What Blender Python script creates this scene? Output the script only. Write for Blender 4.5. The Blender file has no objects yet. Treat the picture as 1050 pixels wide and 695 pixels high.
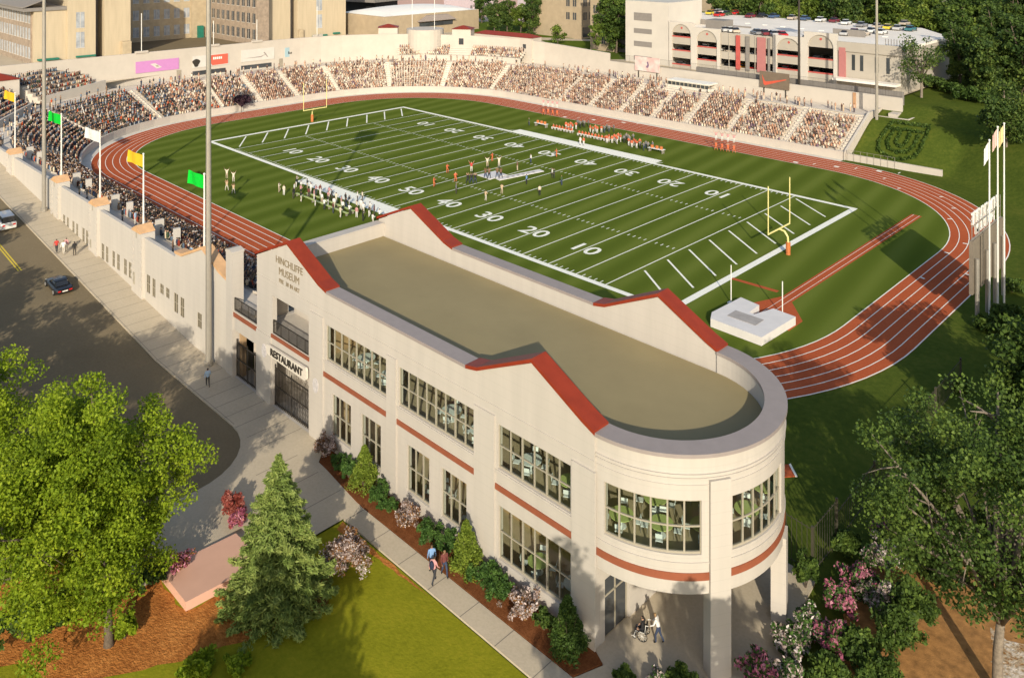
import bpy, math, random
import numpy as np
from mathutils import Vector, Matrix, noise as mnoise
rnd = random.Random(7)
RNG = np.random.default_rng(11)
S = bpy.context.scene
COL = S.collection
PI = math.pi
R_ = math.radians

# ------------------------------------------------------------------ world, sun, camera
SUN_EL, SUN_AZ = 22.5, 135.5        # elevation; direction the light travels in plan (degrees from +x)
w = bpy.data.worlds.new("World"); S.world = w; w.use_nodes = True
nt = w.node_tree
sky = nt.nodes.new('ShaderNodeTexSky'); sky.sky_type = 'NISHITA'; sky.sun_disc = False
sky.sun_elevation = R_(SUN_EL); sky.sun_rotation = R_(135)
sky.air_density = 1.0; sky.dust_density = 1.5; sky.ozone_density = 1.0
nt.links.new(sky.outputs[0], nt.nodes['Background'].inputs[0])
nt.nodes['Background'].inputs[1].default_value = 0.15
sd = bpy.data.lights.new('sun', 'SUN'); sd.energy = 4.45; sd.angle = R_(0.5); sd.color = (1.0, 0.90, 0.73)
so = bpy.data.objects.new('sun', sd); COL.objects.link(so)
_d = Vector((math.cos(R_(SUN_AZ)) * math.cos(R_(SUN_EL)), math.sin(R_(SUN_AZ)) * math.cos(R_(SUN_EL)), -math.sin(R_(SUN_EL))))
so.rotation_euler = _d.to_track_quat('-Z', 'Y').to_euler()
cd = bpy.data.cameras.new('camera'); cam = bpy.data.objects.new('camera', cd); COL.objects.link(cam)
cam.location = (107.843, -102.893, 40.856)
cam.rotation_euler = (R_(90), 0, 2.34949931 - PI / 2)
cd.sensor_width = 36; cd.lens = 863.08 / 1050 * 36; cd.shift_y = -409.3 / 1050
cd.clip_start = 0.5; cd.clip_end = 5000
S.camera = cam
S.view_settings.view_transform = 'Standard'; S.view_settings.look = 'None'
S.view_settings.exposure = 0.22; S.view_settings.gamma = 1
S.view_settings.use_curve_mapping = False
S.cycles.max_bounces = 6; S.cycles.transparent_max_bounces = 24
S.cycles.diffuse_bounces = 3; S.cycles.caustics_reflective = False; S.cycles.caustics_refractive = False

# ------------------------------------------------------------------ materials
def new_mat(name):
    m = bpy.data.materials.new(name); m.use_nodes = True
    n = m.node_tree.nodes; return m, n, m.node_tree.links, n['Principled BSDF']
def wpos(n):
    return n.new('ShaderNodeNewGeometry').outputs['Position']
def nz(n, l, vec, scale, detail=4, rough=.6):
    t = n.new('ShaderNodeTexNoise'); t.inputs['Scale'].default_value = scale
    t.inputs['Detail'].default_value = detail; t.inputs['Roughness'].default_value = rough
    l.new(vec, t.inputs['Vector']); return t.outputs['Fac']
def ramp(n, l, fac, stops):
    r = n.new('ShaderNodeValToRGB'); e = r.color_ramp.elements
    while len(e) < len(stops): e.new(.5)
    for k, (p, c) in enumerate(stops): e[k].position = p; e[k].color = (*c, 1) if len(c) == 3 else c
    l.new(fac, r.inputs[0]); return r.outputs[0]
def mixc(n, l, fac, a, b, mode='MIX'):
    x = n.new('ShaderNodeMix'); x.data_type = 'RGBA'; x.blend_type = mode
    for s, v in ((x.inputs[0], fac), (x.inputs[6], a), (x.inputs[7], b)):
        if hasattr(v, 'is_output'): l.new(v, s)
        elif isinstance(v, (int, float)): s.default_value = v
        else: s.default_value = (*v, 1)
    return x.outputs[2]
def mth(n, l, op, a, b=None):
    x = n.new('ShaderNodeMath'); x.operation = op
    for s, v in zip(x.inputs, (a, b)):
        if v is None: continue
        if hasattr(v, 'is_output'): l.new(v, s)
        else: s.default_value = v
    return x.outputs[0]
def bump(n, l, p, h, strength, dist=.05):
    b = n.new('ShaderNodeBump'); b.inputs['Strength'].default_value = strength; b.inputs['Distance'].default_value = dist
    l.new(h, b.inputs['Height']); l.new(b.outputs[0], p.inputs['Normal'])
def scl(c, k): return tuple(min(1, v * k) for v in c)
def flat(name, c, rough=.7, metal=0, var=.12, scale=1.2, bmp=0, spec=.3):
    """plain surface with a little patchy variation of its own colour"""
    m, n, l, p = new_mat(name)
    f = nz(n, l, wpos(n), scale, 5)
    l.new(ramp(n, l, f, [(.3, scl(c, 1 - var)), (.7, scl(c, 1 + var))]), p.inputs['Base Color'])
    p.inputs['Roughness'].default_value = rough; p.inputs['Metallic'].default_value = metal
    p.inputs['Specular IOR Level'].default_value = spec
    if bmp: bump(n, l, p, nz(n, l, wpos(n), scale * 8, 3), bmp)
    return m
def ground_mat(name, stops, scale, fine=6, rough=.9, bmp=.3, fine_amt=.5):
    m, n, l, p = new_mat(name); P = wpos(n)
    f = mixc(n, l, fine_amt, nz(n, l, P, scale, 6), nz(n, l, P, scale * fine, 5))
    l.new(ramp(n, l, f, stops), p.inputs['Base Color'])
    p.inputs['Roughness'].default_value = rough; p.inputs['Specular IOR Level'].default_value = .02
    bump(n, l, p, nz(n, l, P, scale * fine * 2, 3), bmp, .1)
    return m
def stucco(name, c, var=.05):
    """painted cast wall: faint horizontal board lines, soft vertical streaks"""
    m, n, l, p = new_mat(name); P = wpos(n)
    sp = n.new('ShaderNodeSeparateXYZ'); l.new(P, sp.inputs[0])
    mp = n.new('ShaderNodeMapping'); mp.inputs['Scale'].default_value = (1.2, 1.2, .12); l.new(P, mp.inputs[0])
    f = nz(n, l, mp.outputs[0], 1.0, 6)
    base = ramp(n, l, f, [(.3, scl(c, 1 - var * 1.6)), (.62, scl(c, 1 + var))])
    fr = mth(n, l, 'FRACT', mth(n, l, 'MULTIPLY', sp.outputs[2], 1 / .62))
    ln = mth(n, l, 'LESS_THAN', fr, .04)
    l.new(mixc(n, l, mth(n, l, 'MULTIPLY', ln, .22), base, scl(c, .62)), p.inputs['Base Color'])
    p.inputs['Roughness'].default_value = .85; p.inputs['Specular IOR Level'].default_value = .2
    bump(n, l, p, nz(n, l, P, 9, 3), .08, .02)
    return m
M = {}
M['cream'] = stucco('cream_stucco', (.462, .423, .372), .03)
M['cream2'] = stucco('cream_stucco_street', (.515, .472, .412), .03)
M['white'] = flat('white_paint', (.80, .77, .70), .6, var=.04)
M['concrete'] = flat('pale_concrete', (.60, .55, .47), .85, var=.09, scale=.6)
M['terrace'] = flat('terrace_concrete', (.60, .53, .44), .85, var=.1, scale=.7)
M['capgrey'] = flat('grey_coping', (0.2835, 0.2425, 0.2236), .6, var=.05)
M['red'] = flat('red_coping', (0.2304, 0.0304, 0.0109), .55, var=.1)
M['terracotta'] = flat('terracotta_band', (.26, .08, .04), .6, var=.1)
M['orange'] = flat('orange_coping', (0.5940, 0.3600, 0.1840), .6, var=.12)
M['roof'] = flat('flat_roof_membrane', (0.2702, 0.22, 0.1125), .9, var=.07, scale=.25)
M['bronze'] = flat('window_frame_paint', (.34, .305, .235), .5, var=.05)
M['iron'] = flat('dark_iron', (.05, .043, .035), .5, metal=.3, var=.1)
M['pole'] = flat('galvanised_pole', (.36, .33, .28), .45, metal=.4, var=.08)
M['polewhite'] = flat('white_pole', (.72, .70, .64), .4, var=.03)
M['yellow'] = flat('yellow_goal_paint', (.72, .63, .25), .4, var=.04)
M['pad'] = flat('orange_goal_pad', (.50, .16, .05), .6)
M['mat_white'] = flat('vault_mat_vinyl', (.66, .63, .60), .5, var=.05, scale=.8)
M['mat_grey'] = flat('vault_mat_patch', (.36, .33, .30), .6)
M['linepaint'] = flat('line_paint', (.84, .83, .72), .8, var=.07, scale=3)
M['lineyellow'] = flat('yellow_road_paint', (.62, .47, .05), .8, var=.1, scale=3)
M['wood'] = flat('interior_brown', (.36, .24, .13), .7, var=.3, scale=1.2)
M['floorin'] = flat('interior_floor', (.42, .34, .22), .5, var=.1)
M['tabletop'] = flat('table_white', (.70, .76, .72), .35, var=.02)
M['tablegreen'] = flat('table_lime', (.42, .50, .17), .4, var=.03)
M['chairwhite'] = flat('chair_white', (.72, .76, .74), .4, var=.02)
M['darkgrey'] = flat('dark_grey_panel', (.10, .10, .10), .5)
M['signface'] = flat('scoreboard_back', (.20, .165, .125), .6, var=.08)
M['black'] = flat('black_paint', (.015, .015, .015), .5)
M['lettering'] = flat('bronze_lettering', (.22, .18, .12), .5)
M['rubber'] = flat('black_rubber', (.02, .02, .02), .8)
M['glassdark'] = flat('dark_window_glass', (.05, .055, .06), .12, spec=.8, var=.3, scale=.4)
def glass():
    m, n, l, p = new_mat('window_glass'); n.remove(p)
    tr = n.new('ShaderNodeBsdfTransparent'); tr.inputs[0].default_value = (.86, .92, .88, 1)
    gl = n.new('ShaderNodeBsdfGlossy'); gl.inputs['Roughness'].default_value = .03
    lw = n.new('ShaderNodeLayerWeight'); lw.inputs['Blend'].default_value = .5
    fr = n.new('ShaderNodeMath'); fr.operation = 'MULTIPLY_ADD'; pw = mth(n, l, 'POWER', lw.outputs['Facing'], 4.0)
    l.new(pw, fr.inputs[0]); fr.inputs[1].default_value = .7; fr.inputs[2].default_value = .07
    mx = n.new('ShaderNodeMixShader'); l.new(fr.outputs[0], mx.inputs[0]); l.new(tr.outputs[0], mx.inputs[1]); l.new(gl.outputs[0], mx.inputs[2])
    l.new(mx.outputs[0], n['Material Output'].inputs[0]); return m
M['glass'] = glass()
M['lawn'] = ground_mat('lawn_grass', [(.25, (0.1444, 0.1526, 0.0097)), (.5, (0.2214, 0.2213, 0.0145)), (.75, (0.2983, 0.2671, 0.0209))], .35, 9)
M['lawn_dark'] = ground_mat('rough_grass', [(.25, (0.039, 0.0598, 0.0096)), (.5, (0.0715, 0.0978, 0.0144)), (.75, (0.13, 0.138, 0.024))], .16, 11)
M['bank'] = ground_mat('bank_grass', [(.3, (0.0607, 0.0952, 0.0109)), (.5, (0.081, 0.1196, 0.014)), (.72, (0.1148, 0.1464, 0.0195))], .08, 20)
M['mulch'] = ground_mat('bark_mulch', [(.34, (0.2268, 0.0756, 0.0193)), (.5, (0.4158, 0.1596, 0.0413)), (.7, (0.6237, 0.2688, 0.0757))], .42, 9, bmp=1.0)
M['bedsoil'] = ground_mat('bed_soil', [(.3, (0.1120, 0.0399, 0.0155)), (.55, (0.2128, 0.0798, 0.0310)), (.75, (0.3024, 0.1254, 0.0517))], 1.2, 8, bmp=.7)
M['asphalt'] = ground_mat('asphalt', [(.25, (0.1568, 0.1245, 0.0775)), (.5, (0.198, 0.1575, 0.0975)), (.75, (0.2392, 0.1905, 0.12))], .12, 40, bmp=.15)
M['walk'] = ground_mat('pavement_concrete', [(.25, (0.406, 0.345, 0.252)), (.5, (0.493, 0.4209, 0.312)), (.75, (0.5655, 0.483, 0.36))], .22, 25, bmp=.1)
M['pinkslab'] = flat('pink_paving', (0.6, 0.36, 0.2645), .85, var=.05, scale=.5)
M['gravel'] = ground_mat('pale_gravel', [(.42, (.30, .15, .05)), (.52, (.50, .40, .28)), (.62, (.74, .66, .58))], .9, 5, bmp=1)
def field_mat():
    m, n, l, p = new_mat('mown_turf'); P = wpos(n)
    sp = n.new('ShaderNodeSeparateXYZ'); l.new(P, sp.inputs[0])
    u = mth(n, l, 'ADD', sp.outputs[0], mth(n, l, 'MULTIPLY', sp.outputs[1], .12))
    s = mth(n, l, 'SINE', mth(n, l, 'MULTIPLY', u, 2 * PI / 4.75))
    st = mth(n, l, 'ADD', mth(n, l, 'MULTIPLY', s, .5), .5)
    f = mixc(n, l, .72, mixc(n, l, .4, nz(n, l, P, .07, 5), nz(n, l, P, 1.6, 5)), st)
    l.new(ramp(n, l, f, [(.1, (.086, .118, .017)), (.5, (.102, .137, .021)), (.9, (.130, .164, .030))]), p.inputs['Base Color'])
    p.inputs['Roughness'].default_value = .9; p.inputs['Specular IOR Level'].default_value = .0
    bump(n, l, p, nz(n, l, P, 14, 3), .25, .05); return m
M['field'] = field_mat()
M['track'] = ground_mat('track_rubber', [(.25, (0.3519, 0.0752, 0.0300)), (.5, (0.4207, 0.0972, 0.0380)), (.75, (0.4896, 0.1231, 0.0500))], .12, 30, bmp=.1)
def attr_mat(name, rough=.8, trans=0, attr='Col'):
    m, n, l, p = new_mat(name)
    a = n.new('ShaderNodeAttribute'); a.attribute_name = attr
    l.new(a.outputs['Color'], p.inputs['Base Color'])
    p.inputs['Roughness'].default_value = rough; p.inputs['Specular IOR Level'].default_value = .2
    if trans:
        t = n.new('ShaderNodeBsdfTranslucent'); l.new(a.outputs['Color'], t.inputs[0])
        mx = n.new('ShaderNodeMixShader'); mx.inputs[0].default_value = trans
        l.new(p.outputs[0], mx.inputs[1]); l.new(t.outputs[0], mx.inputs[2]); l.new(mx.outputs[0], n['Material Output'].inputs[0])
    return m
M['attr'] = attr_mat('painted_by_piece')
def leaf_mat(name, stops, trans=.3, rough=.6):
    m, n, l, p = new_mat(name)
    a = n.new('ShaderNodeAttribute'); a.attribute_name = 'leaf'
    c = ramp(n, l, a.outputs['Fac'], stops)
    l.new(c, p.inputs['Base Color']); p.inputs['Roughness'].default_value = rough; p.inputs['Specular IOR Level'].default_value = .2
    t = n.new('ShaderNodeBsdfTranslucent'); l.new(c, t.inputs[0])
    mx = n.new('ShaderNodeMixShader'); mx.inputs[0].default_value = trans
    l.new(p.outputs[0], mx.inputs[1]); l.new(t.outputs[0], mx.inputs[2]); l.new(mx.outputs[0], n['Material Output'].inputs[0])
    return m
M['leaf_lime'] = leaf_mat('leaf_lime', [(0, (0.1080, 0.1680, 0.0110)), (.5, (0.2052, 0.2940, 0.0154)), (1, (0.3348, 0.4095, 0.0275))], .4)
M['leaf_mid'] = leaf_mat('leaf_mid', [(0, (.03, .06, .012)), (.5, (.055, .10, .018)), (1, (.10, .16, .03))])
M['leaf_dark'] = leaf_mat('leaf_dark', [(0, (0.0325, 0.0610, 0.0120)), (.5, (0.0650, 0.1122, 0.0204)), (1, (0.1430, 0.2074, 0.0360))])
M['leaf_wood'] = leaf_mat('leaf_wood', [(0, (0.0280, 0.0585, 0.0150)), (.5, (0.0700, 0.1170, 0.0250)), (1, (0.1680, 0.2210, 0.0438))])
M['leaf_woodlight'] = leaf_mat('leaf_woodlight', [(0, (.06, .10, .015)), (.5, (.12, .18, .025)), (1, (.22, .27, .05))])
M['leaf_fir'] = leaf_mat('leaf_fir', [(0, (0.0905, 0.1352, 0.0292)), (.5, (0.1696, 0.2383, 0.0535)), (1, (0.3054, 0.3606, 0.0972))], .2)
M['leaf_shrub'] = leaf_mat('leaf_shrub', [(0, (.03, .07, .015)), (.5, (.055, .115, .022)), (1, (.10, .18, .035))], .2)
M['leaf_cone'] = leaf_mat('leaf_cone', [(0, (.08, .12, .014)), (.5, (.15, .21, .024)), (1, (.25, .31, .045))], .25)
M['blossom_white'] = leaf_mat('blossom_white', [(0, (.10, .09, .06)), (.35, (.30, .22, .19)), (.6, (.55, .45, .42)), (1, (.72, .64, .60))], .2)
M['blossom_pink'] = leaf_mat('blossom_pink', [(0, (.22, .05, .09)), (.5, (.42, .13, .20)), (1, (.62, .30, .36))], .2)
M['leaf_red'] = leaf_mat('leaf_red', [(0, (.16, .03, .02)), (.5, (.34, .08, .06)), (1, (.5, .22, .18))], .2)
M['leaf_purple'] = leaf_mat('leaf_purple', [(0, (.02, .01, .015)), (.5, (.05, .025, .04)), (1, (.09, .05, .06))], .2)
M['leaf_rust'] = leaf_mat('leaf_rust', [(0, (.10, .045, .015)), (.5, (.2, .09, .03)), (1, (.3, .16, .05))], .2)
M['bark'] = flat('bark', (.115, .09, .065), .9, var=.3, scale=6, bmp=.6)
M['bark_pale'] = flat('bark_pale', (.20, .165, .125), .9, var=.3, scale=6, bmp=.6)

# ------------------------------------------------------------------ mesh building
ORG = {}
def link(o): COL.objects.link(o); return o
def props(o, label=None, cat=None, group=None, kind=None):
    if label: o['label'] = label
    if cat: o['category'] = cat
    if group: o['group'] = group
    if kind: o['kind'] = kind
    return o
def thing(name, label, cat, loc=(0, 0, 0), group=None):
    o = bpy.data.objects.new(name, None); link(o); o.location = loc; o.empty_display_size = .3
    ORG[o.name] = Vector(loc); return props(o, label, cat, group)
class MB:
    def __init__(s): s.v = []; s.f = []; s.m = []
    def quad(s, a, b, c, d, m=0):
        i = len(s.v); s.v += [tuple(a), tuple(b), tuple(c), tuple(d)]; s.f.append((i, i + 1, i + 2, i + 3)); s.m.append(m); return s
    def poly(s, pts, m=0):
        i = len(s.v); s.v += [tuple(p) for p in pts]; s.f.append(tuple(range(i, i + len(pts)))); s.m.append(m); return s
    def box(s, x0, x1, y0, y1, z0, z1, m=0, rot=0, piv=None):
        i = len(s.v)
        P = [(x0, y0, z0), (x1, y0, z0), (x1, y1, z0), (x0, y1, z0), (x0, y0, z1), (x1, y0, z1), (x1, y1, z1), (x0, y1, z1)]
        if rot:
            cx, cy = piv or ((x0 + x1) / 2, (y0 + y1) / 2); c, q = math.cos(rot), math.sin(rot)
            P = [(cx + (x - cx) * c - (y - cy) * q, cy + (x - cx) * q + (y - cy) * c, z) for x, y, z in P]
        s.v += P
        for f in ((0, 3, 2, 1), (4, 5, 6, 7), (0, 1, 5, 4), (1, 2, 6, 5), (2, 3, 7, 6), (3, 0, 4, 7)):
            s.f.append(tuple(i + k for k in f)); s.m.append(m)
        return s
    def prism(s, pts, z0, z1, m=0, mtop=None):
        n = len(pts); i = len(s.v)
        s.v += [(x, y, z0) for x, y in pts] + [(x, y, z1) for x, y in pts]
        s.f.append(tuple(range(i + n - 1, i - 1, -1))); s.m.append(m)
        s.f.append(tuple(range(i + n, i + 2 * n))); s.m.append(m if mtop is None else mtop)
        for k in range(n):
            j = (k + 1) % n; s.f.append((i + k, i + j, i + n + j, i + n + k)); s.m.append(m)
        return s
    def extr(s, pts, vec, m=0):
        """closed solid: planar 3-D outline pts swept along vec"""
        n = len(pts); i = len(s.v); V = Vector(vec)
        s.v += [tuple(p) for p in pts] + [tuple(Vector(p) + V) for p in pts]
        s.f.append(tuple(range(i + n - 1, i - 1, -1))); s.m.append(m)
        s.f.append(tuple(range(i + n, i + 2 * n))); s.m.append(m)
        for k in range(n):
            j = (k + 1) % n; s.f.append((i + k, i + j, i + n + j, i + n + k)); s.m.append(m)
        return s
    def tube(s, path, rad, n=8, m=0, caps=True):
        path = [Vector(p) for p in path]
        if not hasattr(rad, '__len__'): rad = [rad] * len(path)
        i0 = len(s.v); prev = None
        for k, p in enumerate(path):
            d = (path[min(k + 1, len(path) - 1)] - path[max(k - 1, 0)]).normalized()
            if prev is None:
                u = d.orthogonal().normalized() if abs(d.z) < .99 else Vector((1, 0, 0))
            else:
                u = (prev - d * prev.dot(d)).normalized()
            prev = u; v = d.cross(u)
            for q in range(n):
                a = 2 * PI * q / n; s.v.append(tuple(p + (u * math.cos(a) + v * math.sin(a)) * rad[k]))
        for k in range(len(path) - 1):
            for q in range(n):
                a = i0 + k * n + q; b = i0 + k * n + (q + 1) % n
                s.f.append((a, b, b + n, a + n)); s.m.append(m)
        if caps:
            s.f.append(tuple(i0 + q for q in range(n - 1, -1, -1))); s.m.append(m)
            e = i0 + (len(path) - 1) * n; s.f.append(tuple(e + q for q in range(n))); s.m.append(m)
        return s
    def ell(s, c, r, nu=10, nv=6, m=0):
        i0 = len(s.v); cx, cy, cz = c
        for a in range(nv + 1):
            t = PI * a / nv
            for b in range(nu):
                p = 2 * PI * b / nu
                s.v.append((cx + r[0] * math.sin(t) * math.cos(p), cy + r[1] * math.sin(t) * math.sin(p), cz + r[2] * math.cos(t)))
        for a in range(nv):
            for b in range(nu):
                p, q = i0 + a * nu + b, i0 + a * nu + (b + 1) % nu
                s.f.append((p, p + nu, q + nu, q)); s.m.append(m)
        return s
    def grid(s, us, ws, isopen, P, depth, m=0):
        """a wall with openings: front and back skins plus reveals; P(u, w, d) -> point"""
        us = sorted(set(round(u, 4) for u in us)); ws = sorted(set(round(x, 4) for x in ws))
        op = [[isopen((us[i] + us[i + 1]) / 2, (ws[j] + ws[j + 1]) / 2) for j in range(len(ws) - 1)] for i in range(len(us) - 1)]
        for i in range(len(us) - 1):
            for j in range(len(ws) - 1):
                if op[i][j]: continue
                a, b, c, d = us[i], us[i + 1], ws[j], ws[j + 1]
                s.quad(P(a, c, 0), P(b, c, 0), P(b, d, 0), P(a, d, 0), m)
                s.quad(P(b, c, depth), P(a, c, depth), P(a, d, depth), P(b, d, depth), m)
                for (di, dj, e0, e1) in ((-1, 0, (a, d), (a, c)), (1, 0, (b, c), (b, d)), (0, -1, (a, c), (b, c)), (0, 1, (b, d), (a, d))):
                    ii, jj = i + di, j + dj
                    if 0 <= ii < len(op) and 0 <= jj < len(op[0]) and not op[ii][jj]: continue
                    s.quad(P(*e0, depth), P(*e1, depth), P(*e1, 0), P(*e0, 0), m)
        return s
    def build(s, name, mats, parent=None, origin=None, smooth=False, col=None):
        if not isinstance(mats, (list, tuple)): mats = [mats]
        off = ORG[parent.name] if parent is not None and parent.name in ORG else Vector(origin or (0, 0, 0))
        me = bpy.data.meshes.new(name)
        V = np.array(s.v, dtype=np.float64).reshape(-1, 3) - np.array(off)
        me.from_pydata(V.tolist(), [], s.f)
        for x in mats: me.materials.append(M[x] if isinstance(x, str) else x)
        if len(mats) > 1: me.polygons.foreach_set('material_index', s.m)
        if smooth: me.polygons.foreach_set('use_smooth', [True] * len(s.f))
        me.update()
        o = bpy.data.objects.new(name, me); link(o)
        if parent is not None: o.parent = parent; ORG[o.name] = off
        elif origin: o.location = origin; ORG[o.name] = Vector(origin)
        return o
def children(o): return [c for c in COL.objects if c.parent == o]
def struct(o): o['kind'] = 'structure'; return o
def rough_edge(pts, step=.7, amp=.28, seed=1):
    rr = random.Random(seed); out = []
    for i, a in enumerate(pts):
        c = pts[(i + 1) % len(pts)]; n = max(1, int(math.dist(a, c) / step))
        for k in range(n): out.append((a[0] + (c[0] - a[0]) * k / n + rr.uniform(-amp, amp), a[1] + (c[1] - a[1]) * k / n + rr.uniform(-amp, amp)))
    return out
def pip(x, y, poly):
    c = False; n = len(poly)
    for i in range(n):
        x1, y1 = poly[i]; x2, y2 = poly[i - 1]
        if (y1 > y) != (y2 > y) and x < (x2 - x1) * (y - y1) / (y2 - y1) + x1: c = not c
    return c

# ------------------------------------------------------------------ ground height
def rr_dist(x, y, hx=77.4, hy=49.8, r=35.0):
    qx, qy = abs(x) - (hx - r), abs(y) - (hy - r)
    return math.hypot(max(qx, 0), max(qy, 0)) + min(max(qx, qy), 0) - r
def sstep(t): t = max(0., min(1., t)); return t * t * (3 - 2 * t)
def street_z(x): return .083 * max(0., min(26 - x, 110.))
def bank_z(x, y):
    d = rr_dist(x, y)
    H = sstep((y + 6) / 62.)
    e = y - 52.35 + max(0, x - 60) * .7
    d = max(0, min(d, e + 1.8 if y > 20 else d))
    a = max(0, min(1, (d - 1.8) / 11.0))
    return H * (5.9 * (a * .85 + .15 * sstep(a)) + 2.1 * sstep((d - 13) / 10.))
def ground_z(x, y):
    if y < -65.1: return street_z(x)
    if x > 42.0 and y > -20: return bank_z(x, y)
    return 0.
# ================================================================== SETTING: ground, field, track, roads
def sheet(name, mat, xs, ys, zf, keep=None, lift=0.):
    b = MB(); nx, ny = len(xs), len(ys)
    b.v = [(x, y, zf(x, y) + lift) for x in xs for y in ys]
    for i in range(nx - 1):
        for j in range(ny - 1):
            if keep and not keep((xs[i] + xs[i + 1]) / 2, (ys[j] + ys[j + 1]) / 2): continue
            a = i * ny + j; b.f.append((a, a + ny, a + ny + 1, a + 1)); b.m.append(0)
    return struct(b.build(name, mat, smooth=True))
def fr(a, b, n): return [a + (b - a) * i / n for i in range(n + 1)]
gx = [-1500, -700, -350, -200] + fr(-150, 26, 44) + [30, 34, 38, 41.9, 42.1] + fr(43, 100, 57) + fr(102, 140, 19) + [160, 200, 300, 600, 1500]
gy = [-1500, -600, -300, -180, -130] + fr(-110, -66, 11) + [-65.12, -65.08, -60, -50, -40, -30] + fr(-20, 16, 18) + fr(17, 80, 63) + fr(82, 110, 14) + [120, 140, 180, 260, 500, 1500]
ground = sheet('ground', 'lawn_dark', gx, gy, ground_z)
# upper ground behind the stadium wall (z = 8)
def rr_ring(d, n=14, hx=77.4, hy=49.8, r=35.):
    """stand path: from near straight (x=37) round the left end to the far straight (x=42), offset d outwards"""
    cx, cy, R = hx - r, hy - r, r + d
    pts = [(-cx + (37 + cx) * (1 - t), -hy - d) for t in fr(0, 1, 8)]
    pts += [(-cx + R * math.cos(a), -cy + R * math.sin(a)) for a in fr(-PI / 2, -PI, n)[1:]]
    pts += [(-hx - d, y) for y in fr(-cy, cy, 6)[1:]]
    pts += [(-cx + R * math.cos(a), cy + R * math.sin(a)) for a in fr(PI, PI / 2, n)[1:]]
    pts += [(x, hy + d) for x in fr(-cx, 42, 8)[1:]]
    return pts
def arc_len(pts):
    L = [0]
    for a, b in zip(pts, pts[1:]): L.append(L[-1] + math.dist(a, b))
    return L
UZ = 8.0
b = MB()
ring = [p for p in rr_ring(18.9) if p[1] > -64.5][0:]
ring = [(-110, -64.9)] + [p for p in ring if p[0] < -90 or p[1] > 0] + [(42, 68.7)]
out = [(-1500, -64.9)] + [(-1500, 1500)] + [(42, 1500)]
poly = ring + [(42, 1500), (-1500, 1500), (-1500, -64.9)]
b.poly([(x, y, UZ) for x, y in poly])
upper = struct(b.build('upper_ground', 'walk'))
struct(MB().prism([(-78, 99), (-40, 75), (-22, 93), (-60, 112)], UZ + .02, UZ + .06).build('lawn', 'bank'))
struct(MB().prism([(-150, 112), (-108, 92), (-62, 116), (-110, 160)], UZ + .02, UZ + .06).build('lawn', 'bank'))
struct(MB().prism([(-600, 200), (-190, 108), (-150, 150), (-120, 175), (-350, 420)], UZ + .02, UZ + .06).build('plaza', 'pinkslab'))
struct(MB().prism([(-190, -9), (-140, -9), (-132, 27), (-190, 27)], UZ + .02, UZ + .05).build('plaza', 'asphalt'))
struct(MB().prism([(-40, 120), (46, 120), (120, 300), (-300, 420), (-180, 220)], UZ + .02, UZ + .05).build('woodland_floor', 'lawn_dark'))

# turf infield and track
def rr_poly(hx, hy, r, n=20):
    pts = []
    for cx, cy, a0 in ((hx - r, hy - r, 0), (-(hx - r), hy - r, PI / 2), (-(hx - r), -(hy - r), PI), (hx - r, -(hy - r), 1.5 * PI)):
        pts += [(cx + r * math.cos(a), cy + r * math.sin(a)) for a in fr(a0, a0 + PI / 2, n)]
    return pts
struct(MB().poly([(x, y, .012) for x, y in rr_poly(70.3, 42.7, 27.9)]).build('infield_turf', 'field'))
def band(b, d0, d1, z, m=0, n=24, hx=70.2, hy=42.6, r=27.8):
    A = rr_poly(hx + d0, hy + d0, r + d0, n); B = rr_poly(hx + d1, hy + d1, r + d1, n)
    for i in range(len(A)):
        j = (i + 1) % len(A)
        b.quad((*A[i], z), (*B[i], z), (*B[j], z), (*A[j], z), m)
    return b
struct(band(MB(), 0, 7.3, .02).build('running_track', 'track'))
b = MB(); ra, rb = rr_ring(.0), rr_ring(1.7)
for i in range(len(ra) - 1): b.quad((*ra[i], .016), (*ra[i + 1], .016), (*rb[i + 1], .016), (*rb[i], .016))
struct(b.build('track_apron', 'concrete'))
b = MB()
for k in range(7): band(b, k * 1.19, k * 1.19 + (.13 if k in (0, 6) else .10), .026)
for x, y0, y1 in ((26.5, -49.7, -42.8), (30.6, -49.7, -42.8), (19.2, -49.7, -42.8)): b.box(x, x + .14, y0, y1, .0235, .0275)
for k in range(6):          # stagger marks and lane arrows
    for x0, sgn in ((14, -1), (20, -1), (36, 1), (-20, 1)):
        yy = sgn * (43.0 + k * 1.19 + .15); xx = x0 + k * 3.3 * (1 if sgn > 0 else .6)
        b.quad((xx, yy, .0285), (xx + .9, yy, .0285), (xx + .9, yy + .8 * sgn * 1, .0285), (xx, yy + .8 * sgn, .0285)) if k % 2 == 0 else b.quad((xx, yy, .0285), (xx + .2, yy, .0285), (xx + .2, yy + 1.0 * sgn, .0285), (xx, yy + 1.0 * sgn, .0285))
for a in fr(-.35, 1.25, 9):
    k = int(a * 10) % 5
    cx, cy = 42.4, 14.8; r0 = 28.4 + k * 1.19
    c, s_ = math.cos(a), math.sin(a)
    p = lambda r, t: (cx + r * c - t * s_, cy + r * s_ + t * c, .0285)
    b.quad(p(r0, 0), p(r0 + .7, 0), p(r0 + .7, .3), p(r0, .3))
struct(b.build('track_line_markings', 'linepaint'))
YD = .9144
b = MB(); Z = .017
L = 60 * YD; Wd = 26.67 * YD
def rect(x0, x1, y0, y1, z=Z): b.quad((x0, y0, z), (x1, y0, z), (x1, y1, z), (x0, y1, z))
rect(-L - .6, L + .6, Wd - .25, Wd + .55); rect(-L - .6, L + .6, -Wd - .55, -Wd + .25)
rect(L - .25, L + .65, -Wd, Wd, Z + .002); rect(-L - .65, -L + .25, -Wd, Wd, Z + .002)
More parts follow.
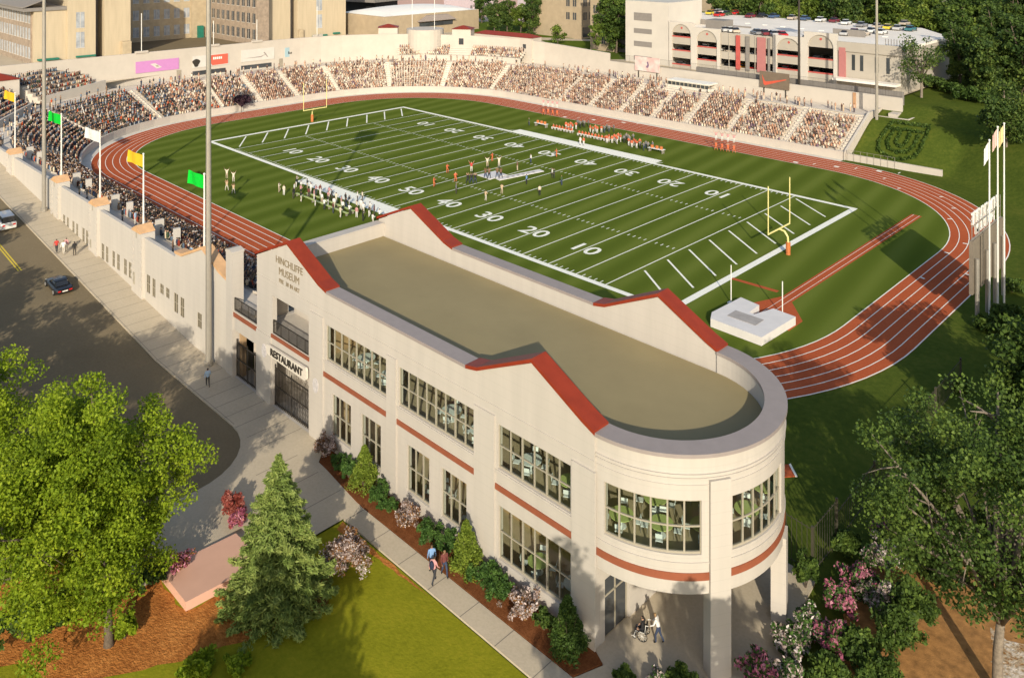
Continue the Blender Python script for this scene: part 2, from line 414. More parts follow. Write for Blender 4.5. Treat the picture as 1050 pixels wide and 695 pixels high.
for k in range(-10, 11):
    rect(k * 5 * YD - .08, k * 5 * YD + .08, -Wd, Wd, Z + .003)
for k in range(-49, 50):
    if k % 5 == 0: continue
    x = k * YD
    for y in (-Wd + .3, Wd - 1.1, -8.9, 8.3): rect(x - .07, x + .07, y, y + .65, Z + .001)
for y0 in (23, 18, 13, 7.7, 2.6, -2.5, -7.5, -12.45, -17.4):
    for x0 in (46.5, -54.0):
        dx, dy = 7.1, -5.15; n = math.hypot(dx, dy); ox, oy = -dy / n * .13, dx / n * .13
        b.quad((x0 - ox, y0 - oy, Z), (x0 + dx - ox, y0 + dy - oy, Z), (x0 + dx + ox, y0 + dy + oy, Z), (x0 + ox, y0 + oy, Z))
rect(-18.2, 18.4, Wd + .5, Wd + 2.9, Z + .001); rect(-18.2, 18.4, -Wd - 2.9, -Wd - .5, Z + .001)
# sideline box outline beyond the team area
for sy in (1, -1):
    for (x0, x1) in ((18.4, 19.3), (-19.1, -18.2)): b.quad((x0, sy * (Wd + .5), Z + .001), (x1, sy * (Wd + 1.7), Z + .001), (x1, sy * (Wd + 1.9), Z + .001), (x0, sy * (Wd + .9), Z + .001))
struct(b.build('field_line_markings', 'linepaint'))
def text_mesh(txt, size, bold=0., extrude=0.):
    cu = bpy.data.curves.new('t', 'FONT'); cu.body = txt; cu.size = size; cu.align_x = 'CENTER'; cu.align_y = 'CENTER'
    cu.offset = bold; cu.extrude = extrude; cu.resolution_u = 3
    o = bpy.data.objects.new('t', cu); COL.objects.link(o)
    dg = bpy.context.evaluated_depsgraph_get(); me = o.evaluated_get(dg).to_mesh()
    v = [tuple(x.co) for x in me.vertices]; f = [tuple(p.vertices) for p in me.polygons]
    o.evaluated_get(dg).to_mesh_clear(); bpy.data.objects.remove(o); bpy.data.curves.remove(cu)
    return v, f
def add_text(b, txt, size, P, bold=0., extrude=0., sx=1., m=0):
    """P(u, v, w) maps lettering plane to the world"""
    v, f = text_mesh(txt, size, bold, extrude); i = len(b.v)
    b.v += [tuple(P(x * sx, y, z)) for x, y, z in v]; b.f += [tuple(i + k for k in q) for q in f]; b.m += [m] * len(f)
b = MB()
for k in range(1, 10):
    n = str((5 - abs(5 - k)) * 10)
    for ch, off in ((n[0], -1.15), (n[1], 1.2)):
        X = (k - 5) * 10 * YD
        add_text(b, ch, 3.9, lambda u, v, w_: (X + off + u, -17.0 + v, Z + .006), .06, 0, 1.05)
        add_text(b, ch, 3.9, lambda u, v, w_: (X - off - u, 16.6 - v, Z + .006), .06, 0, 1.05)
struct(b.build('yard_number_markings', 'linepaint'))

# street, kerb, sidewalk, paths (street rises to the left)
KERB = -69.1
sx = [-420, -200, -120] + fr(-80, 24, 26) + [26, 30, 36, 41.5]
def corner(cx, cy, r, a0, a1, n=8): return [(cx + r * math.cos(a), cy + r * math.sin(a)) for a in fr(a0, a1, n)]
b = MB()
for x0, x1 in zip(sx, sx[1:]):
    b.quad((x0, -140, street_z(x0) + .02), (x1, -140, street_z(x1) + .02), (x1, KERB, street_z(x1) + .02), (x0, KERB, street_z(x0) + .02))
cor = corner(41.5, -75.1, 6.0, PI / 2, 0)
b.poly([(x, y, .02) for x, y in [(41.5, -140)] + [(47.5, -140)] + cor[::-1]])
struct(b.build('road', 'asphalt'))
b = MB()
for y in (-73.22, -73.52):
    xs_ = [x for x in sx if x < -1.7] + [-1.73]
    for x0, x1 in zip(xs_, xs_[1:]):
        b.quad((x0, y - .08, street_z(x0) + .03), (x1, y - .08, street_z(x1) + .03), (x1, y + .08, street_z(x1) + .03), (x0, y + .08, street_z(x0) + .03))
struct(b.build('road_centre_line_markings', 'lineyellow'))
b = MB(); KH = .13
for x0, x1 in zip(sx, sx[1:]):
    z0, z1 = street_z(x0) + KH, street_z(x1) + KH
    b.quad((x0, KERB, z0), (x1, KERB, z1), (x1, -65.2, z1), (x0, -65.2, z0))
    b.quad((x0, KERB, z0 - .3), (x1, KERB, z1 - .3), (x1, KERB, z1), (x0, KERB, z0))
plaza = cor + [(47.5, -81.6), (54.1, -81.6), (54.1, -80.4), (57.8, -80.4), (57.8, -69.05), (57.8, -67.45), (53, -66.9), (51.0, -66.75), (49.5, -65.2), (41.5, -65.2)]
b.poly([(x, y, KH) for x, y in plaza])
edge = cor + [(47.5, -81.6)]
for (x0, y0), (x1, y1) in zip(edge, edge[1:]): b.quad((x1, y1, -.1), (x0, y0, -.1), (x0, y0, KH), (x1, y1, KH))
struct(b.build('sidewalk', 'walk'))
b = MB(); b.prism([(57.8, -69.05), (81.5, -69.05), (85.4, -64.5), (86.0, -59.5), (84.4, -54.2), (84.0, -51.1), (76.95, -50.9), (76.95, -65.1), (78.3, -65.6), (77.6, -67.45), (57.8, -67.45)], -.2, KH)
struct(b.build('path', 'walk'))
b = MB()
for x in fr(49, 85, 12): b.quad((x, -69.05 if x > 57.8 else -71, KH + .004), (x + .05, -69.05 if x > 57.8 else -71, KH + .004), (x + .05, -67.45, KH + .004), (x, -67.45, KH + .004))
for x in fr(-60, 46, 53):
    z = street_z(x) + KH + .005; b.quad((x, KERB + .02, z), (x + .05, KERB + .02, z), (x + .05, -65.25, z), (x, -65.25, z))
for x0, x1 in zip(sx, sx[1:]):
    z0, z1 = street_z(x0) + KH + .006, street_z(x1) + KH + .006
    b.quad((x0, KERB + .16, z0), (x1, KERB + .16, z1), (x1, KERB + .20, z1), (x0, KERB + .20, z0))
struct(b.build('pavement_joint_markings', flat('joint_dark', (.17, .15, .125), .9)))
struct(MB().prism([(49.55, -65.22), (51.0, -66.7), (57, -67.4), (77.55, -67.4), (78.2, -65.6), (77.4, -65.22)], .0, .16).build('planting_bed', 'bedsoil'))
# lawn and mulch in front
struct(MB().poly([(x, y, .05) for x, y in [(57.85, -69.15), (130, -69.15), (130, -130), (54.2, -130), (54.2, -80.4), (57.85, -80.4)]]).build('front_lawn', 'lawn'))
mul = [(57.9, -80.45), (58.0, -74), (59.5, -72.6), (62.2, -72.9), (63.0, -75), (62.6, -78.2), (61.2, -81.7), (59.2, -85.5), (57.3, -87.8), (54.8, -88.4), (53, -91), (47.6, -96), (47.6, -81.7), (54.1, -81.7), (54.1, -80.5)]
struct(MB().poly([(x, y, .056) for x, y in rough_edge(mul, .8, .16)]).build('mulch_bed', 'mulch'))
struct(MB().poly([(x, y, .06) for x, y in rough_edge([(58.0, -69.25), (67.5, -69.25), (64, -69.5), (58.2, -70.0)], .7, .1)]).build('mulch_edge', 'mulch'))
struct(MB().poly([(x, y, .056) for x, y in rough_edge([(86, -45), (90, -42), (97, -44), (102, -52), (103, -64), (94, -70), (90, -60), (86.5, -53)])]).build('mulch_bed', flat('needle_litter', (.34, .17, .055), .95, var=.35, scale=1.8, bmp=.5)))
struct(MB().poly([(x, y, .062) for x, y in rough_edge([(93.2, -47.6), (97.5, -47.2), (103, -52), (101, -60), (96.8, -55.0), (94.6, -51.2)], .5, .35)]).build('gravel_patch', 'gravel'))
o = MB().prism([(57.8, -80.4), (54.1, -80.4), (54.4, -75.4), (58.1, -75.4)], -.2, .62).build('paved_platform', 'pinkslab', origin=(56, -78, 0))
props(o, 'pink paved raised platform between the conifer and the big lime green tree', 'platform')
# ================================================================== MUSEUM BUILDING
FY = -65.2; BY = -50.7; LX = 38.5; EX = 77.3; CYX, CYY = 77.3, -57.95; RW = 7.12
mus = thing('museum_building', 'long cream museum with red gable copings, flat roof and rounded glass end', 'museum', (58, -58, 0))
def arc_pt(R, deg, z): a = R_(deg); return (CYX + R * math.cos(a), CYY + R * math.sin(a), z)
WIN = [(49.6, 57.6, 7.05, 9.9, 8), (59.05, 67.1, 7.05, 9.9, 8), (69.35, 75.5, 7.05, 9.9, 6),
       (50.45, 53.1, 1.3, 4.7, 3), (54.4, 56.95, 1.3, 4.7, 3), (60.03, 62.55, 1.3, 4.7, 3), (63.8, 66.4, 1.3, 4.7, 3), (69.4, 75.5, 1.3, 4.75, 6)]
HOLES = [w_[:4] for w_ in WIN] + [(41.2, 47.06, 6.45, 9.75), (41.2, 47.06, .13, 4.35)]
def inhole(u, z): return any(a < u < b and c < z < d for a, b, c, d in HOLES)
b = MB()
b.grid([LX, EX] + [h[0] for h in HOLES] + [h[1] for h in HOLES], [0, 12.4] + [h[2] for h in HOLES] + [h[3] for h in HOLES], inhole, lambda u, z, d: (u, FY + d, z), .45)
# pilasters between the bays stand proud of the bays
for x0, x1 in ((47.35, 49.3), (57.75, 58.9), (67.25, 69.15), (75.65, 77.42)): b.box(x0, x1, FY - .12, FY - .002, 0.02, 10.35)
for x0, x1 in ((LX, 41.05),): b.box(x0, x1, FY - .10, FY - .002, .02, 6.0)
for x0, x1 in ((49.3, 57.75), (58.9, 67.25), (69.15, 75.65)):
    b.box(x0 + .02, x1 - .02, FY - .07, FY - .002, 6.75, 6.98)          # sill ledge under the upper windows
b.box(LX, EX, FY - .05, FY - .002, 10.9, 10.97)
# parapet thickening and gable walls
b.box(LX + .003, EX, FY + .452, FY + 1.1, 10.6, 12.4)
G = [[(38.5, 12.4), (38.5, 12.62), (43.7, 14.82), (48.6, 12.72), (49.7, 12.42), (49.7, 12.4)],
     [(66.5, 12.4), (66.5, 12.45), (67.5, 12.62), (72.4, 14.85), (76.4, 12.85), (77.3, 12.45), (77.3, 12.4)]]
for g_ in G: b.extr([(x, FY, z) for x, z in g_], (0, 1.1, 0))
b.build('front_wall', 'cream', mus)
b = MB()
b.box(LX, EX, BY - .45, BY, 0, 12.4)
b.box(LX + .003, EX, BY - 1.1, BY - .452, 10.6, 12.4)
for g_ in G: b.extr([(x, BY - 1.1, z) for x, z in g_], (0, 1.1, 0))
b.build('back_wall', 'cream', mus)
b = MB()
b.grid([FY + .46, -64.2, -58.5, BY - .46], [0, 5.1, 6.45, 9.6, 12.4], lambda u, z: -64.2 < u < -58.5 and (6.45 < z < 9.6), lambda u, z, d: (LX + d, u, z), .45)
b.box(LX + .452, LX + 1.0, FY + 1.101, BY - 1.101, 10.6, 12.4)
b.build('side_wall', 'cream', mus)
# red gable copings
for y0, y1 in ((FY - .12, FY + 1.22), (BY - 1.22, BY + .12)):
    for g_, pr in zip(G, (((38.3, 12.52), (38.3, 12.64), (43.7, 14.9), (48.6, 12.8), (49.75, 12.5)), ((66.4, 12.44), (67.5, 12.66), (72.4, 14.93), (76.4, 12.92), (77.36, 12.52)))):
        b = MB(); up = [(x, y0, z + .22) for x, z in pr[::-1]]; lo = [(x, y0, z - .02) for x, z in pr]
        b.extr(lo + up, (0, y1 - y0, 0)); b.build('gable_coping', 'red', mus)
# grey copings along straight parapets and round the drum
for y0, y1 in ((FY - .08, FY + 1.15), (BY - 1.15, BY + .08)):
    MB().box(49.76, 66.39, y0, y1, 12.402, 12.62).build('coping', 'capgrey', mus)
b = MB(); A = fr(-90, 90, 48)
for a0, a1 in zip(A, A[1:]):
    for z, Ra, Rb, up in ((12.62, 5.95, RW + .18, 1), (12.405, 5.95, RW + .18, 0)):
        q = [arc_pt(Ra, a0, z), arc_pt(Rb, a0, z), arc_pt(Rb, a1, z), arc_pt(Ra, a1, z)]
        b.poly(q if up else q[::-1])
    for Rr, fl in ((5.95, 1), (RW + .18, 0)):
        q = [arc_pt(Rr, a0, 12.405), arc_pt(Rr, a1, 12.405), arc_pt(Rr, a1, 12.62), arc_pt(Rr, a0, 12.62)]
        b.poly(q[::-1] if fl else q)
b.build('coping', 'capgrey', mus)
MB().box(LX - .06, LX + 1.05, FY + 1.23, BY - 1.23, 12.402, 12.52).build('coping', 'cream', mus)
# drum wall
DW = [(-85.5, -40.5), (-25.5, 13.5), (30, 68)]
b = MB()
def dopen(a, z): return any(p < a < q for p, q in DW) and 7.0 < z < 10.0
b.grid(fr(-89.9, 89.9, 60) + [v for p in DW for v in p], [4.85, 7.0, 10.0, 12.4], dopen, lambda a, z, d: arc_pt(RW - d, a, z), .4)
for z0, z1, t in ((10.82, 10.86, .05), (11.18, 11.24, .07), (11.40, 11.46, .10), (6.52, 6.6, .06)):
    A = fr(-89.5, 89.5, 60)
    for a0, a1 in zip(A, A[1:]):
        R0, R1 = RW + .001, RW + t
        b.poly([arc_pt(R1, a0, z0), arc_pt(R1, a1, z0), arc_pt(R1, a1, z1), arc_pt(R1, a0, z1)])
        b.poly([arc_pt(R0, a0, z1), arc_pt(R1, a0, z1), arc_pt(R1, a1, z1), arc_pt(R0, a1, z1)])
        b.poly([arc_pt(R1, a0, z0), arc_pt(R0, a0, z0), arc_pt(R0, a1, z0), arc_pt(R1, a1, z0)])
A = fr(-90, 90, 48)       # parapet inner face
for a0, a1 in zip(A, A[1:]):
    b.poly([arc_pt(6.0, a1, 10.6), arc_pt(6.0, a0, 10.6), arc_pt(6.0, a0, 12.404), arc_pt(6.0, a1, 12.404)])
b.build('drum_wall', 'cream', mus)
for deg in (-32, 22, 76):
    z1 = 11.1 if deg < 0 else 5.2
    b = MB(); c = arc_pt(RW - .28, deg, 0)
    b.box(c[0] - .44, c[0] + .44, c[1] - .62, c[1] + .62, .1, z1, rot=R_(deg))
    b.build('pillar', 'cream', mus)
# terracotta bands
for x0, x1 in ((49.32, 57.73), (58.92, 67.23), (69.17, 75.63)):
    MB().box(x0, x1, FY - .06, FY - .003, 5.68, 6.06).build('band', 'terracotta', mus)
MB().box(41.1, 47.2, FY - .10, FY - .003, 6.1, 6.4).build('band', 'terracotta', mus)
b = MB(); A = fr(-89.5, 89.5, 60)
for a0, a1 in zip(A, A[1:]):
    b.poly([arc_pt(RW + .05, a0, 5.6), arc_pt(RW + .05, a1, 5.6), arc_pt(RW + .05, a1, 6.02), arc_pt(RW + .05, a0, 6.02)])
    b.poly([arc_pt(RW, a0, 6.02), arc_pt(RW + .05, a0, 6.02), arc_pt(RW + .05, a1, 6.02), arc_pt(RW, a1, 6.02)])
b.build('band', 'terracotta', mus)
# roof, floors, inside walls
arc_poly = lambda R, n=24: [arc_pt(R, a, 0)[:2] for a in fr(-90, 90, n)]
def outline(R, x0): return [(x0, CYY - R)] + arc_poly(R) + [(x0, CYY + R)]
MB().prism(outline(5.99, LX + 1.0), 10.9, 11.18).build('roof', 'roof', mus)
MB().prism(outline(6.7, 48.0), 4.86, 6.42).build('upper_floor', 'floorin', mus)
MB().prism([(48, FY + .46), (77.2, FY + .46), (77.2, BY - .46), (48, BY - .46)], .02, .14).build('ground_floor', 'floorin', mus)
b = MB(); b.box(48.0, 75.0, -58.6, -58.4, 6.425, 11.08); b.box(74.8, 75.0, -58.4, BY - .47, 6.425, 11.08)
for x in (52.5, 56.2, 60, 64, 68): b.box(x, x + .18, -59.9, -58.61, 6.43, 10.9)
b.box(48.0, 76.9, -60.6, -60.4, .15, 4.85)
b.box(48.0, 48.2, FY + .47, -58.61, 6.43, 11.05); b.box(48.0, 48.2, FY + .47, -60.6, .15, 4.84)
b.build('inner_wall', 'wood', mus)
# recessed end wall below the drum, with its doors
b = MB()
b.grid([FY + .46, -64.25, -61.9, BY - .46], [.1, 3.65, 4.855], lambda u, z: -64.25 < u < -61.9 and z < 3.65, lambda u, z, d: (EX + .001 - d, u, z), .4)
b.build('end_wall', 'cream', mus)
dr = MB()
for y in (-64.2, -63.12, -62.02): dr.box(EX - .22, EX - .12, y - .05, y + .05, .15, 3.6)
dr.box(EX - .22, EX - .12, -64.15, -61.97, 3.5, 3.62); dr.box(EX - .22, EX - .12, -64.15, -61.97, 2.45, 2.55)
door = dr.build('door', 'bronze', mus)
MB().box(EX - .18, EX - .16, -64.2, -62.0, .15, 3.55).build('pane', 'glassdark', door)
# windows
def flat_window(x0, x1, z0, z1, n):
    b = MB(); y0, y1 = FY + .14, FY + .26
    for k in range(n + 1):
        x = x0 + (x1 - x0) * k / n; wd = .05 if k % 2 == 0 else .032
        b.box(max(x0, x - wd), min(x1, x + wd), y0, y1, z0, z1)
    b.box(x0 + .08, x1 - .08, y0 + .012, y1 - .012, z0, z0 + .12); b.box(x0 + .08, x1 - .08, y0 + .012, y1 - .012, z1 - .1, z1)
    zm = z0 + (z1 - z0) * .5; b.box(x0 + .08, x1 - .08, y0 + .012, y1 - .012, zm - .035, zm + .035)
    o = b.build('window', 'bronze', mus)
    MB().quad((x0, FY + .2, z0), (x1, FY + .2, z0), (x1, FY + .2, z1), (x0, FY + .2, z1)).build('pane', 'glass', o)
for w_ in WIN: flat_window(*w_)
for p, q in DW:
    b = MB(); n = 6
    for k in range(n + 1):
        a = p + (q - p) * k / n; c = arc_pt(RW - .16, a, 0); b.box(c[0] - .05, c[0] + .05, c[1] - .05, c[1] + .05, 7.0, 10.0, rot=R_(a))
    A = fr(p, q, 12)
    for a0, a1 in zip(A, A[1:]):
        for z0, z1 in ((7.0, 7.12), (8.46, 8.54), (9.9, 10.0)):
            for Rr, fl in ((RW - .11, 0), (RW - .21, 1)):
                qd = [arc_pt(Rr, a0, z0), arc_pt(Rr, a1, z0), arc_pt(Rr, a1, z1), arc_pt(Rr, a0, z1)]; b.poly(qd[::-1] if fl else qd)
            b.poly([arc_pt(RW - .21, a0, z1), arc_pt(RW - .11, a0, z1), arc_pt(RW - .11, a1, z1), arc_pt(RW - .21, a1, z1)])
    o = b.build('window', 'bronze', mus)
    b = MB()
    for a0, a1 in zip(A, A[1:]): b.poly([arc_pt(RW - .16, a0, 7.0), arc_pt(RW - .16, a1, 7.0), arc_pt(RW - .16, a1, 10.0), arc_pt(RW - .16, a0, 10.0)])
    b.build('pane', 'glass', o)
# loggia over the restaurant gate
b = MB(); b.box(38.97, 47.9, FY + .46, -61.5, 5.9, 6.42); b.box(38.97, 47.9, -61.7, -61.5, 6.425, 10.5)
b.box(38.96, 47.9, -61.2, -61.0, .14, 5.88); b.box(38.96, 47.9, FY + .46, -61.2, .03, .135)
b.build('loggia', 'cream', mus)
def railing(x0, x1, z0, parent, name='railing', y=FY + .05, h=1.2):
    b = MB(); b.box(x0, x1, y, y + .06, z0 + h - .07, z0 + h); b.box(x0, x1, y, y + .06, z0 + .06, z0 + .12)
    n = int((x1 - x0) / .16)
    for k in range(n + 1):
        x = x0 + (x1 - x0) * k / n; t = .045 if k % 8 == 0 else .018
        b.box(x - t, x + t, y + .012, y + .048, z0, z0 + h - .02)
    return b.build(name, 'iron', parent)
railing(41.22, 47.04, 6.42, mus)
def gate(x0, x1, parent, z0=.14, h=3.3, y=FY + .2):
    b = MB(); n = int((x1 - x0) / .24)
    for k in range(n + 1):
        x = x0 + (x1 - x0) * k / n; t = .06 if k in (0, n // 2, n) else .02
        t = t if t > .05 else .013
        b.box(x - t, x + t, y, y + .05, z0, z0 + h + (.25 if t > .05 else 0))
    for z in (z0 + .15, z0 + h * .5, z0 + h - .12): b.box(x0, x1, y - .012, y + .062, z, z + .09)
    return b.build('gate', 'iron', parent)
gate(41.3, 46.95, mus)
# the RESTAURANT sign: white plate with dark raised letters
b = MB(); pl = [(41.25, 4.62)] + [(41.1 + .25 * math.cos(a), 5.2 + .5 * math.sin(a)) for a in fr(PI * 1.3, PI * .7, 6)] + [(47.2, 5.78), (47.35, 5.5), (47.35, 4.75), (47.1, 4.5)]
b.extr([(x, FY - .42, 5.15 + (z - 5.15) * .86) for x, z in pl], (0, .2, 0))
sg = b.build('sign', 'concrete', mus)
b = MB(); add_text(b, 'RESTAURANT', .84, lambda u, v, w_: (44.25 + u, FY - .47 - w_, 5.13 + v), .012, .03, 1.0); b.build('lettering', 'iron', sg)
for t, sz, z, cx_ in (('HINCHLIFFE', .86, 13.12, 44.0), ('MUSEUM', .9, 12.2, 44.0), ('PRE', .5, 11.4, 42.75), ('30', .5, 11.4, 43.72), ('IN', .5, 11.4, 44.4), ('ART', .5, 11.4, 45.25)):
    b = MB(); add_text(b, t, sz, lambda u, v, w_: (cx_ + u, FY - .03 - w_, z + v), .0, .02, .95)
    b.build('lettering', 'lettering', mus)
for x in (40.0, 48.3):      # carved medallions on the piers
    b = MB(); b.extr([(x + .42 * math.cos(a), FY - .16, 4.55 + .6 * math.sin(a)) for a in fr(0, 2 * PI, 14)[:-1]], (0, .06, 0))
    b.build('medallion', flat('medallion_grey', (.50, .47, .46), .7, var=.2, scale=5), mus)

# gate bay between the street wall and the museum
bay = thing('gate_bay', 'gate bay with balcony between tall column and the museum', 'gateway', (35.8, -65, 0))
b = MB(); b.box(32.9, 34.15, FY - .15, FY + 1.0, 0, 11.5); b.extr([(32.85, FY - .2, 11.5), (34.2, FY - .2, 11.5), (34.2, FY - .2, 11.7), (33.5, FY - .2, 11.85), (32.85, FY - .2, 11.7)], (0, 1.25, 0)); b.build('column', 'cream', bay)
b = MB(); b.box(34.16, 38.48, FY, FY + 3.2, 4.5, 6.25); b.build('balcony', 'cream', bay)
MB().box(34.17, 38.47, FY - .06, FY - .003, 5.72, 6.12).build('band', 'terracotta', bay)
railing(34.2, 38.45, 6.27, bay)
gate(34.35, 38.3, bay, h=3.2)
MB().box(34.3, 34.9, FY + .5, FY + .9, .1, 4.4).build('inner_pillar', 'wood', bay)
b = MB(); b.box(34.2, 38.45, -62.6, -62.3, .1, 4.45); b.box(34.2, 38.45, FY + .003, -62.6, .03, .14); b.box(36.8, 38.45, FY + 2.0, FY + 3.2, 6.26, 8.2); b.box(35.7, 36.79, FY + 2.3, FY + 3.2, 6.26, 7.4); b.build('inner_wall', 'cream', bay)
# ================================================================== MUSEUM TABLES AND CHAIRS
def round_table(label, x, y, z, top, rt=.72):
    t = thing('round_table', label, 'table', (x, y, z), 'dining tables inside the museum')
    MB().tube([(x, y, z + .72), (x, y, z + .76)], rt, 20).build('tabletop', top, t)
    MB().tube([(x, y, z + .03), (x, y, z + .72)], [.05, .04], 8).tube([(x, y, z), (x, y, z + .03)], .3, 12).build('pedestal', 'chairwhite', t)
def chair_thing():
    t = thing('dining_chair', 'x', 'chair', (0, 0, 0), 'dining chairs inside the museum')
    MB().box(-.21, .21, -.21, .21, .43, .47).build('seat', 'chairwhite', t)
    b = MB(); b.extr([(-.2, .19, .62), (.2, .19, .62), (.2, .24, .9), (-.2, .24, .9)], (0, .025, 0)); b.build('backrest', 'chairwhite', t)
    for sx in (-1, 1):
        MB().tube([(sx * .18, -.18, 0), (sx * .18, -.18, .43)], .016, 5).build('leg', 'pole', t); MB().tube([(sx * .18, .18, 0), (sx * .18, .2, .62)], .016, 5).build('leg', 'pole', t)
    return t
TB = [('behind the left upper window, left one', 51.8, -62.8, 6.43, 0), ('behind the left upper window, right one', 55.2, -63.0, 6.43, 0), ('behind the middle upper window, left one', 62.4, -63.0, 6.43, 0), ('behind the middle upper window, right one', 65.6, -63.2, 6.43, 0),
      ('behind the right upper window, left one', 70.4, -63.2, 6.43, 0), ('behind the right upper window, right one', 73.6, -63.0, 6.43, 1),
      ('in the rounded end, nearest the facade', 77.7, -63.2, 6.43, 1), ('in the rounded end, second along the glass', 79.8, -62.2, 6.43, 1), ('in the rounded end, behind the wide pillar', 81.6, -60.6, 6.43, 1), ('in the rounded end, by the right window', 82.7, -57.6, 6.43, 1), ('in the rounded end, farthest right', 82.4, -55.0, 6.43, 1),
      ('in the rounded end, inner left', 78.3, -60.6, 6.43, 1), ('in the rounded end, inner right', 80.2, -58.3, 6.43, 1), ('behind the third ground floor window', 61.2, -63.0, .15, 0), ('behind the fourth ground floor window', 65.1, -63.0, .15, 0), ('behind the wide ground floor window, left one', 71.0, -63.1, .15, 1), ('behind the wide ground floor window, right one', 73.9, -62.9, .15, 0)]
proto = None
for lab, x, y, z, gcol in TB:
    round_table('round %s table %s' % ('lime green' if gcol else 'white', lab), x, y, z, 'tablegreen' if gcol else 'tabletop')
    for k in range(4):
        a = k * PI / 2 + .5; L_ = 'white dining chair at the table %s' % lab
        loc = (x + .95 * math.cos(a), y + .95 * math.sin(a), z)
        if proto is None:
            proto = chair_thing(); c = proto
        else:
            c = proto.copy(); link(c)
            for ch in PK: d = ch.copy(); link(d); d.parent = c
        if c is proto: PK = [q for q in COL.objects if q.parent == proto]
        c['label'] = L_; c.location = loc; c.rotation_euler = (0, 0, a - PI / 2)
# ================================================================== STADIUM: stands, walls, posts
M['cream_far'] = flat('cream_wall_far', (.49, .44, .375), .85, var=.05, scale=.4)
NR, RD, RH, D0, Z0 = 14, .76, .40, 1.9, 1.05
def ring_pt(d, n=14):
    return [(x, max(y, -64.7)) for x, y in rr_ring(d, n)]
def sweep(b, prof, m=0, i0=0, i1=None, n=14):
    """prof: list of (d, z); swept along the ring"""
    rings = [ring_pt(d, n) for d, z in prof]; N = len(rings[0]); i1 = N - 1 if i1 is None else i1
    for k in range(len(prof) - 1):
        for i in range(i0, i1):
            a, c = rings[k], rings[k + 1]; za, zc = prof[k][1], prof[k + 1][1]
            b.quad((*a[i], za), (*a[i + 1], za), (*c[i + 1], zc), (*c[i], zc), m)
    return b
prof = [(1.9, Z0)]
for k in range(NR):
    prof += [(D0 + RD * (k + 1), Z0 + RH * k)]
    if k < NR - 1: prof += [(D0 + RD * (k + 1), Z0 + RH * (k + 1))]
CZ = 6.5; DT = D0 + RD * NR
gs = thing('grandstand', 'stepped cream grandstand wrapping the far side and left end of the track', 'grandstand', (-60, 20, 0))
b = sweep(MB(), [(1.901, Z0)] + prof[1:] + [(DT, CZ), (18.6, CZ)])
b.poly([(42, 49.8 + d, z) for d, z in prof] + [(42, 49.8 + DT, CZ), (42, 68.5, CZ), (42, 68.5, 0), (42, 51.7, 0)])
b.poly([(37, -49.8 - d, z) for d, z in prof][::-1] + [(37, -51.7, 0), (37, -64.7, 0), (37, -64.7, CZ), (37, -49.8 - DT, CZ)])
b.build('terrace', 'terrace', gs)
sweep(MB(), [(1.55, 0), (1.55, 1.5), (1.9, 1.5), (1.9, Z0)]).box(41.9, 42.25, 51.35, 51.7, 0, 1.5).build('front_wall', 'cream_far', gs)
# raking end wall beside the bank, stair flights
b = MB(); b.extr([(42.02, 51.7, 0), (42.02, 51.7, 1.75), (42.02, 62.6, 7.3), (42.02, 68.5, 7.3), (42.02, 68.5, 0)], (.42, 0, 0)); b.build('end_wall', 'cream_far', gs)
RING_S = rr_ring(1.9, 40); RING_E = rr_ring(DT, 40)
def at_ring(rs, s):
    L = arc_len(rs); T = s * L[-1]
    for i in range(len(L) - 1):
        if L[i + 1] >= T:
            f = (T - L[i]) / (L[i + 1] - L[i]); a, c = rs[i], rs[i + 1]
            return (a[0] + (c[0] - a[0]) * f, a[1] + (c[1] - a[1]) * f), math.atan2(c[1] - a[1], c[0] - a[0])
    return rs[-1], 0
CXR, CYR, R0 = 42.4, 14.8, 35.0
def segs():
    """arc-length stations measured on the track edge: (length, kind)"""
    return [79.4, R0 * PI / 2, 2 * CYR, R0 * PI / 2, 84.4]
SEG = segs(); STOT = sum(SEG)
def stand_pt(s, d):
    """s = metres along the track edge from the near right end; returns x, y and outward direction angle"""
    if s < SEG[0]: return 37 - s, -49.8 - d, -PI / 2
    s -= SEG[0]
    if s < SEG[1]:
        a = -PI / 2 - s / R0; return -CXR + (R0 + d) * math.cos(a), -CYR + (R0 + d) * math.sin(a), a
    s -= SEG[1]
    if s < SEG[2]: return -77.4 - d, -CYR + s, PI
    s -= SEG[2]
    if s < SEG[3]:
        a = PI - s / R0; return -CXR + (R0 + d) * math.cos(a), CYR + (R0 + d) * math.sin(a), a
    s -= SEG[3]
    return -CXR + s, 49.8 + d, PI / 2
S_FAR0 = STOT - 84.4 - 42.4 + 42.4           # s of x=-42.4 on the far straight
AISLE_X = [-29, -19, -10.06, -1, 7.29, 17.34, 30.0, 41.3]
AISLES = [S_FAR0 + (x + 42.4) for x in AISLE_X]
AISLES += [SEG[0] + SEG[1] * f for f in (.18, .5, .82)] + [SEG[0] + SEG[1] + v for v in (5, 15, 25)] + [SEG[0] + SEG[1] + SEG[2] + SEG[3] * f for f in (.12, .36, .6, .84)] + [4, 16, 28, 40, 52, 64, 76]
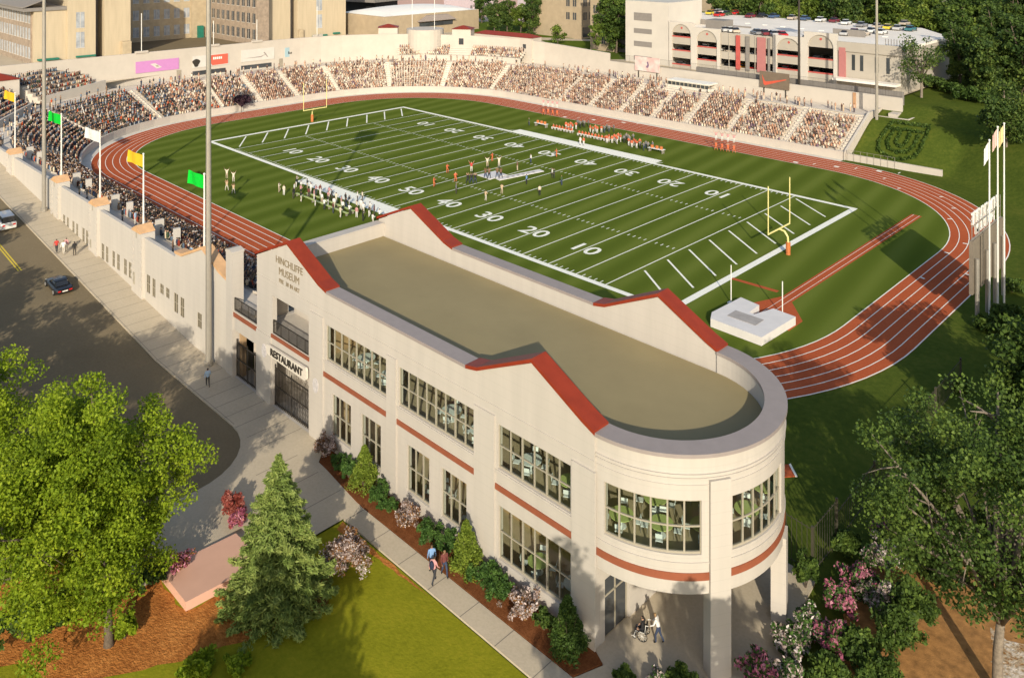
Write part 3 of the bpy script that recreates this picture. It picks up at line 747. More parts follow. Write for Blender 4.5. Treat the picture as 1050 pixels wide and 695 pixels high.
for s in AISLES:
    b = MB()
    for k in range(2 * NR - 1):
        d0 = D0 + RD * k / 2; x, y, a = stand_pt(s, d0 + RD / 4)
        z = Z0 + RH * (k + 1) / 2
        if k % 2 == 0 and k: continue
        b.box(x - RD / 4, x + RD / 4, y - .45, y + .45, Z0 + RH * (k // 2) - .02, z + .01, rot=a)
    for sd in (-.58,):
        x0, y0, a = stand_pt(s, D0); x1, y1, _ = stand_pt(s, DT); tx, ty = -math.sin(a) * sd, math.cos(a) * sd
        b.extr([(x0 + tx, y0 + ty, Z0 - .1), (x0 + tx, y0 + ty, Z0 + .32), (x1 + tx, y1 + ty, CZ + .25), (x1 + tx, y1 + ty, CZ - .4)], (-math.sin(a) * .12, math.cos(a) * .12, 0))
    b.build('stair', 'terrace', gs)
# seat benches of the emptier right hand sections: thin lines on every tread
b = MB()
for k in range(NR):
    y = 49.8 + D0 + RD * k + .5; z = Z0 + RH * k
    for x0, x1 in zip(AISLE_X[3:], AISLE_X[4:]): b.box(x0 + .8, x1 - .8, y, y + .2, z + .3, z + .36)
b.build('bench_rows', 'concrete', gs)['kind'] = 'stuff'

# the tall wall behind the stands
bw = thing('stadium_back_wall', 'tall cream wall rising behind the upper concourse of the stands', 'wall', (-96, 0, 0))
path = [(-96.2, y) for y in fr(-62, 15, 8)] + [p for p in rr_ring(18.8, 14) if p[1] > 15.2 and p[0] < -26.2] + [(-26.2, 68.6)]
def top_z(x, y):
    if x < -94: return 13.8
    if x < -57: return 13.8 + (12.9 - 13.8) * (x + 94) / 37
    return 12.9 + (11.6 - 12.9) * (x + 57) / 31
b = MB()
for (x0, y0), (x1, y1) in zip(path, path[1:]):
    n = Vector((y0 - y1, x1 - x0, 0)).normalized() * .5          # outwards
    z0, z1 = top_z(x0, y0), top_z(x1, y1)
    b.quad((x0, y0, 5.5), (x1, y1, 5.5), (x1, y1, z1), (x0, y0, z0))
    b.quad((x0, y0, z0), (x1, y1, z1), (x1 + n.x, y1 + n.y, z1), (x0 + n.x, y0 + n.y, z0))
    b.quad((x1 + n.x, y1 + n.y, 5.5), (x0 + n.x, y0 + n.y, 5.5), (x0 + n.x, y0 + n.y, z0), (x1 + n.x, y1 + n.y, z1))
b.quad((-26.2, 68.6, 5.5), (-26.2, 69.1, 5.5), (-26.2, 69.1, 11.6), (-26.2, 68.6, 11.6))
b.build('tall_wall', 'cream_far', bw)
MB().box(-26.19, 46.3, 68.6, 69.0, 5.0, 9.68).build('low_wall', 'cream_far', bw)
for y in (-22, -4, 8, 26.5): MB().box(-96.5, -95.9, y - 1.5, y + 1.5, 13.75, 14.25).build('pier_cap', 'cream_far', bw)
for y0, y1 in ((-9.5, -.8), (3.5, 12.2)):
    MB().box(-96.19, -96.1, y0, y1, 6.9, 7.95).build('window_strip', 'glassdark', bw)
for y in (-13.5, 14.5):
    MB().box(-96.19, -96.1, y, y + 1.1, 6.5, 8.7).build('door', flat('door_grey', (.30, .26, .20), .6), bw)
MB().box(36.6, 37.2, 68.45, 68.59, 6.5, 9.6).build('rust_pier', flat('rust_pier', (.42, .24, .13), .7), bw)
# wire fence on the lower wall
fe = MB()
for x in fr(-26, 46, 24): fe.tube([(x, 68.8, 9.68), (x, 68.8, 11.6)], .03, 5)
for z in (9.85, 11.55): fe.box(-26, 46.2, 68.78, 68.82, z, z + .035)
for x in fr(-26, 46, 240): fe.box(x - .008, x + .008, 68.79, 68.81, 9.7, 11.55)
props(fe.build('wire_fence', 'iron', origin=(10, 68.8, 9.68)), 'thin wire fence along the top of the far stand wall', 'fence')
# hoardings on the wall
def hoarding(label, y0, y1, z0, z1, mat, art=None):
    b = MB(); b.box(-96.17, -96.05, y0, y1, z0, z1)
    o = b.build('banner', mat, origin=(-96.1, (y0 + y1) / 2, z0)); props(o, label, 'banner', 'banners on the stadium wall')
    if art: art(o, -96.04)
    return o
def sub(o, name, mat, fn):
    b = MB(); fn(b); return b.build(name, mat, o)
M['ban_pink'] = flat('banner_violet', (.50, .22, .46), .6, var=.03); M['ban_red'] = flat('banner_red', (.55, .11, .07), .6, var=.03)
M['ban_white'] = flat('banner_white', (.56, .53, .48), .6, var=.05); M['ban_blue'] = flat('banner_pale_blue', (.33, .46, .50), .6, var=.12, scale=.3)
M['ban_teal'] = flat('banner_teal', (.12, .33, .42), .6)
hoarding('violet banner with a small pale emblem on the wall', -23.4, -13, 9.0, 11.75, 'ban_pink',
         lambda o, x: [sub(o, 'emblem', 'ban_white', lambda b: (b.extr([(x, -20, 10.9), (x, -18.8, 11.0), (x, -17.2, 9.9), (x, -18.4, 9.7)], (.04, 0, 0)))), sub(o, 'emblem', 'bronze', lambda b: b.extr([(x + .05, -18.8, 10.5), (x + .05, -18.2, 10.5), (x + .05, -17.9, 10.1), (x + .05, -18.5, 10.1)], (.02, 0, 0)))])
hoarding('white and red banner with a dark figure behind the light pole', -9.5, 0, 8.8, 11.7, 'ban_white',
         lambda o, x: [sub(o, 'red_panel', 'ban_red', lambda b: b.extr([(x, -6.0, 11.55), (x, -.2, 11.6), (x, -.2, 9.05), (x, -4.4, 8.95)], (.04, 0, 0))),
                       sub(o, 'figure', 'iron', lambda b: b.extr([(x, -8.6 + .9 * math.cos(a) * (1 + .3 * math.sin(3 * a)), 10.0 + 1.0 * math.sin(a)) for a in fr(0, 2 * PI, 14)[:-1]], (.05, 0, 0))),
                       sub(o, 'lettering', 'white', lambda b: [b.box(x + .05, x + .07, y, y + .35, 10.4, 11.0) for y in (-4.2, -3.7, -3.2, -2.7, -2.2)])])
hoarding('white banner with thin dark lines beside the red banner', 3.5, 13, 8.9, 12.0, 'ban_white',
         lambda o, x: [sub(o, 'artwork', 'capgrey', lambda b: (b.extr([(x, 4.4, 9.8), (x, 9, 9.7), (x, 10.6, 10.4), (x, 9, 9.95)], (.04, 0, 0)), b.extr([(x, 9.8, 10.9), (x, 10.1, 11.0), (x, 11.2, 9.6), (x, 10.9, 9.6)], (.04, 0, 0))))])
hoarding('pale blue banner with small dark writing on the wall', 16.2, 25.4, 8.95, 11.5, 'ban_blue',
         lambda o, x: [sub(o, 'lettering', 'iron', lambda b: [b.box(x, x + .03, y, y + .28, 9.7, 9.7 + h) for y, h in zip(fr(17.2, 20.8, 9), (.7, .4, .5, .4, .5, .5, .4, .6, .4, .3))]),
                       sub(o, 'artwork', 'ban_teal', lambda b: (b.box(x, x + .03, 22.0, 22.5, 9.5, 11.1), b.box(x + .031, x + .05, 23.6, 24.2, 9.3, 11.2)))])
def billboard(name, label, x0, x1, z0, z1, mat):
    t = thing(name, label, 'billboard', ((x0 + x1) / 2, 68.3, z0))
    MB().box(x0, x1, 68.2, 68.42, z0, z1).build('panel', mat, t)
    MB().box(x0 + .8, x0 + 1.0, 68.43, 68.58, 5.8, z1 - .3).box(x1 - 1, x1 - .8, 68.43, 68.58, 5.8, z1 - .3).build('support', 'iron', t)
    return t
def pink_face():
    m, n, l, p = new_mat('pink_white_screen'); P = wpos(n)
    l.new(ramp(n, l, nz(n, l, P, .45, 2), [(.35, (.62, .57, .52)), (.62, (.58, .38, .35))]), p.inputs['Base Color']); return m
t = billboard('billboard', 'pale pink billboard with a small dark figure above the stands', -17.9, -10.6, 8.3, 11.8, pink_face())
MB().extr([(-14.6, 68.17, 9.3), (-13.9, 68.17, 9.2), (-13.6, 68.17, 9.9), (-13.9, 68.17, 10.8), (-14.3, 68.17, 10.6), (-14.1, 68.17, 10.0)], (0, .02, 0)).build('figure', flat('figure_mauve', (.2, .13, .2), .6), t)
t = billboard('billboard', 'dark brown billboard with a red swoosh mark above the stands', 16.0, 22.9, 8.3, 11.8, flat('billboard_brown', (.16, .12, .085), .6))
MB().extr([(x, 68.17, z) for x, z in [(16.6, 11.1), (16.95, 9.0), (17.3, 8.75), (18.2, 9.05), (22.3, 10.45), (22.3, 10.6), (18.3, 9.75), (17.5, 9.6), (17.15, 9.9)]], (0, .02, 0)).build('swoosh', flat('swoosh_red', (.55, .09, .05), .5), t)
# press box
pb = thing('press_box', 'small white press box with a band of windows above the stands', 'press box', (1, 64, 5.5))
b = MB(); b.box(-4.7, 6.5, 62.9, 66.4, 5.6, 7.05); b.box(-4.7, 6.5, 62.9, 66.4, 7.85, 8.1)
b.box(-4.5, 6.3, 66.0, 66.3, 7.051, 7.849); b.build('body', 'concrete', pb)
b = MB()
for x in fr(-4.6, 6.4, 10): b.box(x - .07, x + .07, 62.95, 63.05, 7.052, 7.848)
b.build('window_posts', 'bronze', pb)
MB().box(-4.55, 6.35, 63.08, 63.12, 7.052, 7.848).build('window', 'glassdark', pb)
MB().box(-4.75, 6.55, 62.82, 66.5, 8.101, 8.2).build('roof', 'white', pb)
# upper corner bleachers and the raised blocks at the near left corner
ub = thing('upper_bleacher', 'raised bleacher block behind the far left corner concourse', 'bleacher', (-80, 50, 6.5))
S_UC = SEG[0] + SEG[1] + SEG[2]
b = MB(); ss = fr(S_UC + SEG[3] * .40, S_UC + SEG[3] * .86, 16)
pr = [(15.2, 6.5), (15.2, 8.0)] + sum([[(15.5 + .75 * (k + 1), 8.0 + .5 * k), (15.5 + .75 * (k + 1), 8.0 + .5 * (k + 1))] for k in range(4)], [])
for (d0, z0), (d1, z1) in zip(pr, pr[1:]):
    for s0, s1 in zip(ss, ss[1:]): b.quad((*stand_pt(s0, d0)[:2], z0), (*stand_pt(s1, d0)[:2], z0), (*stand_pt(s1, d1)[:2], z1), (*stand_pt(s0, d1)[:2], z1))
b.build('tiers', 'cream_far', ub)
def corner_block(label, p, q, back, z0, z1, zt):
    """wedge of seating: front wall from p to q, rows rising towards the vector back"""
    t = thing('corner_bleacher', label, 'bleacher', (p[0], p[1], 6.5)); b = MB(); n = 7
    P, Q, V = Vector((*p, 0)), Vector((*q, 0)), Vector((*back, 0))
    e = Vector((0, 0, 1))
    wn = V.normalized() * .5
    b.extr([P + e * 6.5, Q + e * 6.5, Q + e * z1, P + e * z0], wn)
    b.build('front_wall', 'cream_far', t); b = MB()
    for k in range(n):
        a0 = wn + V * (k / n); a1 = wn + V * ((k + 1) / n); h = (z0 - .9) + (zt - z0 + .9) * k / (n - 1); hb = 6.5
        b.extr([P + a0 + e * h, Q + a0 + e * h, Q + a0 + e * hb, P + a0 + e * hb], a1 - a0)
    b.build('tiers', 'terrace', t); return t
corner_block('raised bleacher block with crowd at the left corner below the school', (-85.3, -46.2), (-92.3, -31.5), (-6, -5), 8.0, 8.9, 11.3)
corner_block('raised bleacher block at the far left edge beside the street wall', (-66, -59.5), (-80.5, -49.8), (-9, -3.5), 7.9, 7.9, 10.2)
# white gatehouses with red roofs
def house(label, x0, x1, y0, y1, z0, z1, wins, hip=1.0, rot=0):
    t = thing('gatehouse', label, 'gatehouse', ((x0 + x1) / 2, (y0 + y1) / 2, z0), 'white gatehouses with red roofs')
    cx, cy = (x0 + x1) / 2, (y0 + y1) / 2
    MB().box(x0, x1, y0, y1, z0, z1, rot=rot).build('wall', 'cream_far', t)
    c, s_ = math.cos(rot), math.sin(rot); T = lambda x, y, z: (cx + (x - cx) * c - (y - cy) * s_, cy + (x - cx) * s_ + (y - cy) * c, z)
    o = .25; b = MB(); L, W = x1 - x0, y1 - y0; in_ = min(L, W) / 2
    A = [T(x0 - o, y0 - o, z1 + .02), T(x1 + o, y0 - o, z1 + .02), T(x1 + o, y1 + o, z1 + .02), T(x0 - o, y1 + o, z1 + .02)]
    if L > W: r0, r1 = T(x0 + in_, cy, z1 + hip), T(x1 - in_, cy, z1 + hip); F = [(A[0], A[1], r1, r0), (A[2], A[3], r0, r1), (A[1], A[2], r1, r1), (A[3], A[0], r0, r0)]
    else: r0, r1 = T(cx, y0 + in_, z1 + hip), T(cx, y1 - in_, z1 + hip); F = [(A[0], A[1], r0, r0), (A[1], A[2], r1, r0), (A[2], A[3], r1, r1), (A[3], A[0], r0, r1)]
    for f in F: b.poly([p for i, p in enumerate(f) if p not in f[:i]])
    b.poly(A[::-1]); b.build('roof', 'red', t)
    for (wx0, wx1, wy, wz0, wz1, face) in wins:
        if face == 'y': bb = MB().box(wx0, wx1, y0 - .04, y0 - .003, wz0, wz1, rot=rot, piv=(cx, cy))
        else: bb = MB().box(x1 + .003, x1 + .04, wx0, wx1, wz0, wz1, rot=rot, piv=(cx, cy))
        bb.build('window', 'glassdark', t)
    return t
house('white gatehouse with red roof left of the curved tower', -93.0, -88.0, 44.0, 49.5, 7.5, 15.3, [(46, 47.4, 0, 10.8, 12.8, 'x')], .9, R_(-40))
house('white gatehouse with red roof right of the curved tower', -76.5, -71.5, 58.5, 64, 7.5, 15.0, [(60.5, 61.9, 0, 10.6, 12.4, 'x')], .9, R_(-55))
house('long low gatehouse with red hipped roof and small windows', -73.5, -52.5, 66.0, 70.6, 6.5, 13.4, [(-70.5, -69.3, 0, 11, 12.3, 'y'), (-66.5, -65.3, 0, 11, 12.2, 'y'), (-60, -58.8, 0, 10.4, 11.6, 'y'), (-55.5, -54.4, 0, 10.4, 11.6, 'y')], .9, R_(6))
house('small gatehouse with red roof at the left edge of the stands', -93.5, -87.0, -56.5, -50.5, 6.5, 12.0, [(-92.5, -91.4, 0, 7.9, 10, 'y'), (-55, -53.8, 0, 8, 9.8, 'x')], 1.2)
b = MB(); cxt, cyt = -82.5, 54.0
b.prism([(cxt + 5.4 * math.cos(a), cyt + 5.4 * math.sin(a)) for a in fr(0, 2 * PI, 28)[:-1]], 6.6, 14.9)
tw = b.build('curved_tower', 'cream_far', origin=(cxt, cyt, 6.6)); props(tw, 'curved cream tower wall between two red roofed gatehouses', 'tower')

# street wall on the left with turrets
sw = thing('street_wall', 'long cream street wall with narrow windows and orange capped turrets', 'wall', (0, -65.2, 0))
TUR = [-36.6, -15.6, -1.4, 12.1]
WINS = [(-13.17, -12.3, 2.9, 4.4), (-11.69, -10.9, 2.7, 4.4), (-9.6, -8.76, 2.58, 4.4), (-8.19, -7.4, 2.58, 4.4), (-5.93, -5.08, 2.6, 4.4), (-4.63, -3.75, 2.6, 4.4),
        (.67, 1.59, 2.2, 4.1), (2.09, 2.9, 2.2, 4.1), (4.14, 4.97, 2.25, 4.1), (5.58, 6.45, 2.25, 4.1), (7.68, 8.55, 2.3, 4.1), (9.09, 9.98, 2.3, 4.1),
        (14.13, 15.1, 2.1, 4.1), (15.64, 16.5, 2.1, 4.1), (17.65, 18.6, 3.05, 4.1), (19.14, 20.05, 3.05, 4.1), (21.15, 22.15, 2.15, 4.15), (22.66, 23.6, 2.15, 4.15), (26.59, 27.55, 2.3, 3.8)]
def swtop(x): return 7.9
b = MB(); xs_ = [32.88, 26, 20] + fr(-110, 12, 20)
b.grid(xs_ + [w_[0] for w_ in WINS] + [w_[1] for w_ in WINS], [-.2, 7.9] + [w_[2] for w_ in WINS] + [w_[3] for w_ in WINS], lambda u, z: any(a < u < c and d < z < e for a, c, d, e in WINS), lambda u, z, d: (u, FY + d, z), .42)
b.build('wall_face', 'cream2', sw)
for a, c, d, e in WINS:
    bb = MB(); bb.box(a, a + .05, FY + .03, FY + .11, d, e); bb.box(c - .05, c, FY + .03, FY + .11, d, e); bb.box((a + c) / 2 - .025, (a + c) / 2 + .025, FY + .03, FY + .11, d, e)
    bb.box(a + .05, c - .05, FY + .04, FY + .10, (d + e) / 2 - .03, (d + e) / 2 + .03); o = bb.build('window', 'bronze', sw)
    MB().quad((a, FY + .07, d), (c, FY + .07, d), (c, FY + .07, e), (a, FY + .07, e)).build('pane', flat('street_window_glass', (.13, .11, .075), .2, var=.3, scale=2) if 'swg' not in M else M['swg'], o)
    M['swg'] = o.children[0].data.materials[0] if len(o.children) else M['glassdark']
for x in TUR:
    for dx in (-.9, .45):
        if x > -30: MB().box(x + dx, x + dx + .45, FY - .34, FY - .302, (2.3 if x > 0 else 2.9), (3.6 if x > 0 else 3.9)).build('window', 'swg_none' if 0 else 'bronze', sw) if dx < 0 else None
    tb = MB().box(x - 1.4, x + 1.4, FY - .3, FY + 1.2, 0 if x > 0 else 1, 8.3)
    for k in range(8):
        zz = 2.2 + k * .75
        for xx in (x - 1.43, x + .78): tb.box(xx, xx + .65, FY - .36, FY - .303, zz, zz + .34)
    tb.build('turret', 'cream2', sw)
    bb = MB(); bb.extr([(x - 1.15, FY - .42, 8.302), (x + 1.15, FY - .42, 8.302), (x + 1.15, FY - .42, 8.4), (x, FY - .42, 9.0), (x - 1.15, FY - .42, 8.4)], (0, 1.75, 0)); bb.build('turret_coping', 'orange', sw)
    MB().box(x - .12, x + .12, FY - .33, FY - .303, 7.6, 8.3).build('slit', 'bronze', sw)
gb = [(21.6, 7.91), (21.6, 8.3), (23.2, 8.4), (27.8, 10.3), (31.4, 9.0), (32.86, 8.7), (32.86, 7.91)]
MB().extr([(x, FY - .06, z) for x, z in gb], (0, .9, 0)).build('gable', 'cream2', sw)
pr = gb[1:-1]
MB().extr([(x, FY - .16, z + .02) for x, z in pr] + [(x, FY - .16, z + .3) for x, z in pr[::-1]], (0, 1.15, 0)).build('gable_coping', 'orange', sw)
MB().box(21.5, 21.9, FY + .421, FY + 3.2, CZ + .01, 8.1).build('cross_wall', 'cream2', sw)
for x in TUR: MB().box(x - 2.5, x - 2.1, -62.4, -61.5, CZ + .01, 8.3).box(x + 1.9, x + 2.3, -62.2, -61.5, CZ + .01, 8.3).build('stair_head', 'cream2', sw)

# light poles
def light_pole(label, x, y, z, h, col='pole', heads=True):
    t = thing('light_pole', label, 'light pole', (x, y, z), 'floodlight poles')
    MB().tube([(x, y, z - .3), (x, y, z + h)], [.29, .2], 12).build('mast', col, t)
    MB().tube([(x, y, z - .2), (x, y, z + .5)], .42, 10).build('base', 'pole', t)
    if heads:
        b = MB()
        for r in range(4): b.box(x - 1.9, x + 1.9, y - .1, y + .1, z + h - .6 - r * .9, z + h - .45 - r * .9, rot=R_(45))
        b.build('crossarm', 'pole', t)
        b = MB()
        for r in range(4):
            for k in range(5):
                q = -1.7 + k * .85; b.box(x + q * .707 - .33, x + q * .707 + .33, y + q * .707 - .14, y + q * .707 + .3, z + h - 1.0 - r * .9, z + h - .4 - r * .9, rot=R_(45))
        b.build('lamp_heads', 'darkgrey', t)
        MB().box(x - 2.1, x + 2.1, y + .14, y + .2, z + h - 3.9, z + h - .2, rot=R_(45)).build('shadow_panel', 'pole', t)  # unseen solid panel added so the lamp bank casts a darker shadow
    return t
light_pole('tall floodlight pole on the pavement beside the museum gate', 30.6, -65.95, .1, 41)
light_pole('tall floodlight pole on the pavement at the far left', -18.4, -65.95, 3.7, 38)
light_pole('tall floodlight pole behind the right end of the far stands', 43.3, 63.6, 5.0, 36)
light_pole('thin black pole in front of the parking garage arches', 24.6, 69.4, 8, 22, 'iron', False)
for i, (x, y, z, h) in enumerate([(-94.9, 25.5, 14.2, 8), (-96.2, 8, 14.2, 5.5), (-96.2, -4, 14.2, 6), (-96.2, -22, 14.2, 9), (-78.9, 54.5, 14.5, 10), (-85.4, 51.5, 14.5, 10)]):
    o = MB().tube([(x, y, z), (x, y, z + h)], .09, 6).build('flag_pole', 'polewhite', origin=(x, y, z))
    props(o, ['slim white pole on the wall above the blue banner', 'slim white pole on the wall above the white banner', 'slim white pole on the wall above the red banner', 'slim white pole on the wall above the violet banner', 'slim white pole right behind the curved tower', 'slim white pole left behind the curved tower'][i], 'pole')
# flags along the street wall
def flag(label, x, y, z, h, w_, fh, colr, dirx=-1, matp='polewhite', wave=.18, dy=-.25, drop=0.):
    t = thing('flag_pole', label, 'flag', (x, y, z), 'flags on poles')
    MB().tube([(x, y, z), (x, y, z + h)], [.11, .07], 8).ell((x, y, z + h + .08), (.12, .12, .12), 8, 5).build('pole', matp, t)
    m = M.setdefault('flag_' + str(colr), attr_mat('x') if False else flat('flag_cloth', colr, .7, var=.05))
    b = MB(); n = 10
    for i in range(n):
        for j in range(3):
            P = lambda i, j: (x + dirx * (.1 + w_ * i / n), y + dy * w_ * i / n + wave * math.sin(i * .9 + j * .4) * i / n, z + h - .1 - fh * j / 3 - drop * i / n)
            b.quad(P(i, j), P(i + 1, j), P(i + 1, j + 1), P(i, j + 1))
    o = b.build('flag', m, t); return t
FG, FO, FW = (.0, .50, .03), (.72, .42, .02), (.66, .65, .62)
for lab, x, z0, z1, w_, fc in [('orange flag on a white pole at the far left of the street wall', -38.3, 8.3, 17.1, 4.6, FO), ('green flag on a slim white pole over the left stand crowd', -17.0, 8.3, 16.9, 4.4, FG),
        ('white flag on a white pole over the left stand crowd', -2.6, 8.3, 16.9, 4.4, FW), ('orange flag in front of the red track on a white pole', 10.8, 8.3, 16.4, 3.9, FO), ('green flag close beside the tall museum light pole', 26.0, 8.3, 17.1, 3.2, FG)]:
    flag(lab, x, -64.2, z0, z1 - z0, w_, 1.35, fc, wave=.12, dy=-.06)
for lab, x, y, h, fc in [('limp white flag on the left one of three tall scoreboard poles', 80.69, -1.95, 19.1, FW), ('limp pale pink flag on the middle of three tall scoreboard poles', 80.91, .28, 20.2, (.55, .38, .33)), ('limp yellow flag on the right one of three tall scoreboard poles', 80.77, 3.27, 20.1, (.55, .46, .22))]:
    flag(lab, x, y, 0, h, .5, 1.8, fc, dirx=-.7, wave=.1, dy=-.7, drop=.8)
# scoreboard, lettering faces the field (seen from behind)
sc = thing('scoreboard', 'tall scoreboard seen from behind with white letters on top beside the track', 'scoreboard', (79.9, .8, 0))
b = MB(); b.box(79.5, 79.85, -4.8, 6.4, 3.05, 8.75)
b.build('panel', 'signface', sc)
for y in (-4.1, -.5, 2.4, 5.6): MB().tube([(80.1, y, -.2), (80.1, y, 6.8)], .22, 8).build('post', 'pole', sc)
b = MB()
for y in (-2.2, 1.2, 4.2): b.box(79.86, 79.9, y - .06, y + .06, 3.1, 8.7)
b.build('joint', 'iron', sc)
b = MB(); b.box(79.62, 79.72, -4.6, 6.2, 8.76, 8.86); b.box(79.64, 79.70, -4.6, 6.2, 10.1, 10.16)
for y in fr(-4.4, 6, 8): b.box(79.64, 79.70, y - .03, y + .03, 8.86, 11.4)
b.build('letter_frame', 'pole', sc)
b = MB(); add_text(b, 'HINCHLIFFE', 1.75, lambda u, v, w_: (79.5 - w_, .8 - u, 10.75 + v), .05, .06, 1.0)
b.build('lettering', 'white', sc)
b = MB(); add_text(b, 'STADIUM', 1.6, lambda u, v, w_: (79.5 - w_, .8 - u, 9.45 + v), .05, .06, 1.05)
b.build('lettering', 'white', sc)
# goal posts
def goal(label, x, sx):
    t = thing('goal_post', label, 'goal post', (x + sx, 0, 0), 'goal posts')
    b = MB(); b.tube([(x + sx, 0, 0), (x + sx, 0, 1.6), (x + sx * .95, 0, 2.3), (x + sx * .6, 0, 2.9), (x, 0, 3.05)], .13, 10); b.build('gooseneck', 'yellow', t)
    MB().tube([(x + sx, 0, .02), (x + sx, 0, 1.6)], .3, 10).build('pad', 'pad', t)
    MB().tube([(x, -2.95, 3.05), (x, 2.95, 3.05)], .11, 8).build('crossbar', 'yellow', t)
    for y in (-2.95, 2.95): MB().tube([(x, y, 2.95), (x, y, 9.2)], .075, 8).build('upright', 'yellow', t)
goal('yellow goal post with orange pad at the near right end zone', 55.4, 1.25)
goal('yellow goal post with orange pad at the far left end zone', -55.4, -1.25)
# pole vault pit
struct(MB().prism([(62.2, -20), (63.65, -20), (63.65, 28), (62.2, 28)], -.1, .03).prism([(60.2, -17.6), (62.19, -12.5), (62.19, -20.0), (60.2, -20.0)], -.1, .029).prism([(63.66, -13.2), (66.7, -16.9), (66.7, -20), (63.66, -20)], -.1, .029).build('vault_runway', 'track'))
b = MB()
for x in (62.5, 63.3): b.box(x, x + .05, -19.5, 28, .031, .035)
struct(b.build('runway_line_markings', 'linepaint'))
struct(MB().quad((55.4, -12.3, .02), (61.2, -12.0, .02), (61.2, -11.35, .02), (55.4, -11.7, .02)).build('javelin_strip', 'track'))
vp = thing('pole_vault_mat', 'thick white pole vault landing mat with grey patch', 'landing mat', (63, -21.5, 0))
MB().prism([(59.7, -23.6), (60.4, -25.0), (66.3, -25.1), (66.6, -18.3), (63.95, -18.1), (63.2, -20.8), (62.55, -20.8), (62.45, -18.4), (60.0, -18.0)], .05, .92).build('mat_body', 'mat_white', vp)
MB().prism([(61.3, -23.2), (64.6, -23.2), (64.6, -21.4), (61.3, -21.4)], .921, .95).build('patch', 'mat_grey', vp)
for lab, x, y, h in [('slim white vault upright left of the landing mat', 58.95, -18.3, 4.3), ('slim white vault upright right of the vault runway', 64.6, -17.3, 3.8)]:
    t = thing('vault_standard', lab, 'upright', (x, y, 0), 'pole vault uprights')
    MB().box(x - .35, x + .35, y - .25, y + .25, .02, .12).build('foot', 'polewhite', t); MB().tube([(x, y, .1), (x, y, h)], .06, 8).build('mast', 'polewhite', t)
# low wall and fence at the foot of the bank, kerb walls at the top
b = MB(); b.extr([(42.3, 51.55, -.2), (58.8, 52.2, -.2), (58.8, 52.2, 1.15), (42.3, 51.55, 1.25)], (-.02, .4, 0))
props(b.build('low_wall', 'cream_far', origin=(50, 51.8, 0)), 'low pale wall along the track below the hedge emblem', 'wall')
b = MB()
for x in fr(42.6, 51, 7): b.tube([(x, 51.5 + (x - 42.3) * .04, 0), (x, 51.5 + (x - 42.3) * .04, 2.0)], .03, 5)
b.box(42.6, 51, 51.60, 51.63, 1.95, 1.99, rot=.04)
props(b.build('rail_fence', 'pole', origin=(46, 51.5, 0)), 'thin rail fence in front of the low bank wall', 'fence')
b = MB(); b.box(44.6, 46.28, 66.0, 68.58, 4.8, 6.9); b.extr([(42.5, 65.5, 4.6), (48.6, 65.6, 4.6), (48.6, 65.6, 6.3), (42.5, 65.5, 6.2)], (0, .3, 0)); b.extr([(48.6, 65.6, 4.8), (50.2, 70.2, 5.6), (50.2, 70.2, 7.0), (48.6, 65.6, 6.3)], (-.3, .1, 0))
props(b.build('corner_wall', 'cream_far', origin=(46, 66, 5)), 'cream corner wall at the top of the grass bank', 'wall')
b = MB(); b.box(45.3, 46.0, 65.0, 65.4, 5.2, 8.2)
props(b.build('brown_pillar', 'signface', origin=(45.6, 65.2, 5)), 'short brown pillar at the foot of the far floodlight pole', 'pillar') if 0 else None
# team benches and tables
def bench(label, x, y, L):
    t = thing('team_bench', label, 'bench', (x, y, 0), 'benches beside the field')
    MB().box(x - L / 2, x + L / 2, y - .2, y + .2, .42, .48).build('seat', 'tablegreen' if y < 0 else 'chairwhite', t)
    for k in range(4):
        q = x - L / 2 + .3 + k * (L - .6) / 3; MB().box(q - .04, q + .04, y - .18, y + .18, .02, .42).build('leg', 'pole', t)
bench('long pale green bench nearest the track among the band', -3.8, -31.5, 14.3); bench('long pale green bench nearer the apron among the band', -3.4, -30.2, 13.0)
bench('white team bench on the left with seated orange players', -10.5, 32.4, 6.2); bench('white team bench on the right with seated orange players', -1.5, 31.8, 8.6)
def table(label, x, y):
    t = thing('folding_table', label, 'table', (x, y, 0), 'tables beside the far sideline')
    MB().box(x - 1.7, x + 1.7, y - .5, y + .5, .72, .78).build('tabletop', 'chairwhite', t)
    for dx in (-1.5, 1.5): MB().box(x + dx - .04, x + dx + .04, y - .4, y + .4, .02, .72).build('leg', 'pole', t)
    for k, dx in enumerate((-1.0, .1, 1.1)):
        o = MB().tube([(x + dx, y, .785), (x + dx, y, 1.25)], [.3, .32], 10).ell((x + dx, y, 1.27), (.32, .32, .08), 10, 4).build('drinks_cooler', 'pad', origin=(x + dx, y, .785))
        side = 'left' if x < 0 else 'right'
        props(o, 'orange drinks cooler, %s on the %s sideline table' % (('leftmost', 'middle one', 'rightmost')[k], side), 'cooler', 'drinks coolers')
table('white folding table with orange coolers left of the far benches', -16.6, 32.3); table('white folding table with orange coolers right of the far benches', 14.1, 31.6)
# tumbling mat at midfield
for lab, pts in [('white tumbling mat under the cheerleading stunts at midfield', [(1.2, -3.4), (4.6, -3.6), (4.9, .3), (1.6, .6)]), ('long white tumbling mat with grey marks at midfield', [(4.95, -2.6), (6.2, -2.9), (7.8, 6.5), (6.4, 6.8)])]:
    t = thing('tumbling_mat', lab, 'mat', (pts[0][0], pts[0][1], .02), 'tumbling mats')
    MB().prism(pts, .03, .14).build('mat_body', 'mat_white', t)
    if 'long' in lab:
        b = MB()
        for k in range(6):
            y = -1.0 + k * 1.1; xx = 5.75 + (y + 2.6) * .155; b.box(xx - .25, xx + .3, y, y + .55, .141, .15)
        b.build('lettering', 'mat_grey', t)
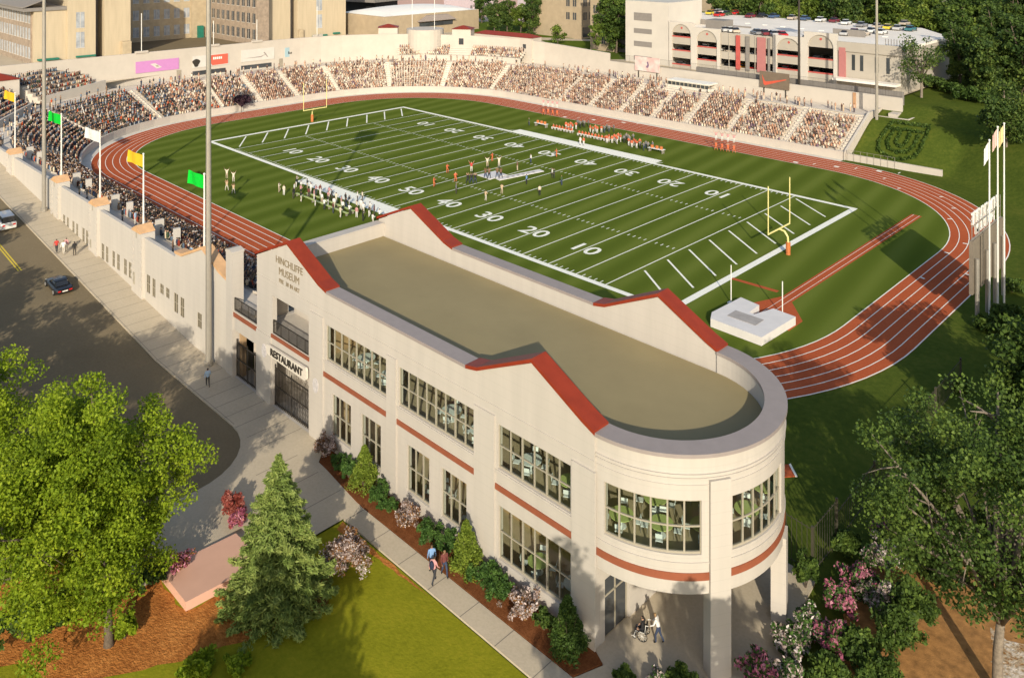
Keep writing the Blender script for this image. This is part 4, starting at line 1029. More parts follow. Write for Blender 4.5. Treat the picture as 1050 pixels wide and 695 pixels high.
# fences beside the museum
def picket(label, pts, h, step=.35):
    t = thing('picket_fence', label, 'fence', (*pts[0], 0), 'dark metal picket fences')
    for (x0, y0), (x1, y1) in zip(pts, pts[1:]):
        n = max(1, int(math.hypot(x1 - x0, y1 - y0) / step)); b = MB(); a = math.atan2(y1 - y0, x1 - x0)
        for k in range(n + 1):
            x, y = x0 + (x1 - x0) * k / n, y0 + (y1 - y0) * k / n
            b.box(x - .014, x + .014, y - .014, y + .014, .05, h)
        L = math.hypot(x1 - x0, y1 - y0); mx, my = (x0 + x1) / 2, (y0 + y1) / 2
        for z in (.3, h - .15): b.box(mx - L / 2, mx + L / 2, my - .015, my + .015, z, z + .04, rot=a)
        b.build('panel', 'pole_dark', t)
        MB().box(x1 - .07, x1 + .07, y1 - .07, y1 + .07, 0, h + .1).build('post', 'pole_dark', t)
    return t
M['pole_dark'] = flat('weathered_fence', (.055, .05, .035), .6)
picket('metal picket fence behind the rounded end of the museum', [(77.5, -50.3), (80.3, -50.6), (83.66, -50.98), (83.6, -47.2)], 3.2)
picket('metal picket fence climbing through the shaded grass towards the track', [(83.6, -47.0), (83.3, -40), (83.1, -33), (83.0, -26), (82.9, -19)], 2.4)
o = MB().prism([(76.6, -44.2), (78.2, -42.2), (77.2, -41.2), (75.6, -42.8)], .02, .09).build('red_pad', 'track', origin=(77.3, -42.8, 0)); props(o, 'small red pad with white edge behind the museum', 'pad')
MB().prism([(78.2, -42.2), (78.35, -42.1), (77.25, -41.0), (77.2, -41.2)], .02, .1).build('edge', 'linepaint', o).parent = o
# emblem hedge on the bank
HX0, HY0 = 49.8, 58.6
def hp(u, v): return (HX0 + u * .95, HY0 + .3 + v * .74)
hd = thing('emblem_hedge', 'clipped dark hedge emblem shaped like a shield with a U on the bank', 'hedge', (49.8, 58.6, 3))
def hedge_run(b, pts, w_=.30, h=.7):
    for (u0, v0), (u1, v1) in zip(pts, pts[1:]):
        n = max(1, int(math.hypot(u1 - u0, v1 - v0) / .28))
        for k in range(n + 1):
            u, v = u0 + (u1 - u0) * k / n, v0 + (v1 - v0) * k / n
            x, y = hp(u, v); z = bank_z(x, y)
            for q in range(9):
                r = .3; px_, py_, pz = x + rnd.uniform(-w_, w_) * .6, y + rnd.uniform(-w_, w_) * .6, z + rnd.uniform(0.05, h)
                a = Vector((rnd.gauss(0, 1), rnd.gauss(0, 1), rnd.gauss(0, 1))).normalized(); t = a.orthogonal().normalized(); s2 = a.cross(t)
                c = Vector((px_, py_, pz)); rr = rnd.uniform(.12, .24)
                b.quad(c + t * rr, c + s2 * rr, c - t * rr, c - s2 * rr)
def leaf_attr(o):
    me = o.data; n = len(me.polygons); at = me.attributes.new('leaf', 'FLOAT', 'FACE')
    v = np.clip(RNG.normal(.45, .25, n), 0, 1).astype(np.float32); at.data.foreach_set('value', v); return o
def add_run(name, pts):
    b = MB(); hedge_run(b, pts); leaf_attr(b.build(name, 'leaf_dark', hd))
SC_H = 1.0
sh = [(-3.6, 3.2), (-3.9, -2), (-3.2, -4.6), (-1.2, -6.0), (.4, -6.5), (2.0, -6.0), (3.6, -4.6), (4.0, -2), (3.8, 3.2)]
add_run('shield_outline', sh); add_run('shield_outline', [(-3.6, 3.2), (-3.3, 5.4), (3.6, 5.6), (3.8, 3.2), (-3.6, 3.0)])
add_run('letter_band', [(-2.3, 2.2), (-2.4, -1.6), (-1.4, -3.7), (.2, -4.3), (1.8, -3.7), (2.6, -1.6), (2.5, 2.2)])
add_run('letter_band', [(-.8, 2.0), (-.9, -1.2), (-.3, -2.2), (.5, -2.2), (1.0, -1.2), (1.0, 2.0)])
# ================================================================== PEOPLE
def hexc(h): return tuple(((int(h[i:i + 2], 16) / 255) ** 2.2) for i in (0, 2, 4))
def rnd_mat(name, cols, rough=.8):
    m, n, l, p = new_mat(name); oi = n.new('ShaderNodeObjectInfo')
    r = n.new('ShaderNodeValToRGB'); r.color_ramp.interpolation = 'CONSTANT'; e = r.color_ramp.elements
    while len(e) < len(cols): e.new(.5)
    for k, c in enumerate(cols): e[k].position = k / len(cols); e[k].color = (*c, 1)
    l.new(oi.outputs['Random'], r.inputs[0]); l.new(r.outputs[0], p.inputs['Base Color']); p.inputs['Roughness'].default_value = rough; return m
M['skin'] = rnd_mat('skin', [(.45, .26, .17), (.50, .30, .20), (.30, .16, .09), (.12, .06, .035), (.42, .24, .16), (.20, .11, .06)], .6)
M['hair'] = rnd_mat('hair', [(.02, .014, .01), (.05, .03, .018), (.11, .065, .03), (.012, .01, .01), (.25, .16, .07)], .6)
m, n, l, p = new_mat('top_cloth'); oi = n.new('ShaderNodeObjectInfo'); l.new(oi.outputs['Color'], p.inputs['Base Color']); p.inputs['Roughness'].default_value = .85; M['top'] = m
M['trousers_dark'] = rnd_mat('trousers_dark', [(.025, .027, .035), (.04, .05, .08), (.015, .015, .016), (.06, .05, .04), (.03, .045, .09)])
M['trousers_pale'] = rnd_mat('trousers_pale', [(.50, .46, .38), (.58, .55, .48), (.42, .34, .24), (.55, .50, .42)])
M['trousers_white'] = flat('trousers_white', (.62, .60, .56), .8, var=.03)
M['trousers_orange'] = flat('trousers_orange', (.52, .14, .05), .8, var=.03)
M['helmet'] = flat('helmet_white', (.66, .64, .60), .3, var=.02)
M['hat_dark'] = flat('band_hat', (.05, .05, .055), .6)
BONES = ['torso', 'head', 'armU', 'armL', 'hand', 'legU', 'legL', 'foot']
def person_mesh(name, J, mats, sleeve=True, hat=None):
    """J: joint name -> (x, y, z); a single skinned body, faces coloured by the limb they belong to"""
    order = ['pelvis', 'belly', 'chest', 'neck', 'head', 'crown', 'shL', 'elL', 'wrL', 'haL', 'shR', 'elR', 'wrR', 'haR', 'hiL', 'knL', 'anL', 'toL', 'hiR', 'knR', 'anR', 'toR']
    E_ = [(0, 1), (1, 2), (2, 3), (3, 4), (4, 5), (2, 6), (6, 7), (7, 8), (8, 9), (2, 10), (10, 11), (11, 12), (12, 13), (0, 14), (14, 15), (15, 16), (16, 17), (0, 18), (18, 19), (19, 20), (20, 21)]
    rad = dict(pelvis=.15, belly=.135, chest=.155, neck=.06, head=.098, crown=.085, sh=.068, el=.047, wr=.034, ha=.04, hi=.10, kn=.068, an=.046, to=.04)
    me = bpy.data.meshes.new('p'); me.from_pydata([J[k] for k in order], E_, [])
    o = bpy.data.objects.new('p', me); COL.objects.link(o)
    sk = o.modifiers.new('s', 'SKIN'); sk.use_smooth_shade = True
    su = o.modifiers.new('u', 'SUBSURF'); su.levels = 1; su.render_levels = 1
    for k, vtx in zip(order, me.skin_vertices[0].data):
        r = rad.get(k) or rad[k[:2]]
        vtx.radius = (r * (1.18 if k in ('chest', 'pelvis', 'belly') else 1), r * (.80 if k in ('chest', 'pelvis', 'belly') else 1)); vtx.use_root = k == 'pelvis'
    dg = bpy.context.evaluated_depsgraph_get(); ev = o.evaluated_get(dg)
    out = bpy.data.meshes.new_from_object(ev); bpy.data.objects.remove(o); bpy.data.meshes.remove(me); out.name = name
    seg = [('pelvis', 'belly', 1), ('belly', 'chest', 1), ('chest', 'neck', 1), ('neck', 'head', 0), ('head', 'crown', 0)]
    for s_ in 'LR':
        seg += [('chest', 'sh' + s_, 1), ('sh' + s_, 'el' + s_, 1), ('el' + s_, 'wr' + s_, 1 if sleeve else 0), ('wr' + s_, 'ha' + s_, 0), ('pelvis', 'hi' + s_, 2), ('hi' + s_, 'kn' + s_, 2), ('kn' + s_, 'an' + s_, 2), ('an' + s_, 'to' + s_, 4)]
    A = np.array([J[a] for a, b_, c in seg]); Bv = np.array([J[b_] for a, b_, c in seg]); cm = [c for a, b_, c in seg]
    out.materials.clear()
    for k in mats: out.materials.append(M[k])
    face_dir = Vector(J['face']) if 'face' in J else Vector((0, -1, 0))
    idx = []; hd_ = Vector(J['head']); top = Vector(J['crown']); up = (top - Vector(J['neck'])).normalized()
    for pl in out.polygons:
        c = np.array(pl.center); d = Bv - A
        t = np.clip(((c - A) * d).sum(1) / np.maximum((d * d).sum(1), 1e-9), 0, 1)
        k = int(np.argmin((((A + d * t[:, None]) - c) ** 2).sum(1))); mi = cm[k]
        if k in (3, 4):
            v = Vector(pl.center) - hd_; h = v.dot(up); f = v.dot(face_dir)
            if h > .075 or (f < .02 and h > -.06): mi = 3
        idx.append(mi)
    out.polygons.foreach_set('material_index', idx)
    out.polygons.foreach_set('use_smooth', [True] * len(out.polygons))
    return out
def pose(kind):
    J = dict(pelvis=(0, 0, .95), belly=(0, 0, 1.12), chest=(0, 0, 1.36), neck=(0, -.01, 1.50), head=(0, -.03, 1.62), crown=(0, -.02, 1.70))
    for s_, q in (('L', 1), ('R', -1)):
        J.update({'sh' + s_: (q * .19, 0, 1.42), 'el' + s_: (q * .25, .03, 1.14), 'wr' + s_: (q * .26, -.06, .90), 'ha' + s_: (q * .25, -.09, .80),
                  'hi' + s_: (q * .095, 0, .90), 'kn' + s_: (q * .11, -.01, .49), 'an' + s_: (q * .115, .02, .09), 'to' + s_: (q * .13, -.13, .04)})
    if kind == 'walk':
        J.update(hiL=(.09, 0, .9), knL=(.1, -.17, .52), anL=(.1, -.22, .11), toL=(.11, -.38, .07), knR=(-.1, .06, .5), anR=(-.1, .30, .16), toR=(-.11, .2, .05), elL=(.26, .12, 1.16), wrL=(.27, .10, .92), haL=(.26, .08, .83), elR=(-.26, -.06, 1.15), wrR=(-.25, -.24, .98), haR=(-.24, -.31, .92))
    if kind == 'arms_up':
        for s_, q in (('L', 1), ('R', -1)): J.update({'el' + s_: (q * .34, -.02, 1.62), 'wr' + s_: (q * .44, -.04, 1.86), 'ha' + s_: (q * .48, -.04, 1.96)})
    if kind == 'lift':
        for s_, q in (('L', 1), ('R', -1)): J.update({'el' + s_: (q * .24, -.16, 1.52), 'wr' + s_: (q * .15, -.14, 1.78), 'ha' + s_: (q * .12, -.12, 1.87), 'kn' + s_: (q * .2, -.03, .49), 'an' + s_: (q * .26, .02, .09), 'to' + s_: (q * .29, -.13, .04)})
    if kind == 'play':
        for s_, q in (('L', 1), ('R', -1)): J.update({'el' + s_: (q * .3, -.1, 1.18), 'wr' + s_: (q * .2, -.32, 1.22), 'ha' + s_: (q * .12, -.38, 1.24)})
        J.update(knL=(.14, -.16, .52), anL=(.16, -.02, .1), toL=(.18, -.17, .04))
    if kind == 'push':
        J.update(chest=(0, -.12, 1.34), belly=(0, -.04, 1.12), neck=(0, -.17, 1.48), head=(0, -.22, 1.59), crown=(0, -.21, 1.68))
        for s_, q in (('L', 1), ('R', -1)): J.update({'sh' + s_: (q * .19, -.13, 1.40), 'el' + s_: (q * .25, -.22, 1.14), 'wr' + s_: (q * .24, -.44, 1.02), 'ha' + s_: (q * .23, -.52, 1.0)})
        J.update(knL=(.1, -.16, .5), anL=(.1, -.12, .1), toL=(.11, -.27, .05), knR=(-.1, .08, .5), anR=(-.1, .3, .14), toR=(-.11, .18, .05))
    if kind == 'sit':
        J.update(pelvis=(0, 0, .50), belly=(0, .03, .66), chest=(0, .02, .90), neck=(0, 0, 1.04), head=(0, -.03, 1.16), crown=(0, -.02, 1.24))
        for s_, q in (('L', 1), ('R', -1)):
            J.update({'sh' + s_: (q * .19, .01, .96), 'el' + s_: (q * .25, .02, .70), 'wr' + s_: (q * .2, -.2, .58), 'ha' + s_: (q * .15, -.29, .57),
                      'hi' + s_: (q * .1, -.03, .48), 'kn' + s_: (q * .13, -.43, .50), 'an' + s_: (q * .13, -.42, .1), 'to' + s_: (q * .14, -.56, .05)})
    if kind == 'cheer_sit':
        J = pose('sit')
        for s_, q in (('L', 1), ('R', -1)): J.update({'el' + s_: (q * .32, -.05, 1.14), 'wr' + s_: (q * .3, -.12, 1.38), 'ha' + s_: (q * .3, -.12, 1.47)})
    return J
PM = {}
def pmesh(kind, tr, sleeve=True):
    k = (kind, tr, sleeve)
    if k not in PM: PM[k] = person_mesh('person_body', pose(kind), ['skin', 'top', tr, 'hair', 'rubber'], sleeve)
    return PM[k]
NPERS = [0]
def person(label, x, y, z, kind, face_deg, top, tr='trousers_dark', group=None, s=1.0, sleeve=True):
    """face_deg: plan direction the person faces, degrees from +x"""
    o = bpy.data.objects.new('person', pmesh(kind, tr, sleeve)); link(o)
    o.location = (x, y, z); o.rotation_euler = (0, 0, R_(face_deg + 90)); o.scale = (s, s, s)
    o.color = (*top, 1); NPERS[0] += 1; return props(o, label, 'person', group)
C = dict(white=(.66, .64, .60), orange=(.56, .12, .05), red=(.45, .04, .03), navy=(.02, .03, .07), black=(.014, .014, .015), grey=(.16, .16, .16), blue=(.16, .28, .48), tan=(.45, .33, .20), maroon=(.13, .035, .03), pink=(.5, .25, .25), green=(.05, .09, .03), cream=(.6, .52, .40), pale_blue=(.36, .48, .60), brown=(.15, .085, .05), yellow=(.58, .42, .08))
ORD = ['first', 'second', 'third', 'fourth', 'fifth', 'sixth', 'seventh', 'eighth', 'ninth', 'tenth', 'eleventh', 'twelfth', 'thirteenth', 'fourteenth', 'fifteenth', 'sixteenth', 'seventeenth', 'eighteenth', 'nineteenth', 'twentieth']
# pavement and path
PW = KH + .01
person('person in white top and dark trousers walking in a street group of three', -3.0, -68.3, street_z(-3.0) + KH, 'walk', 150, C['white'], 'trousers_pale', s=1.0)
person('person in red and dark clothes on the street side of a group of three', -3.9, -68.8, street_z(-3.9) + KH, 'walk', 150, C['red'])
person('person in pale pink top in the middle of the street group', -3.55, -67.8, street_z(-3.55) + KH, 'stand', 130, C['pink'], 'trousers_pale')
person('person in black walking alone on the pavement near the street group', -1.9, -67.4, street_z(-1.9) + KH, 'stand', 160, C['black'])
person('person in pale blue top and dark trousers near the museum gate', 34.3, -67.8, PW, 'walk', 160, C['pale_blue'])
p_ = person('person with dark backpack walking on the path, nearest the lawn', 66.9, -69.0 + .55, PW, 'walk', 100, C['pink'])
person('person in blue top on the path beside the one in maroon', 66.05, -67.9, PW, 'stand', 150, C['blue'])
person('person in maroon shirt and dark trousers walking towards the museum end', 66.95, -67.6, PW, 'walk', -20, C['maroon'])
bp = MB(); bp.ell((66.9, -68.62, PW + 1.22), (.19, .14, .27), 10, 6); bk = bp.build('backpack', 'navycloth' if 'navycloth' in M else M.setdefault('navycloth', flat('navy_cloth', (.02, .025, .05), .8)), origin=(66.9, -68.62, PW + 1.0)); props(bk, 'dark backpack on the back of the person walking on the path', 'backpack')
# wheelchair and pusher under the drum
wx, wy = 78.75, -62.55; fa = 200; ca, sa = math.cos(R_(fa)), math.sin(R_(fa))
def wl(u, v): return (wx + u * ca - v * sa, wy + u * sa + v * ca)
wc = thing('wheelchair', 'black wheelchair carrying a seated person under the rounded end', 'wheelchair', (wx, wy, PW))
def wheel(name, u, v, r, t_):
    b = MB(); pts = []
    for a in fr(0, 2 * PI, 18)[:-1]: x, y = wl(u + r * math.cos(a), v); pts.append((x, y, PW + r + r * math.sin(a)))
    b.tube(pts + pts[:1], t_, 5, caps=False)
    o = b.build(name, 'rubber', wc); b = MB(); c = wl(u, v)
    for a in fr(0, PI, 5)[:-1]:
        p0, p1 = wl(u + r * math.cos(a), v), wl(u - r * math.cos(a), v); b.tube([(*p0, PW + r + r * math.sin(a)), (*p1, PW + r - r * math.sin(a))], .008, 4)
    b.build('spokes', 'polewhite', o)
for v in (-.3, .3): wheel('wheel', -.05, v, .30, .025); wheel('caster', .42, v * .8, .1, .02)
b = MB()
for v in (-.26, .26):
    b.tube([(*wl(-.25, v), PW + .95), (*wl(-.2, v), PW + .48), (*wl(.35, v), PW + .48), (*wl(.45, v), PW + .18), (*wl(.6, v), PW + .12)], .018, 5); b.tube([(*wl(-.25, v), PW + .95), (*wl(-.42, v), PW + .98)], .018, 5)
b.build('frame', 'polewhite', wc)
b = MB(); b.extr([(*wl(-.2, -.25), PW + .44), (*wl(.3, -.25), PW + .44), (*wl(.3, .25), PW + .44), (*wl(-.2, .25), PW + .44)], (0, 0, .05)); b.build('seat', 'black', wc)
b = MB(); q0, q1 = wl(-.22, -.25), wl(-.22, .25); b.extr([(*q0, PW + .5), (*q1, PW + .5), (*q1, PW + .9), (*q0, PW + .9)], (-.04 * ca, -.04 * sa, 0)); b.build('backrest', 'black', wc)
q = wl(-.02, 0); person('seated person in dark clothes riding in the wheelchair', q[0], q[1], PW + .02, 'sit', fa, C['black'])
q = wl(-.95, 0); person('person in white top and black trousers pushing the wheelchair', q[0], q[1], PW, 'push', fa, C['white'])
# players, officials and cheerleaders at midfield
GZ = .03
def gpt(px, py, z=0.):        # plan position of a spot measured in the photograph, solved once from the camera survey
    f, yaw, cx, cy, cz, hy = 863.08, 2.34949931, 107.843, -102.893, 40.856, -61.796
    d = f * (cz - z) / (py - hy); q_ = (px - 525) / f * d
    return cx + d * math.cos(yaw) + q_ * math.sin(yaw), cy + d * math.sin(yaw) - q_ * math.cos(yaw)
MID = [('orange player on the left edge of the midfield group, nearest camera', 444.9, 192, 'play', 'orange', 'trousers_orange', 30), ('orange player left of the first cheer stunt, farther out', 458.6, 178, 'play', 'orange', 'trousers_orange', 0),
       ('orange player between the left players and the first cheer stunt', 467, 187, 'play', 'orange', 'trousers_orange', -20), ('person in dark clothes standing behind the left orange players', 467.7, 199, 'stand', 'grey', 'trousers_dark', 60),
       ('orange player partly behind the two right hand cheer stunts', 505, 166, 'play', 'orange', 'trousers_orange', 200), ('person in brown standing right of the cheer stunts', 530.6, 175.5, 'stand', 'brown', 'trousers_pale', 200),
       ('person in white top and black trousers by the far forty number', 544.3, 167.5, 'stand', 'white', 'trousers_dark', 250), ('person in blue standing at the right end of the long mat', 540, 189.5, 'stand', 'blue', 'trousers_dark', 200),
       ('person in tan crouching forward in front of the long mat', 514.6, 199.5, 'play', 'tan', 'trousers_pale', 120), ('person in tan bending near the yard line left of the mats', 498, 206.5, 'play', 'tan', 'trousers_pale', 100),
       ('person in pale top and grey trousers alone right of the mats', 553.4, 201, 'stand', 'cream', 'trousers_dark', 170), ('person in white top and dark trousers in the pair right of midfield', 566.2, 182.5, 'stand', 'white', 'trousers_dark', 230),
       ('person in black beside the one in white right of midfield', 568.2, 183.2, 'stand', 'black', 'trousers_dark', 230), ('person in dark green standing farthest right of the midfield people', 576, 190.5, 'stand', 'green', 'trousers_dark', 190),
       ('orange player near the far fifty number alone', 570.9, 161.5, 'play', 'orange', 'trousers_orange', 220), ('person in dark green on the grass beyond the far sideline', 542.6, 129, 'stand', 'green', 'trousers_dark', 250),
       ('person in navy and white left of the museum gable on the apron', 366.5, 207, 'stand', 'white', 'trousers_dark', 60), ('second person on the apron, right of the one in navy', 371.5, 207, 'stand', 'cream', 'trousers_dark', 70)]
for lab, px, py, k, c, tr, fa_ in MID:
    x, y = gpt(px, py); person(lab, x, y, GZ, k, fa_, C[c], tr, 'players and helpers on the field')
def stunt(where, x, y, z, fa_, bases=2, cb='black', cf='red', trb='trousers_dark', trf='trousers_pale', g='cheerleaders in stunts'):
    a = R_(fa_ + 90)
    for k in range(bases):
        q_ = (k - (bases - 1) / 2) * .62
        person(('%s cheer base lifting the flyer of %s' % (('left', 'middle', 'right')[k] if bases == 3 else ('left', 'right')[k] if bases == 2 else 'single', where)), x + q_ * math.cos(a), y + q_ * math.sin(a), z, 'lift', fa_, C[cb], trb, g, sleeve=False)
    person('flyer with raised arms atop %s' % where, x, y, z + 1.93, 'arms_up', fa_, C[cf], trf, g, sleeve=False)
x, y = gpt(483.4, 188.5); stunt('the left midfield stunt', x, y, GZ, -45, 3, 'black', 'red')
x, y = gpt(499.7, 184); stunt('the middle midfield stunt', x, y, .15, -45, 2, 'brown', 'cream')
x, y = gpt(511.7, 183.6); stunt('the right midfield stunt', x, y, .15, -45, 2, 'brown', 'cream')
x, y = gpt(232.6, 196); stunt('the left stunt pair beside the near track', x, y, GZ, -45, 1, 'tan', 'cream', 'trousers_pale')
x, y = gpt(239.4, 199.5); stunt('the right stunt pair beside the near track', x, y, GZ, -45, 1, 'tan', 'cream', 'trousers_pale')
for k, px in enumerate((557.2, 562, 566.6, 571.2)):
    x, y = gpt(px, 118.5 + k * .55); stunt('the %s stunt of the left far track row' % ORD[k], x, y, GZ, -60, 1, 'orange', 'pink', 'trousers_orange', 'trousers_white')
for k, px in enumerate((734.2, 740.4, 746.4, 752.6)):
    x, y = gpt(px, 154.6 + k * 1.0); stunt('the %s stunt of the right far track row' % ORD[k], x, y, GZ, -60, 1, 'orange', 'pink', 'trousers_orange', 'trousers_white')
# marching band beside the near sideline
BAND = []
for row, (yy, x0, x1, n_) in enumerate([(-28.6, -15.5, 6.5, 11), (-29.5, -14.5, 8.0, 13), (-31.0, -12.6, 9.0, 12), (-32.6, -14.8, 3.0, 8)]):
    for k in range(n_):
        BAND.append((row, k, x0 + (x1 - x0) * k / (n_ - 1) + rnd.uniform(-.5, .5), yy + rnd.uniform(-.35, .35)))
rowname = ['row nearest the apron', 'second row from the apron', 'third row from the apron', 'row nearest the track']
for row, k, x, y in BAND:
    c = rnd.choice(['white', 'cream', 'pink', 'black', 'maroon', 'black', 'white']); tr = rnd.choice(['trousers_pale', 'trousers_white', 'trousers_dark', 'trousers_pale'])
    nm = {'white': 'white', 'cream': 'cream', 'pink': 'pink', 'black': 'black', 'maroon': 'maroon'}[c]
    person('band member in %s top, %s from the left in the %s' % (nm, ORD[k], rowname[row]), x, y, GZ, rnd.choice(['stand', 'play', 'play']), rnd.choice([70, 90, 110, 45]), C[c], tr, 'band members beside the near sideline')
# team on the far sideline
for k in range(7): person('player in orange, %s from the left on the left team bench' % ORD[k], -13.1 + k * .85, 32.42, .0, 'sit', -90 + rnd.uniform(-15, 15), C['orange'], 'trousers_white', 'seated team players')
for k in range(10): person('player in orange, %s from the left on the right team bench' % ORD[k], -5.4 + k * .86, 31.82, .0, 'sit', -90 + rnd.uniform(-15, 15), C['orange'], 'trousers_white', 'seated team players')
def cluster(where, px, py, n_, c, tr, spread=1.3):
    x0, y0 = gpt(px, py)
    pts = []
    for k in range(n_):
        a = 2.4 * k; r = spread * math.sqrt((k + .3) / n_); pts.append((x0 + r * math.cos(a) * 1.1, y0 + r * math.sin(a) * 1.2))
    pts.sort()
    for k, (x, y) in enumerate(pts):
        person('player in %s, %s from the left in the %s' % (c, ORD[k], where), x, y, GZ, rnd.choice(['stand', 'play']), rnd.uniform(-120, -40), C[c if c != 'grey' else 'grey'], tr, 'standing team players on the far sideline')
cluster('cluster left of the first grey cluster', 585.5, 133.5, 6, 'orange', 'trousers_white'); cluster('first grey cluster behind the benches', 598, 131, 5, 'grey', 'trousers_dark')
cluster('cluster right of the first grey cluster', 611, 137, 5, 'orange', 'trousers_white'); cluster('second grey cluster behind the benches', 623, 136, 4, 'grey', 'trousers_dark')
cluster('largest orange cluster right of the benches', 630.5, 146.5, 8, 'orange', 'trousers_white', 1.6); cluster('third grey cluster right of the benches', 643, 146, 6, 'grey', 'trousers_dark', 1.5)
cluster('rightmost orange cluster', 650.5, 151, 6, 'orange', 'trousers_white'); cluster('rightmost grey cluster beside the table', 663, 154, 5, 'grey', 'trousers_dark')
x, y = gpt(595, 149); person('player in white standing alone on the far apron, left one', x, y, GZ, 'stand', -90, C['white'], 'trousers_white', 'players and helpers on the field')
x, y = gpt(598.5, 149.5); person('player in orange standing alone on the far apron, right one', x, y, GZ, 'stand', -90, C['orange'], 'trousers_white', 'players and helpers on the field')
# the near concourse
for k, (x, y, c, tr, kk) in enumerate([(17.2, -63.6, 'brown', 'trousers_dark', 'stand'), (20.5, -63.0, 'pale_blue', 'trousers_pale', 'walk'), (21.9, -63.5, 'cream', 'trousers_dark', 'stand'), (-12.4, -63.4, 'black', 'trousers_dark', 'stand'), (-9.9, -63.3, 'black', 'trousers_dark', 'walk'), (2.2, -63.3, 'black', 'trousers_dark', 'stand'), (4.4, -62.6, 'pale_blue', 'trousers_pale', 'stand'), (7.0, -63.0, 'brown', 'trousers_dark', 'walk')]):
    person('person in %s standing on the concourse, %s from the museum along the street wall' % (c.replace('_', ' '), ORD[[2, 1, 0, 7, 6, 5, 4, 3][k]]), x, y, CZ + .01, kk, rnd.uniform(40, 140), C[c], tr, 'people on the near concourse')
N_FIELD = NPERS[0]
# ---- crowd
CAMV = (107.843, -102.893, 40.856)
def hidden_from_front(x, y, z):
    t = (-65.2 - CAMV[1]) / (y - CAMV[1])
    X, Z_ = CAMV[0] + (x - CAMV[0]) * t, CAMV[2] + (z - CAMV[2]) * t
    if X > 38.2 and Z_ < 12.8: return True
    if X > 32.7 and X < 34.3 and Z_ < 11.9: return True
    if X < 32.9 and Z_ < 8.4 + (1.6 if X > 22 else 0): return True
    if X > 34 and X < 38.6 and Z_ < 8.2: return True
    t = (-50.0 - CAMV[1]) / (y - CAMV[1]) if y > -50 else 1
    X, Z_ = CAMV[0] + (x - CAMV[0]) * t, CAMV[2] + (z - CAMV[2]) * t
    return X > 38.2 and Z_ < 12.8 and y > -50
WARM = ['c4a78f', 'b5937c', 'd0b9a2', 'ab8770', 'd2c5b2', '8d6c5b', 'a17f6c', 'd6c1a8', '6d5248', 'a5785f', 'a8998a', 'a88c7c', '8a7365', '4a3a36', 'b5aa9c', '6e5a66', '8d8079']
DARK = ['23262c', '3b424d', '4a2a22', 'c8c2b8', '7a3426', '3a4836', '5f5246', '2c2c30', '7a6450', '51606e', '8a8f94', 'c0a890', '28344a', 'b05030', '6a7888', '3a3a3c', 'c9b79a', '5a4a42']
def cname(c):
    r, g_, b_ = c; mx = max(c)
    if mx < .06: return 'black'
    if mx > .5 and min(c) > .35: return 'white'
    if b_ > r * 1.15: return 'blue'
    if g_ > r and g_ > b_: return 'green'
    if r > .3 and g_ < r * .4: return 'red'
    if r > .35: return 'tan'
    return 'brown' if r > b_ * 1.25 else 'grey'
seats = []
pitch = .60
s = 1.0
aisles = sorted(AISLES)
while s < STOT - 1.0:
    near = min(abs(s - a) for a in aisles) < .8
    if not near:
        for k in range(NR):
            d = D0 + RD * k + .36
            x, y, a = stand_pt(s, d)
            if rnd.random() < .10: continue
            if y < -64: continue
            fx = x; far_right = y > 45 and x > 16
            if far_right and (k > NR - 3 or rnd.random() < .06 + .10 * (x - 16) / 25): continue
            if y > 45 and -6 < x < 7.5 and k > NR - 4: continue
            seats.append((s, k, x, y, Z0 + RH * k, a))
    # corners have longer outer rows: add extra people there
    s += pitch
for (sa_, sb_) in ((SEG[0], SEG[0] + SEG[1]), (SEG[0] + SEG[1] + SEG[2], SEG[0] + SEG[1] + SEG[2] + SEG[3])):
    s = sa_ + .3
    while s < sb_:
        if min(abs(s - a) for a in aisles) > 1.0:
            for k in range(NR):
                if rnd.random() < (D0 + RD * k) / 35.0 * .9:
                    d = D0 + RD * k + .36; x, y, a = stand_pt(s, d)
                    if y > -64: seats.append((s, k, x, y, Z0 + RH * k, a))
        s += pitch
for k in range(4):
    for s in fr(S_UC + SEG[3] * .41, S_UC + SEG[3] * .85, 60):
        if abs(s - (S_UC + SEG[3] * .62)) < 2.2 or rnd.random() < .1: continue
        x, y, a = stand_pt(s, 15.5 + .75 * k + .4); seats.append((s, 20 + k, x, y, 8.0 + .5 * k, a))
for (p0, p1, back, z0, zt) in (((-85.3, -46.2), (-92.3, -31.5), (-6, -5), 8.0, 11.3), ((-66, -59.5), (-80.5, -49.8), (-9, -3.5), 7.9, 10.2)):
    V = Vector(back); ang = math.atan2(V.y, V.x)
    for k in range(7):
        h = (z0 - .9) + (zt - z0 + .9) * k / 6
        for t_ in fr(.02, .98, 32):
            if rnd.random() < .08: continue
            q = Vector(p0) * (1 - t_) + Vector(p1) * t_ + V.normalized() * .5 + V * ((k + .5) / 7); seats.append((0, 30 + k, q.x, q.y, h, ang))
